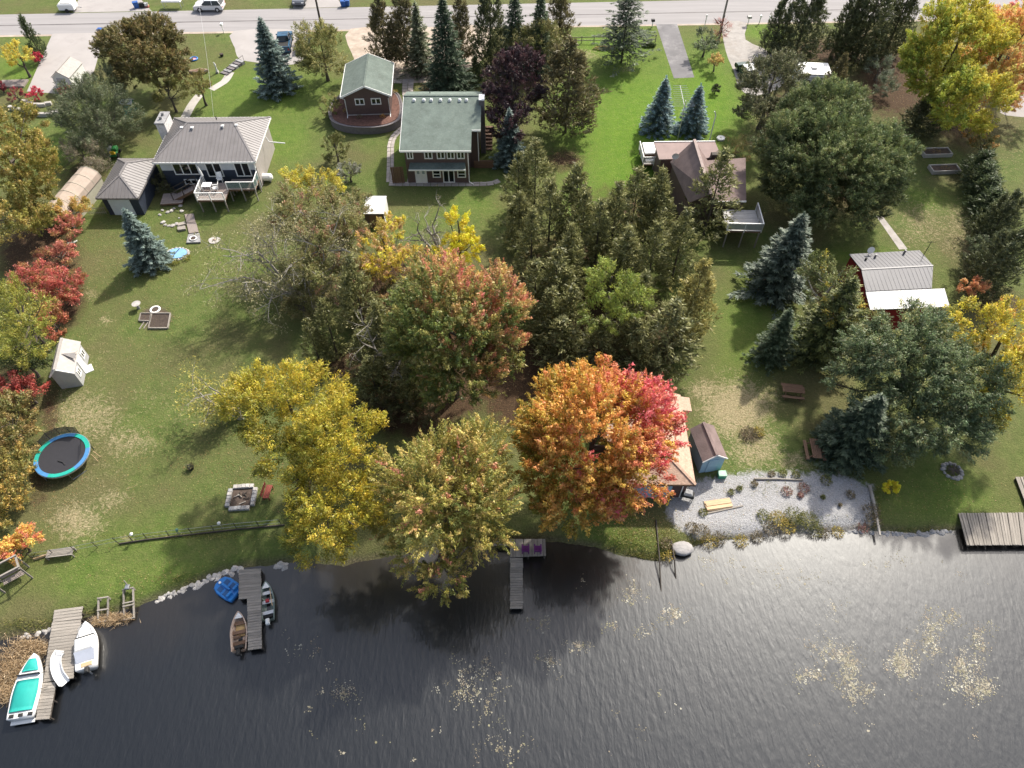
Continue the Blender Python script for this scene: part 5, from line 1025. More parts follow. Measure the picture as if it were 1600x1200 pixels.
broad_tree('olive_tree', 'small olive tree right of the rounded brown green tree', [(262, 140, 3, 30, 24)], c_pal([(.15, .14, .045), (.12, .12, .035)]), seed=63, dens=10, spray=.8, size=.28)
broad_tree('olive_tree', 'small thin olive tree by the curved walk', [(310, 130, 3, 19, 18)], c_pal([(.17, .14, .045), (.13, .12, .04)]), seed=64, dens=8, spray=.7, size=.26)
broad_tree('brush', 'grey brown brush above the arched storage shelter', [(130, 242, 2, 30, 26), (150, 262, 1.6, 22, 18), (110, 232, 1.8, 18, 16)], c_pal([(.18, .155, .115), (.13, .115, .08), (.22, .19, .13)]), cat='shrub', seed=65, dens=14, spray=1.1, size=.26, aspect=.22)
broad_tree('yellow_shrub', 'yellow shrub in front of the arched storage shelter', [(108, 328, 2, 26, 18), (122, 318, 1.6, 16, 12)], c_pal([(.33, .26, .07), (.27, .22, .06), (.36, .22, .07)]), cat='shrub', seed=66, dens=15, size=.24, spray=.7)
broad_tree('olive_tree', 'pale olive tree beside the parked pickup', [(503, 80, 4, 42, 42), (485, 75, 4, 26, 26)], c_pal([(.17, .165, .06), (.21, .195, .075), (.13, .135, .045)]), seed=67, dens=10, spray=.9, size=.28)
broad_tree('round_shrub', 'round pale green shrub left of the brown garage', [(515, 165, 1.6, 17, 19)], c_pal([(.17, .165, .06), (.10, .12, .04), (.24, .22, .09)]), cat='shrub', seed=68, dens=22, spray=.4, size=.2)
broad_tree('shrub', 'olive shrub on the lawn left of the flagstone path', [(524, 232, 1.8, 22, 24)], c_pal([(.09, .095, .03), (.12, .12, .04)]), cat='shrub', seed=69, dens=16, spray=.5, size=.24)
broad_tree('shrub', 'grey shrub between the olive shrub and the yellow bush', [(546, 268, 1.4, 18, 17)], c_pal([(.13, .13, .10), (.09, .095, .06), (.20, .20, .17)]), cat='shrub', seed=70, dens=15, spray=.5, size=.22)
broad_tree('yellow_bush', 'bright yellow bush below the bungalow, beside the grey shrub', [(500, 285, 3.5, 40, 24), (470, 278, 3.5, 34, 18)], c_pal([(.42, .34, .04), (.32, .28, .05), (.24, .21, .05)]), cat='shrub', seed=71, dens=12, spray=.8, size=.26)
broad_tree('mixed_thicket_tree', 'thin pinkish brown tree left of the white roof shed', [(525, 340, 6, 46, 40), (480, 320, 6, 52, 44), (555, 320, 5, 26, 26), (505, 385, 5, 50, 46), (455, 335, 5.5, 34, 36), (515, 430, 4.5, 46, 40)], c_pal([(.17, .155, .065), (.14, .14, .05), (.20, .165, .075), (.12, .125, .045), (.26, .14, .10)], [3, 3, 2, 3, 1]), seed=72, dens=9, spray=.9, size=.27, twigs=20, bark=M_PALEBARK)
broad_tree('yellow_tree', 'golden pink tree below the white roof shed', [(600, 390, 4.8, 38, 50), (612, 355, 4.5, 22, 26), (640, 420, 3.8, 36, 38), (590, 425, 3.2, 32, 30)], c_pal([(.46, .36, .045), (.38, .24, .12), (.40, .32, .05), (.28, .22, .07)]), seed=73, dens=9, spray=.6, size=.26)
broad_tree('yellow_tree', 'small bright yellow tree on the shaded lawn above the pink tipped maple', [(716, 355, 5, 22, 30), (735, 385, 4.0, 20, 24), (702, 402, 3.6, 32, 28)], c_pal([(.54, .42, .025), (.44, .36, .035)]), seed=74, dens=12, spray=.6, size=.26)
broad_tree('purple_maple', 'dark purple maple right of the green roof house', [(800, 135, 6.5, 46, 62), (795, 195, 4.5, 36, 36)], c_pal([(.026, .016, .02), (.038, .021, .025), (.02, .014, .017), (.06, .03, .033)]), seed=75, dens=11, spray=.7, size=.32)
broad_tree('olive_tree', 'olive bush tree by the road above the great dark cedar', [(845, 62, 5, 40, 26), (815, 58, 5, 26, 18)], c_pal([(.14, .135, .05), (.10, .105, .035), (.18, .165, .07)]), seed=76, dens=10, spray=.8, size=.3)
broad_tree('shrub', 'grey green bush on the bright lawn near the utility pole', [(1103, 64, 2.2, 19, 21)], c_pal([(.12, .14, .085), (.16, .18, .12), (.09, .11, .06)]), cat='shrub', seed=77, dens=15, spray=.5, size=.24)
broad_tree('orange_shrub', 'tiny orange shrub on the bright lawn below the grey green bush', [(1119, 94, 1.6, 11, 9)], c_pal([(.42, .28, .12), (.34, .28, .10)]), cat='shrub', seed=78, dens=14, spray=.5, size=.2)
broad_tree('shrub', 'tiny dark round shrub on the bright lawn', [(1119, 138, .7, 5.5, 8)], c_pal([(.03, .04, .02), (.05, .05, .03)]), cat='shrub', seed=79, dens=22, spray=.3, size=.15)
broad_tree('bare_red_shrub', 'thin red twiggy shrub at the foot of the utility pole', [(1128, 46, 1.8, 14, 22)], c_pal([(.30, .10, .08), (.24, .09, .07)]), cat='shrub', seed=80, dens=5, spray=1.0, size=.16, aspect=.3, twigs=18)
broad_tree('grey_green_tree', 'grey green tree at the left of the big round cedar', [(1205, 135, 5.5, 50, 58), (1185, 180, 4.5, 36, 34), (1225, 110, 5.5, 36, 32)], c_pal([(.085, .09, .045), (.11, .11, .06), (.065, .07, .034)]), seed=81, dens=10, spray=.8, size=.3)
broad_tree('thin_grey_shrub', 'thin blue grey shrub right of the camper trailer', [(1375, 105, 1.8, 24, 18), (1385, 135, 1.4, 16, 16)], c_pal([(.11, .13, .09), (.08, .10, .06)]), cat='shrub', seed=82, dens=9, spray=.8, size=.22)
broad_tree('grey_green_shrub', 'grey green bush at the right edge under the hedge row', [(1552, 385, 2.4, 34, 26), (1530, 400, 1.8, 22, 20)], c_pal([(.07, .085, .045), (.10, .115, .065), (.05, .06, .03)]), cat='shrub', seed=83, dens=12, spray=.8, size=.28)
broad_tree('orange_shrub', 'copper orange shrub at the right corner of the red barn', [(1523, 447, 2.4, 24, 12)], c_pal([(.50, .25, .11), (.46, .20, .10)]), cat='shrub', seed=84, dens=13, spray=.7, size=.24)
broad_tree('mixed_shrub', 'green and orange shrub at the upper end of the hedge row', [(1540, 222, 1.8, 20, 14), (1522, 205, 2, 14, 24)], c_pal([(.12, .12, .05), (.34, .2, .07), (.16, .14, .05)]), cat='shrub', seed=85, dens=13, spray=.6, size=.24)
broad_tree('yellow_shrub', 'small bright yellow shrub on the shaded lawn by the beach', [(1391, 761, .9, 15, 10)], c_pal([(.55, .42, .025), (.48, .36, .03)]), cat='shrub', seed=86, dens=22, spray=.4, size=.18)
broad_tree('yellow_green_larch', 'bright yellow green feathery tree in front of the cedar grove', [(955, 440, 7.5, 48, 36), (990, 470, 7, 38, 38), (940, 490, 6, 38, 30)], c_pal([(.17, .21, .04), (.22, .25, .05), (.13, .165, .035)]), seed=87, dens=9, spray=1.1, size=.32, aspect=.3)
broad_tree('locust_tree', 'green tree with pale dead limbs between the grey blue spruce and the barn', [(1300, 450, 7, 44, 42), (1275, 420, 6.5, 26, 26), (1320, 490, 6, 40, 34)], c_pal([(.085, .10, .035), (.12, .13, .05), (.30, .25, .05)], [3, 3, .6]), seed=88, dens=8, spray=.9, size=.28, twigs=18, bark=M_PALEBARK)
broad_tree('red_shrub', 'red round shrub at the left edge of the paved pad', [(57, 89, 1.0, 8, 8)], c_pal([(.40, .035, .07), (.34, .04, .06)]), cat='shrub', seed=89, dens=24, spray=.3, size=.17)
broad_tree('red_shrub', 'brightest red round shrub at the foot of the paved pad', [(55, 146, .9, 13, 9)], c_pal([(.44, .03, .07), (.38, .05, .07)]), cat='shrub', seed=90, dens=24, spray=.3, size=.17)
broad_tree('red_shrub', 'dark red round shrub left of the brightest red one', [(25, 148, .9, 13, 11)], c_pal([(.20, .035, .045), (.15, .04, .045)]), cat='shrub', seed=91, dens=24, spray=.3, size=.17)
broad_tree('red_shrub', 'dull red shrub below the white garden shed', [(101, 141, .7, 10, 7)], c_pal([(.26, .045, .06), (.2, .05, .05)]), cat='shrub', seed=92, dens=24, spray=.3, size=.17)
broad_tree('red_shrub', 'dark red shrub at the left frame edge beside the stone terrace', [(0, 135, .9, 7, 9)], c_pal([(.16, .03, .04), (.2, .04, .05)]), cat='shrub', seed=93, dens=24, spray=.3, size=.17)
broad_tree('yellow_birch', 'slim yellow birch beside the narrow cypress, top left', [(27, 84, 3.2, 18, 22)], c_pal([(.44, .34, .05), (.36, .3, .06)]), seed=94, dens=12, spray=.6, size=.26)
broad_tree('shrub', 'low dark shrub by the basement window of the bungalow', [(258, 285, 1.0, 20, 14)], c_pal([(.05, .055, .025), (.08, .075, .035)]), cat='shrub', seed=95, dens=15, spray=.5, size=.2)
broad_tree('shrub', 'brown grass like bush on the slope right of the brown roof house', [(1150, 235, 1.2, 24, 24)], c_pal([(.22, .17, .06), (.17, .145, .05), (.28, .2, .09)]), cat='shrub', seed=96, dens=12, spray=.7, size=.24, aspect=.2)
broad_tree('shrub', 'low shaded shrub beneath the dead tree on the left lawn edge', [(470, 470, 2.5, 26, 34)], c_pal([(.11, .105, .04), (.15, .135, .06)]), cat='shrub', seed=97, dens=8, spray=.8, size=.26)
broad_tree('weedy_bush', 'orange brown undergrowth below the pink tipped maple', [(588, 600, 1.5, 24, 18), (640, 620, 1.2, 24, 14)], c_pal([(.26, .12, .06), (.16, .11, .04), (.10, .09, .03)]), cat='shrub', seed=98, dens=9, spray=.6, size=.2)

broad_tree('rusty_bush', 'rust and olive bush between the golden pink tree and the olive cedars', [(588, 455, 2.6, 42, 36), (560, 430, 3, 32, 30), (625, 470, 2.6, 34, 30)], c_pal([(.16, .095, .045), (.11, .10, .04), (.085, .085, .03), (.2, .13, .05)]), cat='shrub', seed=101, dens=10, spray=.7, size=.24)
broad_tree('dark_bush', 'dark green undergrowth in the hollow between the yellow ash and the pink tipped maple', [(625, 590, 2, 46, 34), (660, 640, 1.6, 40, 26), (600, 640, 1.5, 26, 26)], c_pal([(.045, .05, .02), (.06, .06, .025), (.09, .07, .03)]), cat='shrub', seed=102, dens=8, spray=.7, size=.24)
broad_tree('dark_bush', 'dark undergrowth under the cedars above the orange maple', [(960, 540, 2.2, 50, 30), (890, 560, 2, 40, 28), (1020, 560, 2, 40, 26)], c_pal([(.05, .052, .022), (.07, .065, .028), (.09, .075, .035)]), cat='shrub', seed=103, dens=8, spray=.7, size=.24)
broad_tree('olive_tree', 'dull olive tree behind the white roof shed side of the dying grey tree', [(478, 430, 4.5, 36, 46), (545, 370, 4.5, 34, 34)], c_pal([(.125, .125, .05), (.16, .15, .06), (.10, .10, .038)]), seed=104, dens=8, spray=.9, size=.26, twigs=14, bark=M_PALEBARK)
# the dying grey tree, limbs bare
def dead_tree(label, base, h, seed, spread, leaves=1600, pal=None, dirs=None):
    rg = np.random.default_rng(seed); root = thing('dying_tree', label, 'tree', tuple(base)); mb = MB(); tips = []
    def grow(p, d, L_, r, k):
        n = 4; pts = [p]; q = p.copy(); dd = d.copy()
        for i in range(n): dd = unit(dd + rg.normal(0, .16, 3) + np.array([0, 0, .03 if k < 2 else -.06])); q = q + dd * L_ / n; pts.append(q.copy())
        mb.tube(pts, [r * (1 - .6 * i / n) for i in range(n + 1)], 6 if k == 0 else 4, False)
        if k >= 3: tips.append(q); return
        for j in range((5, 4, 4)[k]):
            i = rg.integers(1, n + 1); grow(pts[i], unit(dd * .5 + rg.normal(0, .75, 3) * np.array([1, 1, .6]) + np.array([0, 0, .12])), L_ * rg.uniform(.45, .7), r * .42, k + 1)
    for a in dirs: grow(np.array([0, 0, 0.]), unit(np.array(a, float)), h * rg.uniform(.6, .8), .2, 0)
    mb.build('trunk', M_PALEBARK, root); T = np.array(tips); i = rg.integers(0, len(T), leaves); p = T[i] + rg.normal(0, .3, (leaves, 3)); k = p[:, 2] > .2; p = p[k]; n = len(p)
    me = leaf_mesh('crown', p, rg.normal(0, 1, (n, 3)) + np.array([0, 0, -.7]), rg.normal(0, 1, (n, 3)) + np.array([0, 0, .6]), .25 * rg.uniform(.6, 1.3, n), .09, pick(rg, n, pal) * rg.uniform(.7, 1.3, n)[:, None], M_LEAF); o = bpy.data.objects.new('crown', me); COL.objects.link(o); o.parent = root
GREYL = [(.19, .18, .09), (.15, .15, .07), (.24, .215, .12)]
dead_tree('dying grey tree with bare pale limbs at the edge of the left lawn', P(478, 470), 9, 5, 4, 12000, GREYL, [(-.5, .1, 1), (-1.1, .5, 1), (-.2, .6, 1), (-1.2, -.2, .8), (-.75, 1.0, .9), (.2, .3, 1)])
dead_tree('leafless thin grey tree left of the small bright yellow tree', P(690, 400), 5.0, 8, 2, 250, GREYL, [(-.5, .5, 1), (.1, .3, 1), (-.3, 0, 1)])
dead_tree('bare dead branches standing between the yellow ash and the pink tipped maple', P(610, 590), 6.0, 9, 2, 250, GREYL, [(-.3, .2, 1), (.2, .1, 1)])
dead_tree('pale bare topped limb at the upper left of the yellow ash', P(378, 655), 4.2, 10, 2, 3600, [(.22, .21, .06), (.30, .26, .06)], [(-.3, .3, 1), (-.1, .6, 1), (-.5, 0, 1)])
# ---------------------------------------------------------------- docks
def dock(name, label, pieces, m=M_WOOD, z=.12, group=None, cat='dock'):
    """pieces: (near-left, near-right, far-left, far-right, board width, boards run across?)"""
    o0 = P(*pieces[0][0], z); root = thing(name, label, cat, (o0.x, o0.y, 0), 0, group)
    for pi, (a, b, c, d_, bw, across) in enumerate(pieces):
        a, b, c, d_ = [P(*p, z) for p in (a, b, c, d_)]
        if across: s0, s1, e0, e1 = a, c, b, d_          # boards from left edge to right edge
        else: s0, s1, e0, e1 = a, b, c, d_
        L_ = ((s1 - s0).length + (e1 - e0).length) / 2; n = max(2, int(L_ / bw)); wdt = (s1 - s0).length / n; Lb = (e0 - s0).length; me = None
        for i in range(n):
            t = (i + .5) / n; p = s0.lerp(s1, t); q = e0.lerp(e1, t); dr = q - p; ln = dr.length
            if me is None: first = MB().bbox(-.5, .5, -wdt * .47, wdt * .47, -.05, 0, .012).build('plank', m, root); me = first.data; ob = first
            else: ob = bpy.data.objects.new('plank', me); COL.objects.link(ob); ob.parent = root
            mid = (p + q) / 2; ob.location = (mid.x - root.location.x + random.uniform(-.02, .02), mid.y - root.location.y, z + random.uniform(-.012, .012) + .0007 * pi); ob.rotation_euler[2] = math.atan2(dr.y, dr.x) + random.uniform(-.008, .008); ob.scale = (ln * random.uniform(.985, 1.01), 1, 1)
        bm = MB()
        for t in (.06, .94):
            p0 = s0.lerp(e0, t) - root.location; p1 = s1.lerp(e1, t) - root.location; p0.z = p1.z = z - .13; bm.bar(p0, p1, .08, .15)
        bm.build('bearer', M_DARKWOOD, root)
        for t in (.05, .95):
            for u in (.04, .5, .96):
                p = s0.lerp(e0, t).lerp(s1.lerp(e1, t), u) - root.location; MB().cyl(p.x, p.y, -1.6, z + (-.06), .07, 7).build('pile', M_DARKWOOD, root)
    return root
dk1 = dock('wooden_dock', 'long weathered dock at the lower left between the teal boat and the white boat', [((82, 972), (127, 967), (84, 953), (129, 947), .21, True), ((67, 1066), (114, 1060), (81, 972.5), (127, 967.5), .21, True), ((55, 1125), (77, 1123.5), (66, 1067), (87.5, 1065), .2, True)])
tag(dk1, group=None)
dock('wooden_dock', 'narrow weathered dock between the two rowboats', [((373, 936.5), (408.5, 932.5), (373, 890), (407.5, 888), .2, True), ((387, 1016), (409, 1013), (386, 935), (408, 932.5), .19, True)])
dock('wooden_dock', 'dark shaded dock with two purple chairs and a straight walkway in the centre', [((797, 871), (853, 868), (797, 842), (852, 842), .2, False), ((797, 951), (817, 951), (797, 871.5), (817, 871.5), .19, True), ((770, 853), (796.5, 853), (770, 846), (796.5, 845), .2, False)])
dock('wooden_dock', 'broad pale dock at the right edge of the picture', [((1511, 852), (1680, 851), (1497, 801.5), (1680, 800), .2, False)])
dock('wooden_deck', 'small grey deck corner on the grass at the right frame edge', [((1604, 792), (1650, 790), (1586, 745), (1640, 743), .2, False)], z=.25)

# ---------------------------------------------------------------- boats
def half(t, full=.42, stern=.86):
    return stern + (1 - stern) * min(1, t / full) if t < full else max(0.0, (1 - ((t - full) / (1 - full)) ** 2.1)) ** .85
def hull_mesh(L, B, Dp, sheer=.12, inner=None, ns=15, full=.42, stern=.86):
    """outer shell, rim, and (open boats) the inside; stern at -L/2, bow at +L/2"""
    mb = MB(); sec = []
    for i in range(ns):
        t = i / (ns - 1); hb = max(.015, half(t, full, stern) * B / 2); y = -L / 2 + L * t; zt = Dp + sheer * t * t; zk = .0 + .5 * Dp * max(0, t - .7) ** 1.3 * 2
        o = [(0, zk), (hb * .62, zk + .05 * Dp), (hb * .9, zk + .42 * (zt - zk)), (hb, zt)]; k = .05
        n_ = [(max(0, hb - k), zt), (max(0, hb * .88 - k), zk + .45 * (zt - zk)), (hb * .55, zk + .12 * Dp + .02), (0, zk + .12 * Dp)] if inner else [(max(0, hb - k), zt), (0, zt + .03)]
        right = o + n_; sec.append([(x, y, z) for x, z in right])
    m = len(sec[0]); vs = [p for s in sec for p in s] + [(-p[0], p[1], p[2]) for s in sec for p in s]; off = ns * m; fs = []
    for i in range(ns - 1):
        for j in range(m - 1):
            a, b, c, d_ = i * m + j, i * m + j + 1, (i + 1) * m + j + 1, (i + 1) * m + j; fs.append((a, d_, c, b)); fs.append((off + a, off + b, off + c, off + d_))
    fs.append(tuple(range(0, 4)) + tuple(off + j for j in (3, 2, 1)))
    if inner: fs.append((3, 4, off + 4, off + 3)); fs.append(tuple(range(4, m)) + tuple(off + j for j in range(m - 2, 3, -1)))
    else: fs.append((3, 4, 5, off + 4, off + 3))
    mb.add(vs, fs); return mb
def boat_at(name, label, bow, stern, beam_px, z=-.52, group=None):
    b, s = P(*bow, z + .5), P(*stern, z + .5); c = (b + s) / 2; dr = b - s; o = thing(name, label, 'boat', (c.x, c.y, z), math.atan2(-dr.x, dr.y), group); return o, dr.length, beam_px / scale_at((bow[1] + stern[1]) / 2, z + .5)
def outboard(root, y, z, m, x=0):
    o = MB(); o.bbox(x - .13, x + .13, y - .38, y + .02, z, z + .32, .07); ob = o.build('outboard_motor', m, root); MB().tube([(x, y - .18, z), (x, y - .2, z - .75)], .06, 6).build('drive_leg', M_ALU, ob); MB().bbox(x - .05, x + .05, y - .12, y + .16, z + .05, z + .13, .02).build('bracket', M_BLACK, ob)
M_GEL = mat('white_gelcoat', (.72, .72, .71), .3, .05, 2.0); M_TEAL = mat('teal_canvas', (.015, .31, .27), .7, .1, 1.5, bump=.15, bscale=4)
M_BEIGEH = mat('beige_hull', (.50, .38, .30), .6, .15, 3.0); M_GREENH = mat('grey_green_hull', (.20, .25, .22), .5, .15, 3.0, dirt=((.4, .42, .4), 2, .4))
t, L_, B_ = boat_at('covered_boat', 'white speedboat under teal canvas covers tied left of the long dock', (59, 1024), (34.5, 1124), 42)
hull_mesh(L_, B_, .85, .15, full=.35, stern=.9).build('hull', M_GEL, t, True)
def cover(root, y0, y1, L_, B_, z0, rise, m, k=.86, name='canvas_cover'):
    n = 9; vs = []; fs = []; mm = 7
    for i in range(n):
        y = y0 + (y1 - y0) * i / (n - 1); hb = half((y + L_ / 2) / L_, .35, .9) * B_ / 2 * k; e = math.sin(math.pi * (.12 + .76 * i / (n - 1))) 
        for j in range(mm): s = j / (mm - 1) * 2 - 1; vs.append((s * hb, y, z0 + rise * e * (1 - s * s) + .02 * random.uniform(-1, 1) * (abs(s) < .9)))
    b0 = len(vs)
    for i in range(n - 1):
        for j in range(mm - 1): fs.append((i * mm + j, i * mm + j + 1, (i + 1) * mm + j + 1, (i + 1) * mm + j))
    for i in range(n): vs += [(vs[i * mm][0], vs[i * mm][1], z0 - .12), (vs[i * mm + mm - 1][0], vs[i * mm][1], z0 - .12)]
    for i in range(n - 1): fs += [(i * mm, (i + 1) * mm, b0 + 2 * (i + 1), b0 + 2 * i), (i * mm + mm - 1, b0 + 2 * i + 1, b0 + 2 * (i + 1) + 1, (i + 1) * mm + mm - 1)]
    fs += [tuple(range(mm)) + (b0 + 1, b0), tuple(range((n - 1) * mm + mm - 1, (n - 1) * mm - 1, -1)) + (b0 + 2 * (n - 1), b0 + 2 * (n - 1) + 1)]
    return MB().add(vs, fs).build(name, m, root, True)
cover(t, -L_ * .40, L_ * .08, L_, B_, .93, .24, M_TEAL); cover(t, L_ * .215, L_ * .41, L_, B_, 1.0, .12, M_TEAL, .78)
MB().bar((-B_ * .4, L_ * .155, 1.0), (B_ * .4, L_ * .155, 1.0), .05, .3).build('windscreen', M_GLASS, t)
for x in (-.3, .05, .42): MB().bbox(x * B_ * .9 - .17, x * B_ * .9 + .12, -L_ * .485, -L_ * .435, .86, .93, .02).build('stern_hatch', M_BLACK, t)
MB().bbox(-B_ * .42, B_ * .42, -L_ * .56, -L_ * .50, .3, .38, .03).build('swim_platform', M_GEL, t)
for y, x in ((L_ * .16, B_ * .3), (-L_ * .1, B_ * .46)): MB().tube([(x, y, .9), (x + .5, y + .1, .8)], .02, 4).build('mooring_line', M_BLACK, t)

t, L_, B_ = boat_at('cabin_boat', 'white motorboat with grey canopy tied right of the long dock', (138, 974), (137, 1046), 33)
hull_mesh(L_, B_, .8, .15, full=.45, stern=.92).build('hull', M_GEL, t, True)
MB().bbox(-B_ * .42, B_ * .42, -L_ * .16, L_ * .13, .8, 1.25, .12).build('canopy', M_WHITE, t); M_GREYCANVAS = mat('grey_canvas', (.42, .45, .52), .7, .08, 2.0)
MB().add([(-B_ * .42, -L_ * .16, 1.22), (B_ * .42, -L_ * .16, 1.22), (B_ * .40, -L_ * .36, .84), (-B_ * .40, -L_ * .36, .84), (-B_ * .42, -L_ * .16, .8), (B_ * .42, -L_ * .16, .8)], [(0, 3, 2, 1), (0, 4, 3), (1, 2, 5)]).build('rear_canvas', M_GREYCANVAS, t)
MB().bar((-B_ * .42, L_ * .15, .98), (B_ * .42, L_ * .15, .98), .04, .3).build('windscreen', M_GLASS, t); MB().bbox(-B_ * .2, B_ * .28, -L_ * .47, -L_ * .38, .8, .86, .02).build('motor_well', M_NEWWOOD, t); outboard(t, -L_ * .5, .7, M_BLACK, .1)
MB().tube([(-B_ * .3, L_ * .2, .9), (-B_ * .28, L_ * .36, 1.05), (0, L_ * .46, 1.1), (B_ * .28, L_ * .36, 1.05), (B_ * .3, L_ * .2, .9)], .02, 5).build('bow_rail', M_ALU, t)

def rowboat(label, bow, stern, bpx, mh, seat, motor, items):
    t, L_, B_ = boat_at('rowboat', label, bow, stern, bpx, group='open rowboats at the narrow dock'); hull_mesh(L_, B_, .5, .12, inner=True).build('hull', mh, t, True)
    g = MB(); pts = [(half(i / 14) * B_ / 2 * 1.01, -L_ / 2 + L_ * i / 14, .51 + .12 * (i / 14) ** 2) for i in range(15)]; g.tube(pts, .028, 5); g.tube([(-x, y, z) for x, y, z in pts], .028, 5); g.build('gunwale', mh, t)
    for f in (-.30, -.02, .22):
        hb = half(f + .5) * B_ / 2 * .9; MB().bbox(-hb, hb, L_ * f - .13, L_ * f + .13, .32, .37, .015).build('thwart', seat, t)
    MB().add([(-.02, L_ * .47, .62), (.02, L_ * .47, .62), (half(.82) * B_ / 2 * .9, L_ * .32, .58), (-half(.82) * B_ / 2 * .9, L_ * .32, .58)], [(0, 3, 2, 1)]).build('bow_deck', M_GEL, t); outboard(t, -L_ / 2, .42, motor); return t, L_, B_
t, L_, B_ = rowboat('beige rowboat with wooden floor boards on the left side of the narrow dock', (373, 956), (373, 1016), 25, M_BEIGEH, M_BROWNWOOD, M_BLACK, 0)
MB().bbox(-.3, .36, -.30, .55, .14, .2, .02).build('floor_board', mat('ochre_ply', (.50, .34, .15), .7), t); MB().bbox(-.3, .3, -L_ * .45, -L_ * .36, .3, .5, .06).build('battery_box', M_BLACK, t); MB().bbox(-.35, .1, -.55, -.35, .37, .62, .06).build('swivel_seat', M_BROWNWOOD, t)
t, L_, B_ = rowboat('grey green rowboat with a white motor on the right side of the narrow dock', (415.5, 909), (418.5, 968), 22, M_GREENH, M_ALU, M_WHITE, 0)
MB().tube([(.25, .9, .5), (.3, 0, .52), (.36, -.5, .5)], .03, 5).build('oar', M_NEWWOOD, t); MB().bbox(-.12, .14, -.12, .12, .37, .5, .04).build('red_cushion', mat('red_fabric', (.4, .04, .05), .8), t); MB().bbox(-.4, .4, -L_ * .42, -L_ * .33, .16, .3, .03).build('stern_tray', M_BLACK, t)
# pedal boat
c = P(356, 920, -.2); t = thing('pedal_boat', 'bright blue pedal boat floating at the stones beside the narrow dock', 'boat', (c.x, c.y, -.5), R(58)); M_BLUE = mat('blue_plastic', (.02, .16, .46), .4, .12, 2.0); M_DBLUE = mat('dark_blue_plastic', (.012, .07, .2), .5)
hull = MB(); pr = [(-.62, -.95), (.62, -.95), (.72, -.5), (.72, .4), (.55, .85), (.25, 1.0), (-.25, 1.0), (-.55, .85), (-.72, .4), (-.72, -.5)]
vs = [(x * .9, y * .95, 0) for x, y in pr] + [(x, y, .35) for x, y in pr] + [(x * .92, y * .95, .45) for x, y in pr]; n = len(pr); fs = [tuple(range(2 * n, 3 * n)), tuple(range(n))[::-1]]
for k in (0, n): fs += [(k + i, k + (i + 1) % n, k + n + (i + 1) % n, k + n + i) for i in range(n)]
hull.add(vs, fs).build('hull', M_BLUE, t)
for x in (-.33, .33):
    MB().bbox(x - .22, x + .22, -.5, -.05, .45, .5, .02).build('seat', M_DBLUE, t); MB().bbox(x - .22, x + .22, -.68, -.5, .45, .82, .06).build('backrest', M_BLUE, t); MB().bbox(x - .18, x + .18, .15, .55, .45, .47, .01).build('footwell', M_DBLUE, t)
MB().bbox(-.07, .07, -.3, .6, .45, .6, .03).build('console', M_BLUE, t); MB().cyl(0, .72, .45, .55, .1, 8).build('cup_holder', M_WHITE, t)
# curved white slide piece on the dock
c = P(98, 1046, .15); t = thing('curved_white_slide', 'curved white slide section lying across the long dock', 'slide', (c.x, c.y, .13), R(-3)); prof = [(-.28, .26), (-.22, .03), (.22, .03), (.28, .26), (.32, .26), (.25, 0), (-.25, 0), (-.32, .26)]
cs = [P(96, 1021, 0), P(91, 1030, 0), P(91, 1042, 0), P(96, 1056, 0), P(106, 1068, 0)]; cs = [p - Vector((c.x, c.y, 0)) for p in cs]; cs = [sum((cs[min(len(cs) - 1, max(0, i + k))] * w for k, w in ((0, 1),)), Vector()) for i in range(5)]
fine = []
for i in range(4):
    p0, p1, p2, p3 = cs[max(0, i - 1)], cs[i], cs[i + 1], cs[min(4, i + 2)]
    for k in range(5): s = k / 5; fine.append(.5 * (2 * p1 + (p2 - p0) * s + (2 * p0 - 5 * p1 + 4 * p2 - p3) * s * s + (3 * p1 - p0 - 3 * p2 + p3) * s ** 3))
fine.append(cs[-1]); mb = MB(); vs = []; m_ = len(prof)
for i, p in enumerate(fine):
    d_ = (fine[min(i + 1, len(fine) - 1)] - fine[max(0, i - 1)]).normalized(); nn = Vector((-d_.y, d_.x, 0)); vs += [(p.x + nn.x * a * 1.1, p.y + nn.y * a * 1.1, b) for a, b in prof]
fs = [(i * m_ + j, (i + 1) * m_ + j, (i + 1) * m_ + (j + 1) % m_, i * m_ + (j + 1) % m_) for i in range(len(fine) - 1) for j in range(m_)]; mb.add(vs, fs + [tuple(range(m_)), tuple(range((len(fine) - 1) * m_, len(fine) * m_))[::-1]])
mb.build('chute', M_GEL, t); MB().bar(Vector(cs[0]) + Vector((-.3, 0, .28)), Vector(cs[0]) + Vector((.3, 0, .28)), .05, .05).build('end_lip', M_WHITE, t)

# ---------------------------------------------------------------- left lawn
c = P(97, 711, .9); t = thing('trampoline', 'round trampoline with teal blue rim on the left lawn', 'trampoline', (c.x, c.y, 0), R(20)); Rr = 2.12
def ring_mesh(r0, r1, z0, z1, n=40, a0=0, a1=2 * math.pi):
    mb = MB(); vs = []
    for i in range(n + 1): a = a0 + (a1 - a0) * i / n; vs += [(r0 * math.cos(a), r0 * math.sin(a), z0), (r1 * math.cos(a), r1 * math.sin(a), z0), (r1 * math.cos(a), r1 * math.sin(a), z1), (r0 * math.cos(a), r0 * math.sin(a), z1)]
    return mb.add(vs, [(4 * i + j, 4 * (i + 1) + j, 4 * (i + 1) + (j + 1) % 4, 4 * i + (j + 1) % 4) for i in range(n) for j in range(4)])
M_TPAD = mat('teal_pad', (.015, .30, .24), .5); M_BPAD = mat('blue_pad', (.06, .20, .42), .5); M_TMAT = mat('jump_mat', (.022, .022, .027), .75, .1)
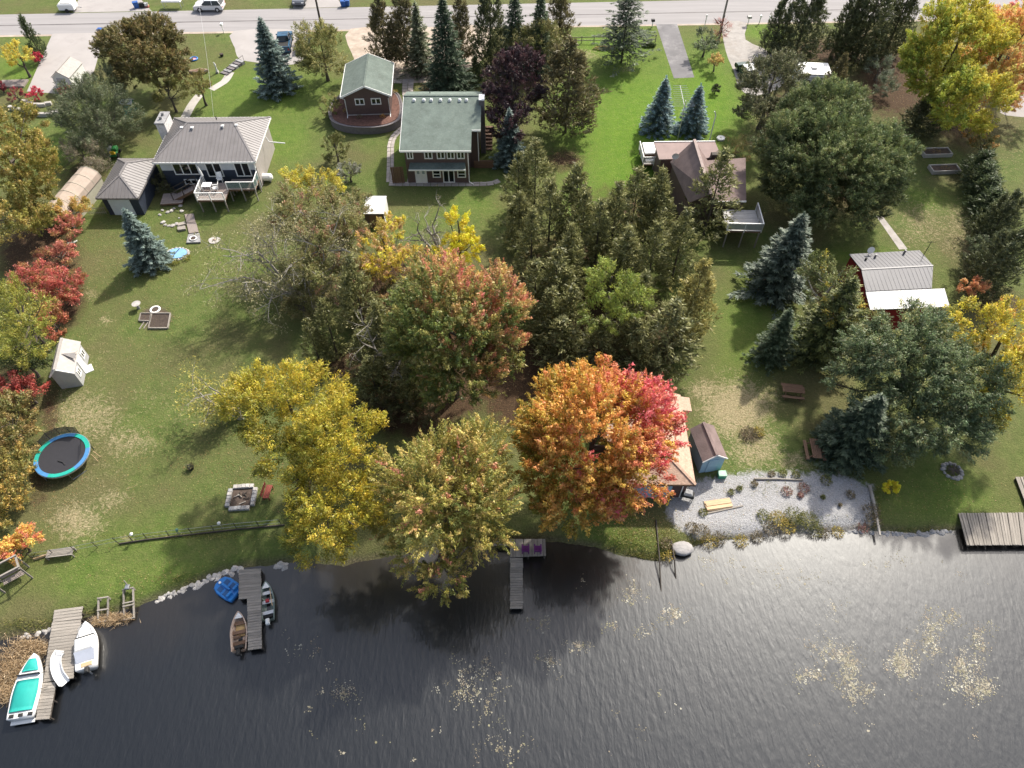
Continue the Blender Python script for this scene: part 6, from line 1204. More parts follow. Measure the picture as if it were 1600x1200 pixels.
mb = MB(); vs = [(0, 0, .88)] + [((Rr - .3) * math.cos(2 * math.pi * i / 40), (Rr - .3) * math.sin(2 * math.pi * i / 40), .9) for i in range(40)]; mb.add(vs, [(0, 1 + i, 1 + (i + 1) % 40) for i in range(40)]).build('jump_mat', M_TMAT, t)
for i in range(6): ring_mesh(Rr - .32, Rr, .9, .955, 8, i * math.pi / 3, (i + 1) * math.pi / 3).build('pad', M_TPAD if i % 2 == 0 else M_BPAD, t)
ring_mesh(Rr - .02, Rr + .05, .8, .9).build('frame', M_METAL, t)
for i in range(4):
    a = i * math.pi / 2 + .5; p = [((Rr) * math.cos(a + s), Rr * math.sin(a + s)) for s in (-.28, .28)]; MB().tube([(*p[0], .85), (*p[0], .03), (*p[1], .03), (*p[1], .85)], .03, 6).build('leg', M_METAL, t)
M_NET = mat('net_mesh', (.07, .07, .075), .8, alpha=.55)
for i in range(5):
    a = math.pi * .30 + i * .36; MB().tube([((Rr + .05) * math.cos(a), (Rr + .05) * math.sin(a), .3), ((Rr + .12) * math.cos(a), (Rr + .12) * math.sin(a), 1.9 - .25 * (i == 4))], .025, 5).build('net_pole', M_BLACK, t)
    if i < 4:
        b = a + .36; q = [((Rr + .05) * math.cos(x), (Rr + .05) * math.sin(x)) for x in (a, b)]; MB().add([(*q[0], .95), (*q[1], .95), (*q[1], 1.85 - .25 * (i == 3)), (*q[0], 1.85), (q[0][0] * 1.004, q[0][1] * 1.004, .95), (q[1][0] * 1.004, q[1][1] * 1.004, .95), (q[1][0] * 1.004, q[1][1] * 1.004, 1.85 - .25 * (i == 3)), (q[0][0] * 1.004, q[0][1] * 1.004, 1.85)], [(0, 1, 2, 3), (4, 7, 6, 5)]).build('net_panel', M_NET, t)
q = [((Rr - .6) * math.cos(x), (Rr - .6) * math.sin(x)) for x in (-.5, .45)]; MB().add([(*q[0], .95), (*q[1], .95), (q[1][0] * 1.3, q[1][1] * 1.3, 1.6), (q[0][0] * 1.25, q[0][1] * 1.25, 1.5)], [(0, 1, 2, 3)]).build('net_panel', M_NET, t)
MB().tube([(Rr + .25, -.9, .02), (Rr + .1, -.75, .9)], .025, 5).tube([(Rr + .45, -.55, .02), (Rr + .25, -.45, .9)], .025, 5).build('ladder', M_NEWWOOD, t)
MB().tube([(-.3, -.5, .93), (.1, -.8, .94), (.25, -1.1, .93)], .03, 5).build('strap', M_BLACK, t)

def stone_mesh(seed, m=None):
    rg = random.Random(seed); mb = MB(); vs = []; n = 7
    for k, (z, r) in enumerate(((0, .85), (.35, 1.0), (.75, .8), (1.0, .35))):
        for i in range(n): a = 2 * math.pi * i / n + k * .3; q = r * rg.uniform(.75, 1.15); vs.append((q * math.cos(a), q * math.sin(a), z * rg.uniform(.85, 1.15)))
    fs = [tuple(range(3 * n, 4 * n)), tuple(range(n))[::-1]]
    for k in range(3): fs += [(k * n + i, k * n + (i + 1) % n, (k + 1) * n + (i + 1) % n, (k + 1) * n + i) for i in range(n)]
    mb.add(vs, fs); return mb
STONES = []
for i in range(6):
    for m_ in (M_STONE, M_GREYSTONE):
        o_ = stone_mesh(i).build('stone', m_); STONES.append(o_.data); bpy.data.objects.remove(o_)
def stone(p, s, parent=None, pale=True, name='stone', flat=.65):
    o_ = bpy.data.objects.new(name, random.choice(STONES[0::2] if pale else STONES[1::2])); COL.objects.link(o_)
    if parent is not None: o_.parent = parent; p = Vector(p) - parent.location
    o_.location = p; o_.scale = (s * random.uniform(.8, 1.3), s * random.uniform(.8, 1.3), s * flat * random.uniform(.8, 1.2)); o_.rotation_euler[2] = random.uniform(0, 6.28); return o_
# square stone fire pit
c = P(378, 778); t = thing('fire_pit', 'square stone fire pit on the shaded lawn left of the yellow ash', 'fire pit', c, R(4)); s = .98
for i in range(6):
    for k in range(4):
        a = -s + .17 + i * (2 * s - .34) / 5.0
        if i == 5: continue
        x0, y0 = [(a, -s), (s, a), (-a, s), (-s, -a)][k]; w_ = (2 * s - .34) / 5 - .02; b = MB().bbox(-w_ / 2, w_ / 2, -.17, .17, 0, .22 + random.random() * .05, .03).build('stone_block', M_STONE if random.random() < .6 else M_GREYSTONE, t, loc=(x0 + (w_ / 2 if k == 0 else -w_ / 2 if k == 2 else 0), y0 + (w_ / 2 if k == 1 else -w_ / 2 if k == 3 else 0), 0)); b.rotation_euler[2] = k * math.pi / 2
MB().box(-s + .2, s - .2, -s + .2, s - .2, 0, .06).build('ash_bed', M_SOIL, t)
for i in range(7): a = random.uniform(0, 6.28); p = Vector((random.uniform(-.5, .5), random.uniform(-.5, .5), .1)); MB().tube([p, p + Vector((math.cos(a) * .5, math.sin(a) * .5, .08))], .04, 5).build('charred_log', M_PALEBARK if i % 3 == 0 else M_DARKWOOD, t)
def slat_bench(label, p, rz, m, ln=1.3):
    b = thing('garden_bench', label, 'bench', p, rz)
    for i in range(4): MB().bbox(-ln / 2, ln / 2, -.25 + i * .125, -.25 + i * .125 + .11, .40, .44, .01).build('seat_slat', m, b)
    for i in range(3): MB().bbox(-ln / 2, ln / 2, .26, .30, .52 + i * .14, .63 + i * .14, .01).build('back_slat', m, b)
    for x in (-ln / 2 + .08, ln / 2 - .08):
        for y in (-.22, .22): MB().box(x - .035, x + .035, y - .035, y + .035, 0, .40 if y < 0 else .399).build('leg', m, b)
    return b
M_REDWOOD = mat('red_stained_wood', (.22, .055, .04), .7, .2); slat_bench('small red brown bench in the shade left of the yellow ash', P(420, 772), R(86), M_REDWOOD, 1.2)
# planter boxes with tyre and stump
c = P(245, 497); t = thing('garden_bed', 'timber edged garden bed of dark soil in the middle of the left lawn', 'planter', c, 0)
def bed_box(root, pts, m=M_NEWWOOD):
    v = [P(*p) - root.location for p in pts]
    for i in range(4): MB().bar(v[i] + Vector((0, 0, .1)), v[(i + 1) % 4] + Vector((0, 0, .1)), .09, .2).build('edge_board', m, root)
    MB().prism([(p.x * .97 + v[0].x * .015 + v[2].x * .015, p.y * .97 + v[0].y * .015 + v[2].y * .015) for p in v], .0, .1).build('soil', M_SOIL, root)
bed_box(t, [(233, 514), (263, 514), (267, 491), (238, 491)], M_WOOD); 
t2 = thing('garden_bed', 'small timber edged bed joined to the left of the large garden bed', 'planter', P(225, 497), 0); bed_box(t2, [(218, 502.5), (235, 503), (237, 491), (221, 491)], M_WOOD); 
for i, (u, v) in enumerate(((222, 509), (229, 508))): o_ = tag(MB().bbox(-.5, .5, -.04, .04, 0, .1, .01).build('loose_board', M_WOOD), ['loose board lying below the small garden bed, left one', 'loose board lying below the small garden bed, right one'][i], 'board'); o_.location = P(u, v); o_.rotation_euler[2] = R(80)
def torus(name, R_, r_, m, n=24, k=8):
    mb = MB(); vs = [((R_ + r_ * math.cos(b)) * math.cos(a), (R_ + r_ * math.cos(b)) * math.sin(a), r_ + r_ * math.sin(b)) for a in [2 * math.pi * i / n for i in range(n)] for b in [2 * math.pi * j / k for j in range(k)]]
    return mb.add(vs, [(i * k + j, ((i + 1) % n) * k + j, ((i + 1) % n) * k + (j + 1) % k, i * k + (j + 1) % k) for i in range(n) for j in range(k)])
t = thing('tyre_planter', 'white painted tyre planter just above the large garden bed', 'planter', P(243, 485)); torus('t', .42, .1, M_WHITE).build('tyre', M_WHITE, t, True); MB().cyl(0, 0, 0, .12, .36, 16).build('soil', M_SOIL, t)
t = thing('bird_bath', 'round stone bird bath left of the tyre planter', 'bird bath', P(217, 482)); MB().cyl(0, 0, 0, .55, .16, 10, .12).build('pedestal', M_GREYSTONE, t); MB().tube([(0, 0, .55), (0, 0, .68)], [.2, .42], 16).build('bowl', M_STONE, t)
# pond with plants
c = P(277, 397); t = thing('garden_pond', 'small oval pond with bright blue lining beside the blue spruce', 'pond', c); M_POND = mat('pond_blue', (.20, .38, .62), .25, .15, 2.0); mb = MB(); mb.prism([(1.02 * math.cos(a), .78 * math.sin(a)) for a in [2 * math.pi * i / 24 for i in range(24)]], 0, .14); mb.build('blue_liner', M_POND, t)
for i in range(20): a = 2 * math.pi * i / 20; stone(c + Vector((1.15 * math.cos(a), .92 * math.sin(a), 0)), random.uniform(.13, .2), t)
MB().bar((-.3, -.6, .17), (.1, .7, .17), .06, .03).build('hose', M_BLACK, t)
def tuft(name, label, p, pal, r, h, n, seed, cat='plant', group=None, size=.16):
    rg = np.random.default_rng(seed); a = rg.uniform(0, 6.28, n); q = np.sqrt(rg.random(n)) * r; pos = np.stack([q * np.cos(a), q * np.sin(a), rg.random(n) * h * (1 - .5 * q / r) + .04], 1)
    me = leaf_mesh(name, pos, np.stack([np.cos(a), np.sin(a), np.full(n, .8)], 1) + rg.normal(0, .4, (n, 3)), rg.normal(0, .6, (n, 3)) + np.array([0, 0, .8]), size * rg.uniform(.7, 1.4, n), size * .4, pick(rg, n, pal) * rg.uniform(.7, 1.3, n)[:, None], M_LEAF)
    o_ = bpy.data.objects.new(name, me); COL.objects.link(o_); o_.location = p; return tag(o_, label, cat, group)
for i, (u, v, lab) in enumerate([(258, 402, 'yellow green plants at the left rim of the blue pond'), (275, 411, 'yellow green plants at the front rim of the blue pond'), (293, 404, 'low plants at the right rim of the blue pond'), (240, 408, 'small yellow shrub at the foot of the blue spruce by the pond')]): tuft('pond_plant', lab, P(u, v), [(.14, .15, .03), (.24, .2, .05), (.08, .1, .025)], .45, .5, 160, 300 + i)
for i, (pts, m_, lab) in enumerate([([(289, 336), (303, 335), (306, 348), (292, 349)], M_DECK, 'upper of the brown timber step pads leading down from the bungalow'), ([(292, 350), (307, 349), (311, 364), (296, 366)], M_DECK, 'middle of the brown timber step pads leading down from the bungalow'), ([(295, 368), (312, 366), (314, 380), (292, 381)], M_GREYSTONE, 'stone pad with white ring at the bottom of the timber step pads'), ([(278, 351), (290, 348), (291, 352), (279, 355)], M_WOOD, 'upper narrow plank left of the timber step pads'), ([(278, 357), (290, 355), (291, 360), (279, 362)], M_WOOD, 'lower narrow plank left of the timber step pads')]):
    v = [P(*p) for p in pts]; c = sum(v, Vector()) / 4; o_ = tag(MB().prism([(p.x - c.x, p.y - c.y) for p in v], 0, .12 + .03 * i).build('step_pad', m_), lab, 'step'); o_.location = c
t = thing('ring_planter', 'small white ring planter standing on the stone pad', 'planter', P(303, 375) + Vector((0, 0, .18))); torus('r', .33, .06, M_WHITE).build('ring', M_WHITE, t, True); MB().cyl(0, 0, 0, .05, .3, 14).build('soil', M_SOIL, t)
t = thing('sprinkler_mat', 'round pale stone pad with a small red cross shaped tap on the left lawn', 'pad', P(335, 376)); mb = MB(); mb.prism([(.62 * math.cos(a) * (1 + .1 * math.sin(3 * a)), .55 * math.sin(a)) for a in [2 * math.pi * i / 14 for i in range(14)]], 0, .07); mb.build('pad', M_STONE, t); MB().bar((-.15, 0, .1), (.15, 0, .1), .06, .06).build('tap', mat('dark_red_paint', (.3, .03, .03), .5), t)
t = thing('rock_border', 'curved border of pale rocks left of the timber step pads', 'rocks', P(262, 340))
for i, (u, v) in enumerate([(255, 348), (258, 352), (264, 353), (270, 353), (276, 350), (254, 329), (262, 332), (268, 330), (280, 341), (272, 326), (284, 330), (250, 336), (282, 322)]): stone(P(u, v), random.uniform(.12, .26), t)
t = thing('potted_plant', 'dark pot with a small plant standing alone on the left lawn', 'plant', P(299, 732)); MB().cyl(0, 0, 0, .3, .22, 10, .28).build('pot', M_BLACK, t); mb = tuft('leaves', None, (0, 0, .3), [(.12, .1, .04), (.06, .07, .03)], .35, .35, 120, 401, None); mb.parent = t
# lakeside fence and edging
pts = [(52, 873), (120, 862), (185, 849), (230, 842), (300, 834), (370, 826), (440, 820)]
t = thing('wire_fence', 'low wire fence on thin posts between the left lawn and the lakeside strip', 'fence', P(*pts[0])); allp = []
for a, b in zip(pts[:-1], pts[1:]):
    for k in range(2): allp.append((a[0] + (b[0] - a[0]) * k / 2, a[1] + (b[1] - a[1]) * k / 2))
allp.append(pts[-1]); w_ = [P(*p) - t.location for p in allp]
for p in w_: MB().tube([p, p + Vector((random.uniform(-.06, .06), 0, .95))], .03, 5).build('post', M_DARKWOOD, t)
for z in (.35, .85): MB().tube([p + Vector((0, 0, z)) for p in w_], .012, 4).build('wire', M_METAL, t)
t = thing('timber_edging', 'dark timber edging board along the foot of the wire fence', 'edging', P(187, 849)); e_ = [P(u, v) - t.location for u, v in ((187, 849.5), (230, 843), (300, 835), (370, 827), (445, 820))]
for a, b in zip(e_[:-1], e_[1:]): MB().bar(a + Vector((0, -.05, .08)), b + Vector((0, -.05, .08)), .07, .17).build('edge_board', M_DARKWOOD, t)
t = thing('board_edging', 'pale board edging at the left end of the lake fence', 'edging', P(55, 873)); MB().bar((0, -.1, .12), P(84, 865) - t.location + Vector((0, 0, .12)), .06, .24).build('edge_board', M_NEWWOOD, t)
for u, v, lab in ((213, 843, 'left white solar lamp on the lake fence'), (348, 826, 'right white solar lamp on the lake fence')):
    t = thing('solar_lamp', lab, 'lamp', P(u, v)); MB().cyl(0, 0, 0, .8, .02, 6).build('stake', M_METAL, t); MB().tube([(0, 0, .8), (0, 0, .95), (0, 0, 1.05)], [.08, .14, .05], 8).build('lamp_head', M_WHITE, t)
t = thing('garden_ornament', 'small green garden ornament on the lake fence', 'ornament', P(281, 836)); MB().cyl(0, 0, 0, .6, .03, 6).build('stake', M_METAL, t); MB().tube([(0, 0, .6), (0, .1, .75), (0, .2, .72)], [.06, .14, .04], 8).build('figure', mat('ornament_green', (.08, .2, .15), .5), t)
t = thing('slatted_bench', 'grey slatted seat standing at the lake fence near the orange shrub', 'bench', P(98, 867), R(8))
for i in range(6): MB().bbox(-.95, .95, -.32 + i * .11, -.32 + i * .11 + .09, .42, .46, .01).build('slat', M_WOOD, t)
for x in (-.9, .9):
    for y in (-.28, .28): MB().box(x - .04, x + .04, y - .04, y + .04, 0, .42).build('leg', M_WOOD, t)
# timber swing frame, lower left
q0, q1, q2 = P(7, 915, 1.9), P(45, 878, 1.9), P(28, 927, 1.9)
t = thing('swing_frame', 'grey timber swing frame with hanging seat near the lower left shore', 'swing', P(27, 906), R(36)); w_, d_ = 1.9, 1.05
for x in (-w_ / 2, w_ / 2):
    for y in (-d_ / 2, d_ / 2): MB().box(x - .05, x + .05, y - .05, y + .05, 0, 1.8).build('post', M_WOOD, t)
    MB().box(x - .06, x + .06, -d_ / 2 - .15, d_ / 2 + .15, 1.8, 1.92).build('cross_beam', M_WOOD, t)
MB().box(-w_ / 2 - .1, w_ / 2 + .1, d_ / 2 - .06, d_ / 2 + .06, 1.921, 2.03).build('top_beam', M_WOOD, t); MB().box(-w_ / 2 - .1, w_ / 2 + .1, -d_ / 2 - .06, -d_ / 2 + .06, 1.921, 2.03).build('top_beam', M_WOOD, t)
for i in range(4): MB().bbox(-.7, .7, -.25 + i * .12, -.16 + i * .12, .5, .54, .01).build('seat_slat', M_DECK, t)
for i in range(3): MB().bbox(-.7, .7, .27, .31, .6 + i * .14, .7 + i * .14, .01).build('back_slat', M_DECK, t)
for x in (-.72, .72): MB().tube([(x, 0, .52), (x, 0, 1.85)], .015, 4).build('chain', M_METAL, t)
# boat rails at the water
for a, b, hw, lab, extra in (((161, 934), (161, 972), .33, 'left plain pair of grey boat rails running into the water', 0), ((200, 920), (202, 968), .33, 'right pair of grey boat rails with cross pieces and winch', 1)):
    A_, B_ = P(*a, .35), P(*b, -.3); t = thing('boat_rails', lab, 'boat ramp', (A_.x, A_.y, 0)); v = B_ - A_; n = Vector((-v.y, v.x, 0)).normalized() * hw; a0 = Vector((0, 0, .3)); b0 = Vector((v.x, v.y, -.3))
    for s in (-1, 1): MB().bar(a0 + n * s, b0 + n * s, .1, .12).build('rail', M_WOOD, t); MB().box((a0 + n * s).x - .05, (a0 + n * s).x + .05, (a0 + n * s).y - .05, (a0 + n * s).y + .05, -.05, .42).build('post', M_WOOD, t)
    for f in ((.0, .5, .98) if not extra else (.0, .45, .55, .98)): p = a0.lerp(b0, f) + Vector((0, 0, .062)); MB().bar(p - n * 1.2, p + n * 1.2, .09, .08).build('cross_piece', M_WOOD, t)
    if extra: MB().bbox(-.15, .15, -.1, .25, .42, .62, .03).build('winch', M_METAL, t); MB().tube([(0, .2, .6), (-.12, .35, 1.0)], .04, 5).build('winch_post', M_WOOD, t)
# rocks along the water
def shore_line(u0, u1, step, off):
    out = []; u = u0
    while u < u1:
        v = np.interp(u, [p[0] for p in SHORE], [p[1] for p in SHORE]); out.append((u, v + off)); u += step
    return out
GR1 = 'pale rocks along the left shore'; GR2 = 'grey rocks along the right shore'
k = 0
rk = MB()
for u0, u1, step, off, s0, pale, gp, lab in ((242, 372, 3.6, -3, .22, True, 'pale rocks from the boat rails to the narrow dock', 'pale rock in the row between the boat rails and the narrow dock'), (428, 448, 3.0, -1, .24, True, 'pale rocks right of the narrow dock', 'pale rock at the water right of the narrow dock near the yellow ash'), (1378, 1496, 4.4, -1, .2, False, 'grey rocks left of the broad pale dock', 'grey rock in the row along the lawn left of the broad pale dock'), (1330, 1372, 9, -2, .2, False, 'grey rocks at the corner of the gravel beach', 'grey rock at the lower right corner of the gravel beach'), (30, 80, 6, -4, .2, True, 'pale rocks beside the dry reeds', 'pale rock on the bank left of the long dock beside the dry reeds')):
    for u, v in shore_line(u0, u1, step, off):
        for r in range(2):
            p = P(u + random.uniform(-2, 2), v + random.uniform(-4, 4), 0); dd = float(shore_dist(p.x, p.y)); p.z = float(land_z(np.array(dd))) - .04; o_ = stone(p, s0 * random.uniform(.55, 1.25), None, pale, 'shore_rock'); tag(o_, lab, 'rock', gp)
mb = MB(); rgb = random.Random(4); vs = []; n_ = 14
for z_, q_ in ((-.5, .9), (0, 1.0), (.3, .95), (.5, .8), (.62, .5), (.66, .2)): vs += [(q_ * .95 * math.cos(6.2832 * i / n_) * rgb.uniform(.93, 1.07), q_ * .75 * math.sin(6.2832 * i / n_) * rgb.uniform(.93, 1.07), z_ * .6) for i in range(n_)]
mb.add(vs, [(k * n_ + i, k * n_ + (i + 1) % n_, (k + 1) * n_ + (i + 1) % n_, (k + 1) * n_ + i) for k in range(5) for i in range(n_)] + [tuple(range(5 * n_, 6 * n_))])
bo = mb.build('boulder', mat('boulder_grey', (.30, .29, .285), .9, .3, 3.0, bump=.5, bscale=8), None, True); bo.scale = (.9, .8, .6); bo.location = P(1066, 857, -.15)
t = tag(bo, 'large smooth pale boulder at the water beside the gravel beach', 'boulder')
# lake rails right of centre
for a, b, lab in (((1025, 812), (1033, 925), 'left of the two dark rails running from the grass into the lake'), ((1049, 845), (1056, 905), 'right of the two dark rails running from the grass into the lake')):
    A_, B_ = P(*a, .1), P(*b, -.5); mb = MB(); m1 = A_.lerp(B_, .55); m1.z = .04; c = A_.copy(); c.z = 0; mb.tube([A_ - c, m1 - c, B_ - c], .06, 5); o_ = tag(mb.build('boat_rail', M_DARKWOOD), lab, 'rail'); o_.location = c

# ---------------------------------------------------------------- beach and right lawns
def picnic(label, p, rz):
    t = thing('picnic_table', label, 'table', p, rz, 'picnic tables by the beach'); 
    for i in range(5): MB().bbox(-.95, .95, -.37 + i * .15, -.37 + i * .15 + .135, .72, .76, .01).build('top_board', M_BROWNWOOD, t)
    for s in (-1, 1): MB().bbox(-.95, .95, s * .68 - .13, s * .68 + .13, .43, .47, .01).build('bench_board', M_BROWNWOOD, t)
    for x in (-.65, .65):
        for s in (-1, 1): MB().bar((x, s * .7, 0), (x, s * .25, .715), .09, .05, (1, 0, 0)).build('leg', M_BROWNWOOD, t)
        MB().box(x + .03, x + .07, -.78, .78, .37, .43).build('brace', M_BROWNWOOD, t)
picnic('brown picnic table on the shaded grass above the gravel beach', P(1236, 616), R(-8)); picnic('brown picnic table touching the pointed spruce by the gravel beach', P(1270, 708), R(85))
t = thing('lumber_stack', 'stack of fresh pale boards lying on the gravel beach', 'lumber', P(1121, 789), R(9))
for i in range(3): MB().bbox(-1.05 + i * .03, 1.05 + i * .03, -.45 + i * .3, -.17 + i * .3, 0, .1, .01).build('board', M_NEWWOOD, t)
for i in range(2): MB().bbox(-1.0 + i * .06, 1.1, -.38 + i * .32, -.1 + i * .32, .1, .18, .01).build('board', M_NEWWOOD, t)
o_ = tag(MB().bbox(-1.6, 1.6, -.06, .06, 0, .08, .01).build('long_board', M_WOOD), 'long thin grey board on the gravel below the lumber stack', 'board'); o_.location = P(1131, 797); o_.rotation_euler[2] = R(13)
for i, (a, b, r_, lab) in enumerate((((1178, 749), (1254, 751), .09, 'thin straight log lying along the top of the gravel beach'), ((1358, 760), (1374, 838), .13, 'weathered log edging the right side of the gravel beach'))):
    A_, B_ = P(*a), P(*b); o_ = tag(MB().tube([(0, 0, r_), (B_ - A_) * .5 + Vector((.05, .05, r_)), (B_ - A_) + Vector((0, 0, r_ * .8))], [r_, r_ * .9, r_ * .7], 7).build('log', M_WOOD if i == 0 else M_PALEBARK), lab, 'log'); o_.location = A_
t = thing('gas_grill', 'dark gas grill with grey lid at the front right corner of the boathouse', 'grill', P(1072, 779), R(-15)); MB().bbox(-.5, .5, -.25, .25, .5, .85, .04).build('cabinet', M_BLACK, t); MB().bbox(-.32, .32, -.27, .27, .85, 1.1, .1).build('lid', M_GREYSTONE, t)
for x in (-.45, .45):
    for y in (-.2, .2): MB().box(x - .03, x + .03, y - .03, y + .03, 0, .5).build('leg', M_METAL, t)
t = thing('fire_ring', 'ring of stones with dark sticks under the grey green tree at the right', 'fire pit', P(1488, 736))
for i in range(13): a = 2 * math.pi * i / 13; stone(P(1488, 736) + Vector((.72 * math.cos(a), .72 * math.sin(a), 0)), random.uniform(.15, .24), t, False)
for i in range(8): a = random.uniform(0, 3.14); v = Vector((math.cos(a), math.sin(a), 0)) * .5; MB().tube([-v + Vector((0, 0, .15)), v + Vector((0, 0, .3))], .04, 5).build('stick', M_DARKWOOD, t)
WG = 'wild plants on the gravel beach'; wp = [(1192, 806, .5, 'g'), (1215, 812, .7, 'y'), (1240, 808, .8, 'g'), (1262, 814, .8, 'g'), (1230, 822, .7, 'y'), (1275, 825, .7, 'g'), (1205, 826, .6, 'b'), (1290, 830, .5, 'b'), (1312, 828, .5, 'y'), (1255, 764, .5, 'r'), (1229, 769, .45, 'r'), (1250, 775, .25, 'r'), (1328, 774, .4, 'b'), (1243, 743, .35, 'g'), (1222, 741, .35, 'g'), (1205, 742, .3, 'b'), (1155, 765, .25, 'g'), (1142, 770, .3, 'g'), (1178, 757, .3, 'b'), (1095, 832, .7, 'b'), (1110, 842, .7, 'y'), (1080, 826, .5, 'b'), (1125, 838, .6, 'b'), (1160, 842, .6, 'y'), (1185, 836, .5, 'b'), (1360, 800, .7, 'b'), (1365, 815, .7, 'b'), (1350, 822, .5, 'r'), (1285, 778, .2, 'g'), (1312, 790, .15, 'b'), (1098, 802, .35, 'g'), (1170, 680, .8, 'b'), (1185, 676, .5, 'y'), (1043, 865, .6, 'y'), (1040, 850, .5, 'b'), (1060, 740, .2, 'g'), (1340, 740, .5, 'g'), (1290, 752, .5, 'g')]
PALS = {'g': [(.09, .10, .03), (.14, .13, .035), (.065, .075, .025)], 'y': [(.28, .22, .045), (.18, .16, .04), (.22, .16, .05)], 'b': [(.12, .10, .06), (.09, .075, .045), (.16, .13, .08)], 'r': [(.20, .09, .08), (.15, .08, .07), (.12, .1, .06)]}
WL = {'g': 'green weed', 'y': 'yellow weed', 'b': 'brownish dry weed', 'r': 'reddish weed'}
def weed_place(u, v):
    if u > 1330: return 'by the log edge on the right of the gravel beach'
    if v < 700: return 'in the straw patch on the beach lawn'
    if v < 760: return 'along the log at the top of the gravel beach'
    if u < 1075: return 'near the dark lake rails and the boulder'
    if v < 795: return 'in the open middle of the gravel beach' if u > 1200 else 'around the lumber stack on the gravel beach'
    return 'in the dense strip at the water below the beach middle' if u > 1190 else 'at the water below the lumber stack'
for i, (u, v, r_, kk) in enumerate(wp):
    p = P(u, v); p.z = float(land_z(shore_dist(p.x, p.y))); tuft('weed', WL[kk] + ' ' + weed_place(u, v), p, PALS[kk], r_, .25 + .5 * r_, int(420 * r_ * r_ + 90), 500 + i, 'plant', WG)
for i, (u0, v0, u1, v1, h, lab) in enumerate(((1441, 236, 1486, 247, .45, 'upper grey planter box on the right lawn'), (1454, 262, 1499, 273, .45, 'lower grey planter box on the right lawn'))):
    a, b, c_ = P(u0 + 2, v1), P(u1 + 1, v1 - 1.5), P(u0, v0); ex = b - a; ln = ex.length; dp = max(.9, abs((c_ - a).y)); t = thing('planter_box', lab, 'planter', a, math.atan2(ex.y, ex.x))
    for x0, x1, y0, y1 in ((0, ln, 0, .14), (0, ln, dp - .14, dp), (0, .14, .14, dp - .14), (ln - .14, ln, .14, dp - .14)): MB().bbox(x0, x1, y0, y1, 0, h, .02).build('side_board', M_CONC, t)
    MB().box(.14, ln - .14, .14, dp - .14, 0, h - .12).build('soil', M_SOIL, t); o_ = tuft('plants', None, (ln / 2, dp / 2, h - .12), [(.2, .12, .05), (.1, .09, .04)], dp * .4, .2, 60, 600 + i, None); o_.parent = t
# purple chairs on the dark dock
M_PURPLE = mat('purple_plastic', (.14, .022, .16), .5)
for u, lab in ((821, 'left purple chair on the dark central dock'), (840, 'right purple chair on the dark central dock')):
    c = patio_chair(P(u, 861, .14), R(180), lab, M_PURPLE, None)

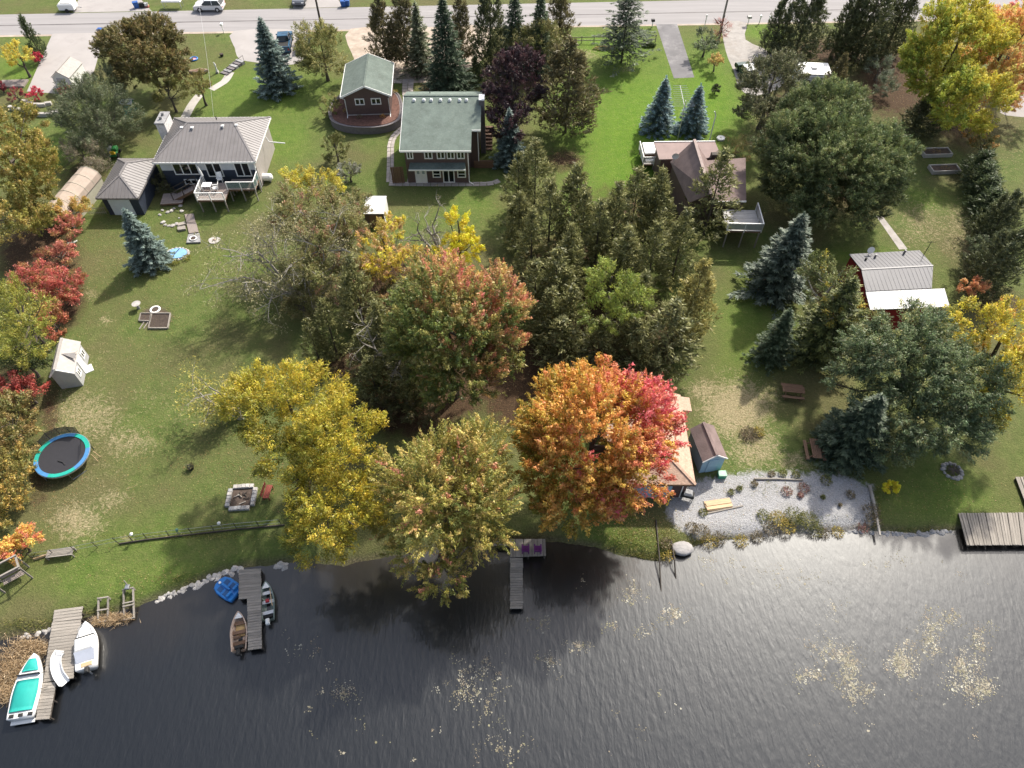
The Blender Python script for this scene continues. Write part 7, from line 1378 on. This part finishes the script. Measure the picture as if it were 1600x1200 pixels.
# ---------------------------------------------------------------- vehicles
M_TYRE = M_BLACK
def car(name, label, cat, p, rz, L, Wd, body, kind='suv', group=None, roofm=None):
    """nose towards +x"""
    t = thing(name, label, cat, p, rz, group); h = Wd / 2; x0, x1 = -L / 2, L / 2
    def loft(prof, ys, nm, m, par):
        n = len(prof); vs = []
        for y, ins in ys: vs += [(x * (1 - ins * .012) , y, z - ins * .0) for x, z in prof]
        fs = []
        for k in range(len(ys) - 1): fs += [(k * n + i, k * n + (i + 1) % n, (k + 1) * n + (i + 1) % n, (k + 1) * n + i) for i in range(n)]
        fs += [tuple(range(n))[::-1], tuple(range((len(ys) - 1) * n, len(ys) * n))]; return MB().add(vs, fs).build(nm, m, par)
    hood = .98 if kind != 'pickup' else 1.08
    low = [(x0 + .05, .3), (x1 - .1, .3), (x1, .45), (x1 - .02, .72), (x1 - .25, hood - .1), (x1 - 1.2, hood), (x0 + .2, hood), (x0, hood - .1), (x0 - .02, .5)]
    b = loft(low, [(-h * .93, 1.5), (-h, 0), (h, 0), (h * .93, 1.5)], 'body', body, t)
    if kind == 'suv': g = [(x1 - 1.2, hood - .02), (x1 - 1.95, 1.55), (x0 + .55, 1.58), (x0 + .12, hood - .02)]; rf_ = (x0 + .55, x1 - 1.95, 1.58)
    elif kind == 'pickup': g = [(x1 - 1.35, hood - .02), (x1 - 2.0, 1.72), (x1 - 3.15, 1.74), (x1 - 3.4, hood - .02)]; rf_ = (x1 - 3.15, x1 - 2.0, 1.73)
    else: g = [(x1 - 1.2, hood - .02), (x1 - 1.95, 1.38), (x0 + 1.1, 1.40), (x0 + .45, hood - .02)]; rf_ = (x0 + 1.1, x1 - 1.95, 1.39)
    vs = [(x, -h * .9, z) if z < 1.2 else (x, -h * .72, z) for x, z in g] + [(x, h * .9, z) if z < 1.2 else (x, h * .72, z) for x, z in g]; n = len(g)
    MB().add(vs, [tuple(range(n))[::-1], tuple(range(n, 2 * n))] + [(i, (i + 1) % n, n + (i + 1) % n, n + i) for i in range(n)]).build('windows', M_GLASS, t)
    MB().bbox(rf_[0] - .12, rf_[1] + .12, -h * .76, h * .76, rf_[2] - .03, rf_[2] + .05, .04).build('roof', roofm or body, t)
    pl_ = MB()
    for s in (-1, 1):
        for i, (a, c) in enumerate(zip((g[0], g[3]), (g[1], g[2]))): pl_.bar((a[0], s * h * .9, a[1]), (c[0], s * h * .73, c[1]), .07, .07)
        mx = (g[1][0] + g[2][0]) / 2; pl_.bar((mx, s * h * .905, hood), (mx, s * h * .735, rf_[2]), .08, .05)
    pl_.build('pillars', body, t)
    for x in (x0 + .85, x1 - .9):
        for s in (-1, 1):
            wv = MB().tube([(x, s * (h - .22), .34), (x, s * (h + .01), .34)], .34, 16).build('wheel', M_TYRE, t); MB().tube([(x, s * (h + .005), .34), (x, s * (h + .02), .34)], .2, 10).build('rim', M_ALU, wv)
    for s in (-1, 1):
        MB().bbox(x1 - .12, x1 + .005, s * h * .72 - .16, s * h * .72 + .16, .62, .76, .02).build('headlight', mat('lamp_glass', (.6, .6, .6), .15), t); MB().bbox(x0 - .03, x0 + .05, s * h * .82 - .1, s * h * .82 + .1, .65, .9, .02).build('tail_light', mat('red_lamp', (.35, .015, .015), .3), t); MB().bbox(x1 - 1.5, x1 - 1.3, s * (h + .1) - .09, s * (h + .1) + .09, hood, hood + .14, .03).build('mirror', body, t)
    if kind == 'pickup': MB().box(x0 + .12, x1 - 3.5, -h * .82, h * .82, hood + .002, hood + .01).build('cargo_bed', M_BLACK, t); [MB().box(x0 + .02, x1 - 3.45, s * h * .82 if s > 0 else -h * .98, h * .98 if s > 0 else -h * .82, hood + .003, hood + .1).build('bed_side', body, t) for s in (-1, 1)]; MB().box(x0, x0 + .1, -h * .82, h * .82, hood - .3, hood + .1).build('tailgate', body, t)
    MB().box(x0 - .04, x0 + .02, -.26, .26, .55, .68).build('number_plate', M_WHITE, t); return t
M_CARW = mat('white_car_paint', (.75, .75, .75), .25, .03); M_CARB = mat('blue_car_paint', (.03, .09, .16), .25, .05); M_CARD = mat('dark_car_paint', (.035, .04, .045), .25, .05); M_CARG = mat('grey_car_paint', (.12, .13, .15), .25, .05)
car('parked_car', 'white hatchback parked on the verge across the road', 'car', P(329, 15), R(180), 4.4, 1.85, M_CARW, 'suv')
car('pickup_truck', 'dark blue pickup parked with its tail towards the lawn on the paved pad', 'truck', P(446, 72), R(97), 5.2, 1.95, M_CARB, 'pickup')
car('parked_car', 'dark hatchback parked right of the blue pickup', 'car', P(477, 72), R(97), 4.3, 1.8, M_CARD, 'suv')
car('parked_car', 'grey car at the top edge on the drive across the road', 'car', P(471, 2), R(-90), 4.4, 1.8, M_CARG, 'sedan')
car('parked_car', 'dark green car with a pale roof on the gravel drive beside the bright lawn', 'car', P(1166, 118), R(100), 4.5, 1.85, mat('green_car_paint', (.03, .06, .05), .25, .05), 'sedan', roofm=M_CARW)
t = thing('covered_trailer', 'white boxy trailer at the roadside at the top left', 'trailer', P(109, 16), R(2)); MB().bbox(-1.15, 1.15, -.8, .8, .35, 1.2, .15).build('body', M_WHITE, t); MB().bbox(-.75, .75, -.5, .5, 1.2, 1.3, .08).build('lid', mat('off_white', (.6, .58, .54), .5), t); MB().bar((1.1, 0, .5), (2.0, 0, .4), .08, .08).build('tow_bar', M_METAL, t)
for s in (-1, 1): MB().tube([(0, s * .7, .28), (0, s * .88, .28)], .28, 12).build('wheel', M_BLACK, t)
t = thing('white_canopy', 'long white canopy on the verge left of the white hatchback', 'canopy', P(272, 12)); MB().bbox(-1.45, 1.45, -.55, .55, 1.0, 1.2, .15).build('roof', M_WHITE, t)
for x in (-1.3, 1.3):
    for y in (-.45, .45): MB().cyl(x, y, 0, 1.0, .04, 6).build('leg', M_ALU, t)
M_BINB = mat('blue_bin', (.025, .10, .34), .5)
def bin_(label, p, rz=0):
    t = thing('recycling_bin', label, 'bin', p, rz, 'blue roadside bins'); mb = MB(); mb.add([(-.3, -.25, 0), (.3, -.25, 0), (.3, .25, 0), (-.3, .25, 0), (-.38, -.32, .8), (.38, -.32, .8), (.38, .32, .8), (-.38, .32, .8)], [(3, 2, 1, 0), (0, 1, 5, 4), (1, 2, 6, 5), (2, 3, 7, 6), (3, 0, 4, 7), (4, 5, 6, 7)]); mb.build('tub', M_BINB, t); MB().bbox(-.41, .41, -.35, .35, .8, .88, .04).build('lid', M_BINB, t)
bin_('blue bin at the road corner of the paved pad on the left', P(160, 54)); bin_('left one of two blue bins across the road', P(537, 10)); bin_('right one of two blue bins across the road', P(543, 9)); bin_('blue bin in the pile at the drive across the road, top left', P(214, 12), .4)
t = thing('trash_pile', 'heap of mixed boards and bags beside the blue bin across the road', 'heap', P(224, 11))
for i in range(5): MB().bbox(random.uniform(-.9, .2), random.uniform(.3, 1.1), random.uniform(-.4, 0), random.uniform(.1, .4), 0, random.uniform(.2, .7), .06).build('bag' if i % 2 else 'box', (M_BLACK, M_NEWWOOD, M_REDWOOD, M_WHITE, M_GREYSTONE)[i], t)
# utility poles and wires
def pole(label, p, h, lamp):
    t = thing('utility_pole', label, 'pole', p, 0); MB().tube([(0, 0, -.2), (0, 0, h)], [.17, .11], 8).build('shaft', M_DARKWOOD if lamp else M_WOOD, t); MB().box(-1.1, 1.1, -.06, .06, h - .8, h - .65).build('crossarm', M_WOOD, t)
    for x in (-.95, .95): MB().cyl(x, 0, h - .65, h - .5, .05, 6).build('insulator', M_GREYSTONE, t)
    if lamp: MB().tube([(0, 0, h - 1.6), (-.8, .0, h - 1.3), (-1.4, 0, h - 1.35)], .04, 5).build('lamp_arm', M_METAL, t); MB().bbox(-1.85, -1.35, -.12, .12, h - 1.45, h - 1.3, .04).build('lamp_head', M_WHITE, t)
    return t
pole('dark utility pole with lamp arm at the road above the parked pickup', P(503, 45.5), 8.5, True); pole('utility pole rising from the gravel drive at the bright lawn', P(1125, 51), 8.5, False)
for i, (a, b, lab) in enumerate(((P(305, -28, 8), P(334, 186, 4.4), 'white service wire from the road to the bungalow roof'), (P(905, 40, 0) + Vector((0, 0, 7)), P(900, 62, 3.0), 'thin wire hanging over the bright lawn edge'))):
    if i == 1: continue
    pts = [a.lerp(b, s) - Vector((0, 0, .9 * 4 * s * (1 - s))) for s in np.linspace(0, 1, 14)]; o_ = tag(MB().tube([p - b for p in pts], .012, 4).build('service_wire', M_METAL), lab, 'wire'); o_.location = b
def sign_post(name, label, cat, p, h, head, m): t = thing(name, label, cat, p); MB().box(-.05, .05, -.05, .05, 0, h).build('post', M_WHITE if name != 'driveway_marker' else M_WOOD, t); MB().bbox(-head[0], head[0], -head[1], head[1], h, h + head[2], .03).build('box', m, t)
sign_post('mailbox', 'white mailbox on a post at the curved pad', 'mailbox', P(350, 51), 1.1, (.16, .25, .25), M_WHITE); sign_post('mailbox', 'black mailbox at the corner of the blacktop drive', 'mailbox', P(1019, 42), .8, (.25, .2, .3), M_BLACK); sign_post('mailbox', 'white mailbox beside the grey green bush on the bright lawn', 'mailbox', P(1200, 40) - Vector((0, 0, 0)), 1.2, (.12, .2, .25), M_WHITE); sign_post('mailbox', 'pale mailbox at the right corner of the gravel drive', 'mailbox', P(1168, 39), 1.0, (.3, .25, .3), M_STONE); sign_post('mailbox', 'white lamp post like marker left of the utility pole on the bright lawn', 'marker', P(1101, 41), 1.4, (.1, .1, .25), M_WHITE); sign_post('mailbox', 'white mailbox on the far right verge', 'mailbox', P(1186, 37), 1.0, (.12, .2, .22), M_WHITE)
# left upper yard
t = thing('garden_steps', 'dark garden steps climbing from the curved walk to the paved pad', 'steps', P(362, 108), R(62))
for i in range(6):
    MB().bbox(-1.6 + i * .62, -1.6 + i * .62 + .5, -.62, .62, 0, .12 + .06 * i, .02).build('step', M_GREYSTONE if i % 2 else M_BRICK, t)
MB().tube([(1.9, -.7, 0), (1.9, -.7, 1.2), (-1.4, -.7, 1.0), (-1.4, -.7, 0)], .03, 5).build('handrail', M_BLACK, t)
t = thing('play_house', 'green plastic play house with slide between the trees at top left', 'playhouse', P(203, 175), R(4)); M_PGREEN = mat('play_green', (.06, .26, .18), .5, .15, 2); MB().bbox(-.7, .7, -1.3, .8, .02, .12, .04).build('base', M_PGREEN, t)
for x in (-.6, .6):
    for y in (-.1, .7): MB().box(x - .06, x + .06, y - .06, y + .06, .1, 1.2).build('post', M_PGREEN, t)
MB().slab([(-.8, -.3, 1.2), (.8, -.3, 1.2), (.8, .35, 1.6), (-.8, .35, 1.6)], .06).slab([(-.8, .9, 1.2), (.8, .9, 1.2), (.8, .36, 1.6), (-.8, .36, 1.6)], .06).build('roof', M_WHITE, t); MB().slab([(-.3, -1.5, .1), (.3, -1.5, .1), (.3, -.1, .9), (-.3, -.1, .9)], .05).build('slide', M_PGREEN, t)
t = thing('lawn_tractor', 'green lawn tractor with yellow seat behind the navy garage', 'tractor', P(181, 243), R(100)); M_TG = mat('tractor_green', (.03, .17, .05), .4); M_TY = mat('tractor_yellow', (.55, .36, .02), .5)
MB().bbox(.1, .95, -.3, .3, .35, .8, .08).build('hood', M_TG, t); MB().bbox(-.8, .1, -.4, .4, .35, .55, .05).build('body', M_TG, t); MB().bbox(-.65, -.25, -.25, .25, .55, .68, .05).build('seat', M_TY, t); MB().bbox(-.75, -.62, -.25, .25, .6, 1.0, .05).build('seat_back', M_TY, t)
for x, r_ in ((-.5, .28), (.7, .2)):
    for s in (-.42, .42): MB().tube([(x, s - .1, r_), (x, s + .1, r_)], r_, 12).build('wheel', M_BLACK, t)
MB().tube([(.1, 0, .7), (-.1, 0, 1.0)], .03, 5).build('steering_column', M_BLACK, t)
t = thing('white_barrel', 'white barrel left of the green lawn tractor', 'barrel', P(174, 238)); MB().tube([(0, 0, 0), (0, 0, .3), (0, 0, .7), (0, 0, .9)], [.26, .32, .32, .26], 12).build('barrel', M_WHITE, t); MB().cyl(0, 0, .901, .94, .2, 12).build('lid', M_GREYSTONE, t)
for i, (a, b, lab) in enumerate((((181, 320), (192, 272), 'right white rail fence beside the arched storage shelter'), ((177, 297), (187, 274), 'left short white rail beside the arched storage shelter'))):
    A_, B_ = P(*a, 1.0), P(*b, 1.0); A_.z = B_.z = 0; t = thing('rail_fence', lab, 'fence', A_); v = B_ - A_
    for f in (0, .5, 1): p = v * f; MB().box(p.x - .05, p.x + .05, p.y - .05, p.y + .05, 0, 1.0).build('post', M_TRIM, t)
    MB().bar(Vector((0, 0, 1.03)), v + Vector((0, 0, 1.03)), .1, .06).build('rail', M_TRIM, t)
    for k in range(9): p = v * ((k + .5) / 9); MB().box(p.x - .02, p.x + .02, p.y - .02, p.y + .02, .12, 1.0).build('baluster', M_TRIM, t)
t = thing('trellis', 'low grey wire trellis in front of the navy garage left corner', 'trellis', P(140, 336), R(6))
for i in range(10): MB().box(i * .2 - .015, i * .2 + .015, -.015, .015, 0, .95).build('upright', M_WOOD, t)
for z in (.25, .8): MB().box(-.05, 1.9, -.04, -.016, z, z + .05).build('rail', M_WOOD, t)
t = thing('stone_terrace', 'curved row of pale flat stones at the foot of the paved pad', 'wall', P(50, 178))
for i, (u, v) in enumerate([(20, 171), (29, 174), (38, 176), (48, 178.5), (58, 180.5), (68, 181.5), (77, 181), (86, 178.5), (94, 176)]): o_ = MB().bbox(-.47, .47, -.25, .25, 0, .45, .05).build('stone_block', M_CONC, t, loc=P(u, v) - t.location); o_.rotation_euler[2] = R([-18, -16, -14, -12, -8, 0, 10, 18, 20][i])
t = thing('stone_terrace', 'upper row of pale stones behind the brightest red shrub', 'wall', P(50, 165))
for i, (u, v) in enumerate([(40, 161), (49, 164), (58, 166), (67, 166), (76, 164)]): o_ = MB().bbox(-.42, .42, -.22, .22, 0, .4, .05).build('stone_block', M_CONC, t, loc=P(u, v) - t.location); o_.rotation_euler[2] = R([-14, -10, 0, 8, 14][i])
t = thing('timber_terrace', 'brown boards of a low terrace left of the paved pad', 'deck', P(20, 132), R(4))
for i in range(6): MB().bbox(-1.6, 1.8, -.9 + i * .3, -.9 + i * .3 + .27, 0, .22, .01).build('board', M_DECK, t)
t = thing('paddling_pool', 'small colourful paddling pool on the grass right of the rounded tree', 'pool', P(303, 93)); torus('p', .5, .1, M_BLUE).build('ring', M_BLUE, t, True); MB().cyl(0, 0, 0, .08, .45, 14).build('floor', mat('pink_vinyl', (.5, .25, .3), .4), t); 
t = thing('garden_statue', 'pale slender garden statue on the grass left of the dark steps', 'statue', P(340, 114)); MB().bbox(-.18, .18, -.18, .18, 0, .25, .03).build('plinth', M_STONE, t); MB().tube([(0, 0, .25), (0, 0, .8), (0, 0, 1.1), (-.05, 0, 1.5)], [.16, .1, .14, .05], 8).build('figure', M_WHITE, t)
t = thing('black_pot', 'small black pot on the grass above the dark steps', 'pot', P(347, 88)); MB().cyl(0, 0, 0, .35, .2, 10, .27).build('pot', M_BLACK, t); MB().cyl(0, 0, .351, .37, .22, 10).build('soil', M_SOIL, t)
t = thing('white_rowboat', 'pale canoe shape lying on the grass under the olive tree', 'canoe', P(311, 114), R(-85)); hull_mesh(2.6, .75, .4, .1, inner=True, full=.5, stern=.2).build('hull', M_BEIGEH, t, True); MB().bbox(-.28, .28, -.1, .1, .25, .29, .01).build('thwart', M_NEWWOOD, t)
t = thing('green_slide', 'green garden slide with white edge beside the pink red sumac', 'slide', P(117, 388), R(200)); MB().slab([(-.25, -1.0, .12), (.25, -1.0, .12), (.25, .8, 1.2), (-.25, .8, 1.2)], .05).build('chute', M_PGREEN, t)
for s in (-.27, .27): MB().bar((s, -1.0, .17), (s, .8, 1.27), .04, .12).build('edge', M_WHITE, t)
MB().bar((-.2, .85, 0), (-.2, .8, 1.2), .05, .05).bar((.2, .85, 0), (.2, .8, 1.2), .05, .05).build('ladder', M_PGREEN, t)
# fence and hedge at the top of the bright lawn
t = thing('rail_fence', 'thin grey rail fence along the top of the bright lawn', 'fence', P(870, 68)); a, b = P(870, 68), P(1024, 65)
for i in range(9): p = (b - a) * (i / 8); MB().box(p.x - .05, p.x + .05, p.y - .05, p.y + .05, 0, 1.0).build('post', M_WOOD, t)
for z in (.4, .85): MB().bar(Vector((0, -.07, z)), (b - a) + Vector((0, -.07, z)), .04, .1).build('rail', M_WOOD, t)
t = tuft('clipped_hedge', 'short dark clipped hedge at the left edge of the blacktop drive', P(1013, 73), G_DARK, .55, .7, 500, 701, 'hedge', size=.2); t.scale = (1.9, .7, 1)
t = tuft('flower_border', 'dry pale flower border left of the open ragged spruce', P(944, 77), PALS['b'] + PALS['y'], .8, .5, 400, 702, 'plants', size=.2); t.scale = (2.0, .6, 1)
t = thing('white_disc', 'round white well cover on the slope right of the brown flat roof', 'cover', P(1126, 217)); MB().cyl(0, 0, 0, .18, .5, 18).build('lid', M_WHITE, t); MB().cyl(0, 0, .18, .24, .08, 8).build('knob', M_STONE, t)
ac = thing('air_conditioner', 'small pale air conditioner unit at the right side of the bungalow', 'air conditioner', P(417, 240)); MB().bbox(-.4, .4, -.35, .35, 0, .7, .05).build('casing', M_SIDETAN, ac); MB().cyl(0, 0, .7, .73, .28, 14).build('fan_grille', M_BLACK, ac)
tk = thing('white_tank', 'white rounded tank at the front right corner of the bungalow', 'tank', P(417, 283)); MB().tube([(-.8, 0, .55), (-.6, 0, .55), (.6, 0, .55), (.8, 0, .55)], [.2, .42, .42, .2], 12).build('tank', M_WHITE, tk)
for x in (-.5, .5): MB().box(x - .05, x + .05, -.3, .3, 0, .2).build('leg', M_METAL, tk)
wg = thing('wooden_steps', 'dark wooden steps beside the right wall of the green roof house', 'steps', P(762, 235), 0)
for i in range(7): MB().bbox(-.55, .55, i * .5, i * .5 + .42, 0, .12 + .17 * i, .02).build('tread', M_BROWNWOOD, wg)
rp = thing('planter_wall', 'dark timber retaining box below the wooden steps by the green roof house', 'wall', P(758, 262), 0)
for i in range(4): MB().bbox(-1.3, 1.0, -.1 + i * .004, .12, i * .24, i * .24 + .23, .02).build('timber', M_BROWNWOOD, rp)
for i, (u, v, m_, lab) in enumerate(((541, 174, 'y', 'pale ornamental grass left on the mulch bed'), (562, 184, 'b', 'low dry plant on the mulch bed under the left window'), (598, 183, 'o', 'orange plant on the mulch bed under the right window'), (617, 145, 'y', 'yellow green plant on the mulch bed behind the garage'))):
    tuft('bed_plant', lab, P(u, v, .97), PALS.get(m_, [(.42, .22, .05), (.3, .16, .04)]), .42, .4, 90, 710 + i)

# ---------------------------------------------------------------- scattered stuff
rg = np.random.default_rng(99)
def scatter_px(blobs, n):
    w = np.array([b[4] for b in blobs]); i = rg.choice(len(blobs), n, p=w / w.sum()); B = np.array([b[:4] for b in blobs]); u = B[i, 0] + rg.normal(0, .55, n) * B[i, 2]; v = B[i, 1] + rg.normal(0, .55, n) * B[i, 3]
    y = (v - 600) / CAM_F; k = CAM_H / (ST + y * CT); return (u - 800) / CAM_F * k, (CT - y * ST) * k
# fallen leaves
x, y = scatter_px([(140, 400, 80, 80, 3), (250, 560, 150, 150, 3), (330, 420, 120, 80, 2.5), (400, 720, 100, 100, 2.5), (250, 720, 150, 130, 2), (640, 500, 150, 150, 3), (880, 560, 160, 140, 3), (90, 680, 40, 160, 3), (1480, 330, 90, 90, 3), (1420, 180, 90, 80, 3), (1190, 640, 70, 90, 1.2), (1450, 780, 120, 40, .8), (740, 310, 100, 40, 1), (60, 400, 60, 60, 2), (420, 250, 80, 80, 1), (980, 250, 80, 90, .8), (250, 900, 180, 30, .8), (870, 250, 40, 20, 1.5), (1120, 800, 100, 40, .4), (1000, 820, 60, 30, 1.5), (1570, 220, 50, 50, 1.5), (1320, 540, 80, 60, 1)], 15000)
d_ = shore_dist(x, y); ok = d_ > .6; x, y = x[ok], y[ok]; n = len(x); pos = np.stack([x, y, np.full(n, .035)], 1)
me = leaf_mesh('fallen_leaves', pos, rg.normal(0, 1, (n, 3)) * np.array([1, 1, .15]), np.array([0, 0, 1.]) + rg.normal(0, .3, (n, 3)), rg.uniform(.05, .11, n), rg.uniform(.04, .07, n), pick(rg, n, [(.25, .20, .08), (.20, .135, .055), (.28, .23, .11), (.21, .10, .05), (.14, .095, .05)]), M_LEAF); o_ = bpy.data.objects.new('fallen_leaves', me); COL.objects.link(o_); tag(o_, 'fallen leaves strewn over the lawns', 'leaves', kind='stuff')
# lily pads and floating weed
lp = [(1300, 1015, 28, 14, 1.2), (1330, 1045, 16, 26, 2), (1345, 1080, 22, 10, 1.6), (1275, 1050, 22, 8, 1), (1310, 960, 14, 18, .8), (1460, 985, 14, 22, 3), (1415, 1035, 18, 14, 2), (1440, 1010, 26, 14, 1.6), (1510, 1050, 20, 26, 3.2), (1525, 1085, 16, 14, 2), (1530, 1005, 16, 12, 1.4), (1490, 960, 14, 8, .8), (1545, 1070, 12, 8, .8), (1540, 980, 12, 8, .4), (1480, 1092, 10, 6, .3), (740, 1050, 26, 22, 1.4), (770, 1090, 22, 36, 1.4), (725, 1080, 14, 14, .6), (710, 1085, 12, 16, .5), (862, 1035, 22, 14, .9), (905, 1005, 9, 5, .4), (990, 925, 14, 16, .8), (1055, 955, 14, 10, .8), (958, 975, 7, 6, .4), (1020, 985, 20, 8, .3), (845, 965, 14, 10, .5), (920, 905, 20, 10, .25), (530, 1080, 18, 10, .5), (560, 1085, 10, 8, .3), (480, 1000, 30, 30, .3), (1268, 1172, 9, 6, .4), (800, 1170, 60, 16, .3), (1200, 900, 90, 20, .5), (1330, 880, 140, 14, .5), (1120, 870, 40, 10, .6), (600, 1130, 160, 50, .4), (1400, 1120, 140, 50, .3), (1480, 920, 100, 30, .3), (950, 1100, 120, 60, .25)]
cx_, cy_ = scatter_px([(u_, v_, a_ * 1.25, b_ * 1.25, w_) for u_, v_, a_, b_, w_ in lp], 1800); keep = (smooth_noise(cx_, cy_, 21, 8, .9) + .5 * smooth_noise(cx_, cy_, 22, 8, 2.2) + rg.normal(0, .10, len(cx_)) > -.02) & (shore_dist(cx_, cy_) < -.7); cx_, cy_ = cx_[keep], cy_[keep]
k_ = rg.integers(1, 15, len(cx_)); i_ = np.repeat(np.arange(len(cx_)), k_); s_ = rg.uniform(.05, .34, len(cx_))[i_]; x = cx_[i_] + rg.normal(0, 1, len(i_)) * s_; y = cy_[i_] + rg.normal(0, 1, len(i_)) * s_; n = len(x); r_ = rg.uniform(.015, .05, n) * np.where(rg.random(n) < .05, 2.0, 1); a0 = rg.uniform(0, 6.28, n); k = 6; ang = a0[:, None] + np.arange(k) * 2 * np.pi / k
v = np.stack([x[:, None] + r_[:, None] * np.cos(ang) * rg.uniform(.7, 1.2, (n, k)), y[:, None] + r_[:, None] * np.sin(ang) * rg.uniform(.6, 1.2, (n, k)), np.full((n, k), WATER_Z + .008) + rg.uniform(0, .012, (n, 1))], -1)
me = np_mesh('lily_pads', v.reshape(-1, 3), np.arange(n * k).reshape(n, k)); a = me.attributes.new('leaf_colour', 'FLOAT_COLOR', 'POINT'); c = np.ones((n, k, 4), np.float32); c[:, :, :3] = (pick(rg, len(cx_), [(.36, .33, .23), (.45, .41, .31), (.32, .30, .18), (.34, .28, .20), (.24, .21, .14), (.55, .53, .43)])[i_] * rg.uniform(.6, 1.3, n)[:, None])[:, None]; a.data.foreach_set('color', c.ravel()); me.materials.append(M_LEAF); o_ = bpy.data.objects.new('lily_pads', me); COL.objects.link(o_); tag(o_, 'pale lily pads and floating weed on the dark lake', 'lily pads', kind='stuff')
# reeds, lower left
x, y = scatter_px([(20, 1045, 34, 34, 3), (45, 1010, 26, 14, 1.5), (5, 1080, 20, 14, 1), (170, 965, 14, 8, .7), (190, 962, 14, 6, .5), (150, 968, 10, 6, .4)], 6000); n = len(x)
me = leaf_mesh('dry_reeds', np.stack([x, y, WATER_Z + rg.uniform(.0, .35, n)], 1), rg.normal(0, 1, (n, 3)) + np.array([0, 0, .4]), rg.normal(0, 1, (n, 3)) + np.array([0, 0, 1.]), rg.uniform(.3, .6, n), .04, pick(rg, n, [(.30, .22, .13), (.24, .17, .10), (.36, .28, .18), (.16, .12, .07)]), M_LEAF); o_ = bpy.data.objects.new('dry_reeds', me); COL.objects.link(o_); tag(o_, 'mat of dry brown reeds at the lower left shore', 'reeds', kind='stuff')
# longer grass along the banks and at the foot of things
x, y = scatter_px([(980, 845, 46, 26, 3), (1040, 850, 20, 26, 1.5), (1000, 868, 36, 8, 1.5), (1160, 842, 80, 6, 1), (1240, 815, 48, 12, 2.4), (1135, 840, 60, 8, 1.2), (1310, 829, 50, 6, 1.0), (1190, 760, 60, 16, .4), (1100, 846, 24, 8, 1), (1370, 800, 8, 40, 1), (60, 975, 70, 10, 1), (160, 955, 40, 8, .8), (300, 905, 60, 10, .8), (1440, 826, 60, 5, .8), (300, 838, 140, 5, 1.2), (1175, 680, 26, 14, .5), (240, 500, 40, 24, .6)], 9000); d_ = shore_dist(x, y); ok = d_ > .15; x, y, d_ = x[ok], y[ok], d_[ok]; n = len(x)
me = leaf_mesh('bank_grass', np.stack([x, y, land_z(d_) + .07], 1), rg.normal(0, .5, (n, 3)) + np.array([0, 0, .8]), rg.normal(0, 1, (n, 3)) + np.array([0, 0, .5]), rg.uniform(.14, .32, n), .035, pick(rg, n, [(.12, .14, .03), (.18, .17, .045), (.09, .11, .025), (.22, .18, .07)]), M_LEAF); o_ = bpy.data.objects.new('bank_grass', me); COL.objects.link(o_); tag(o_, 'longer grass along the banks and edges', 'grass', kind='stuff')
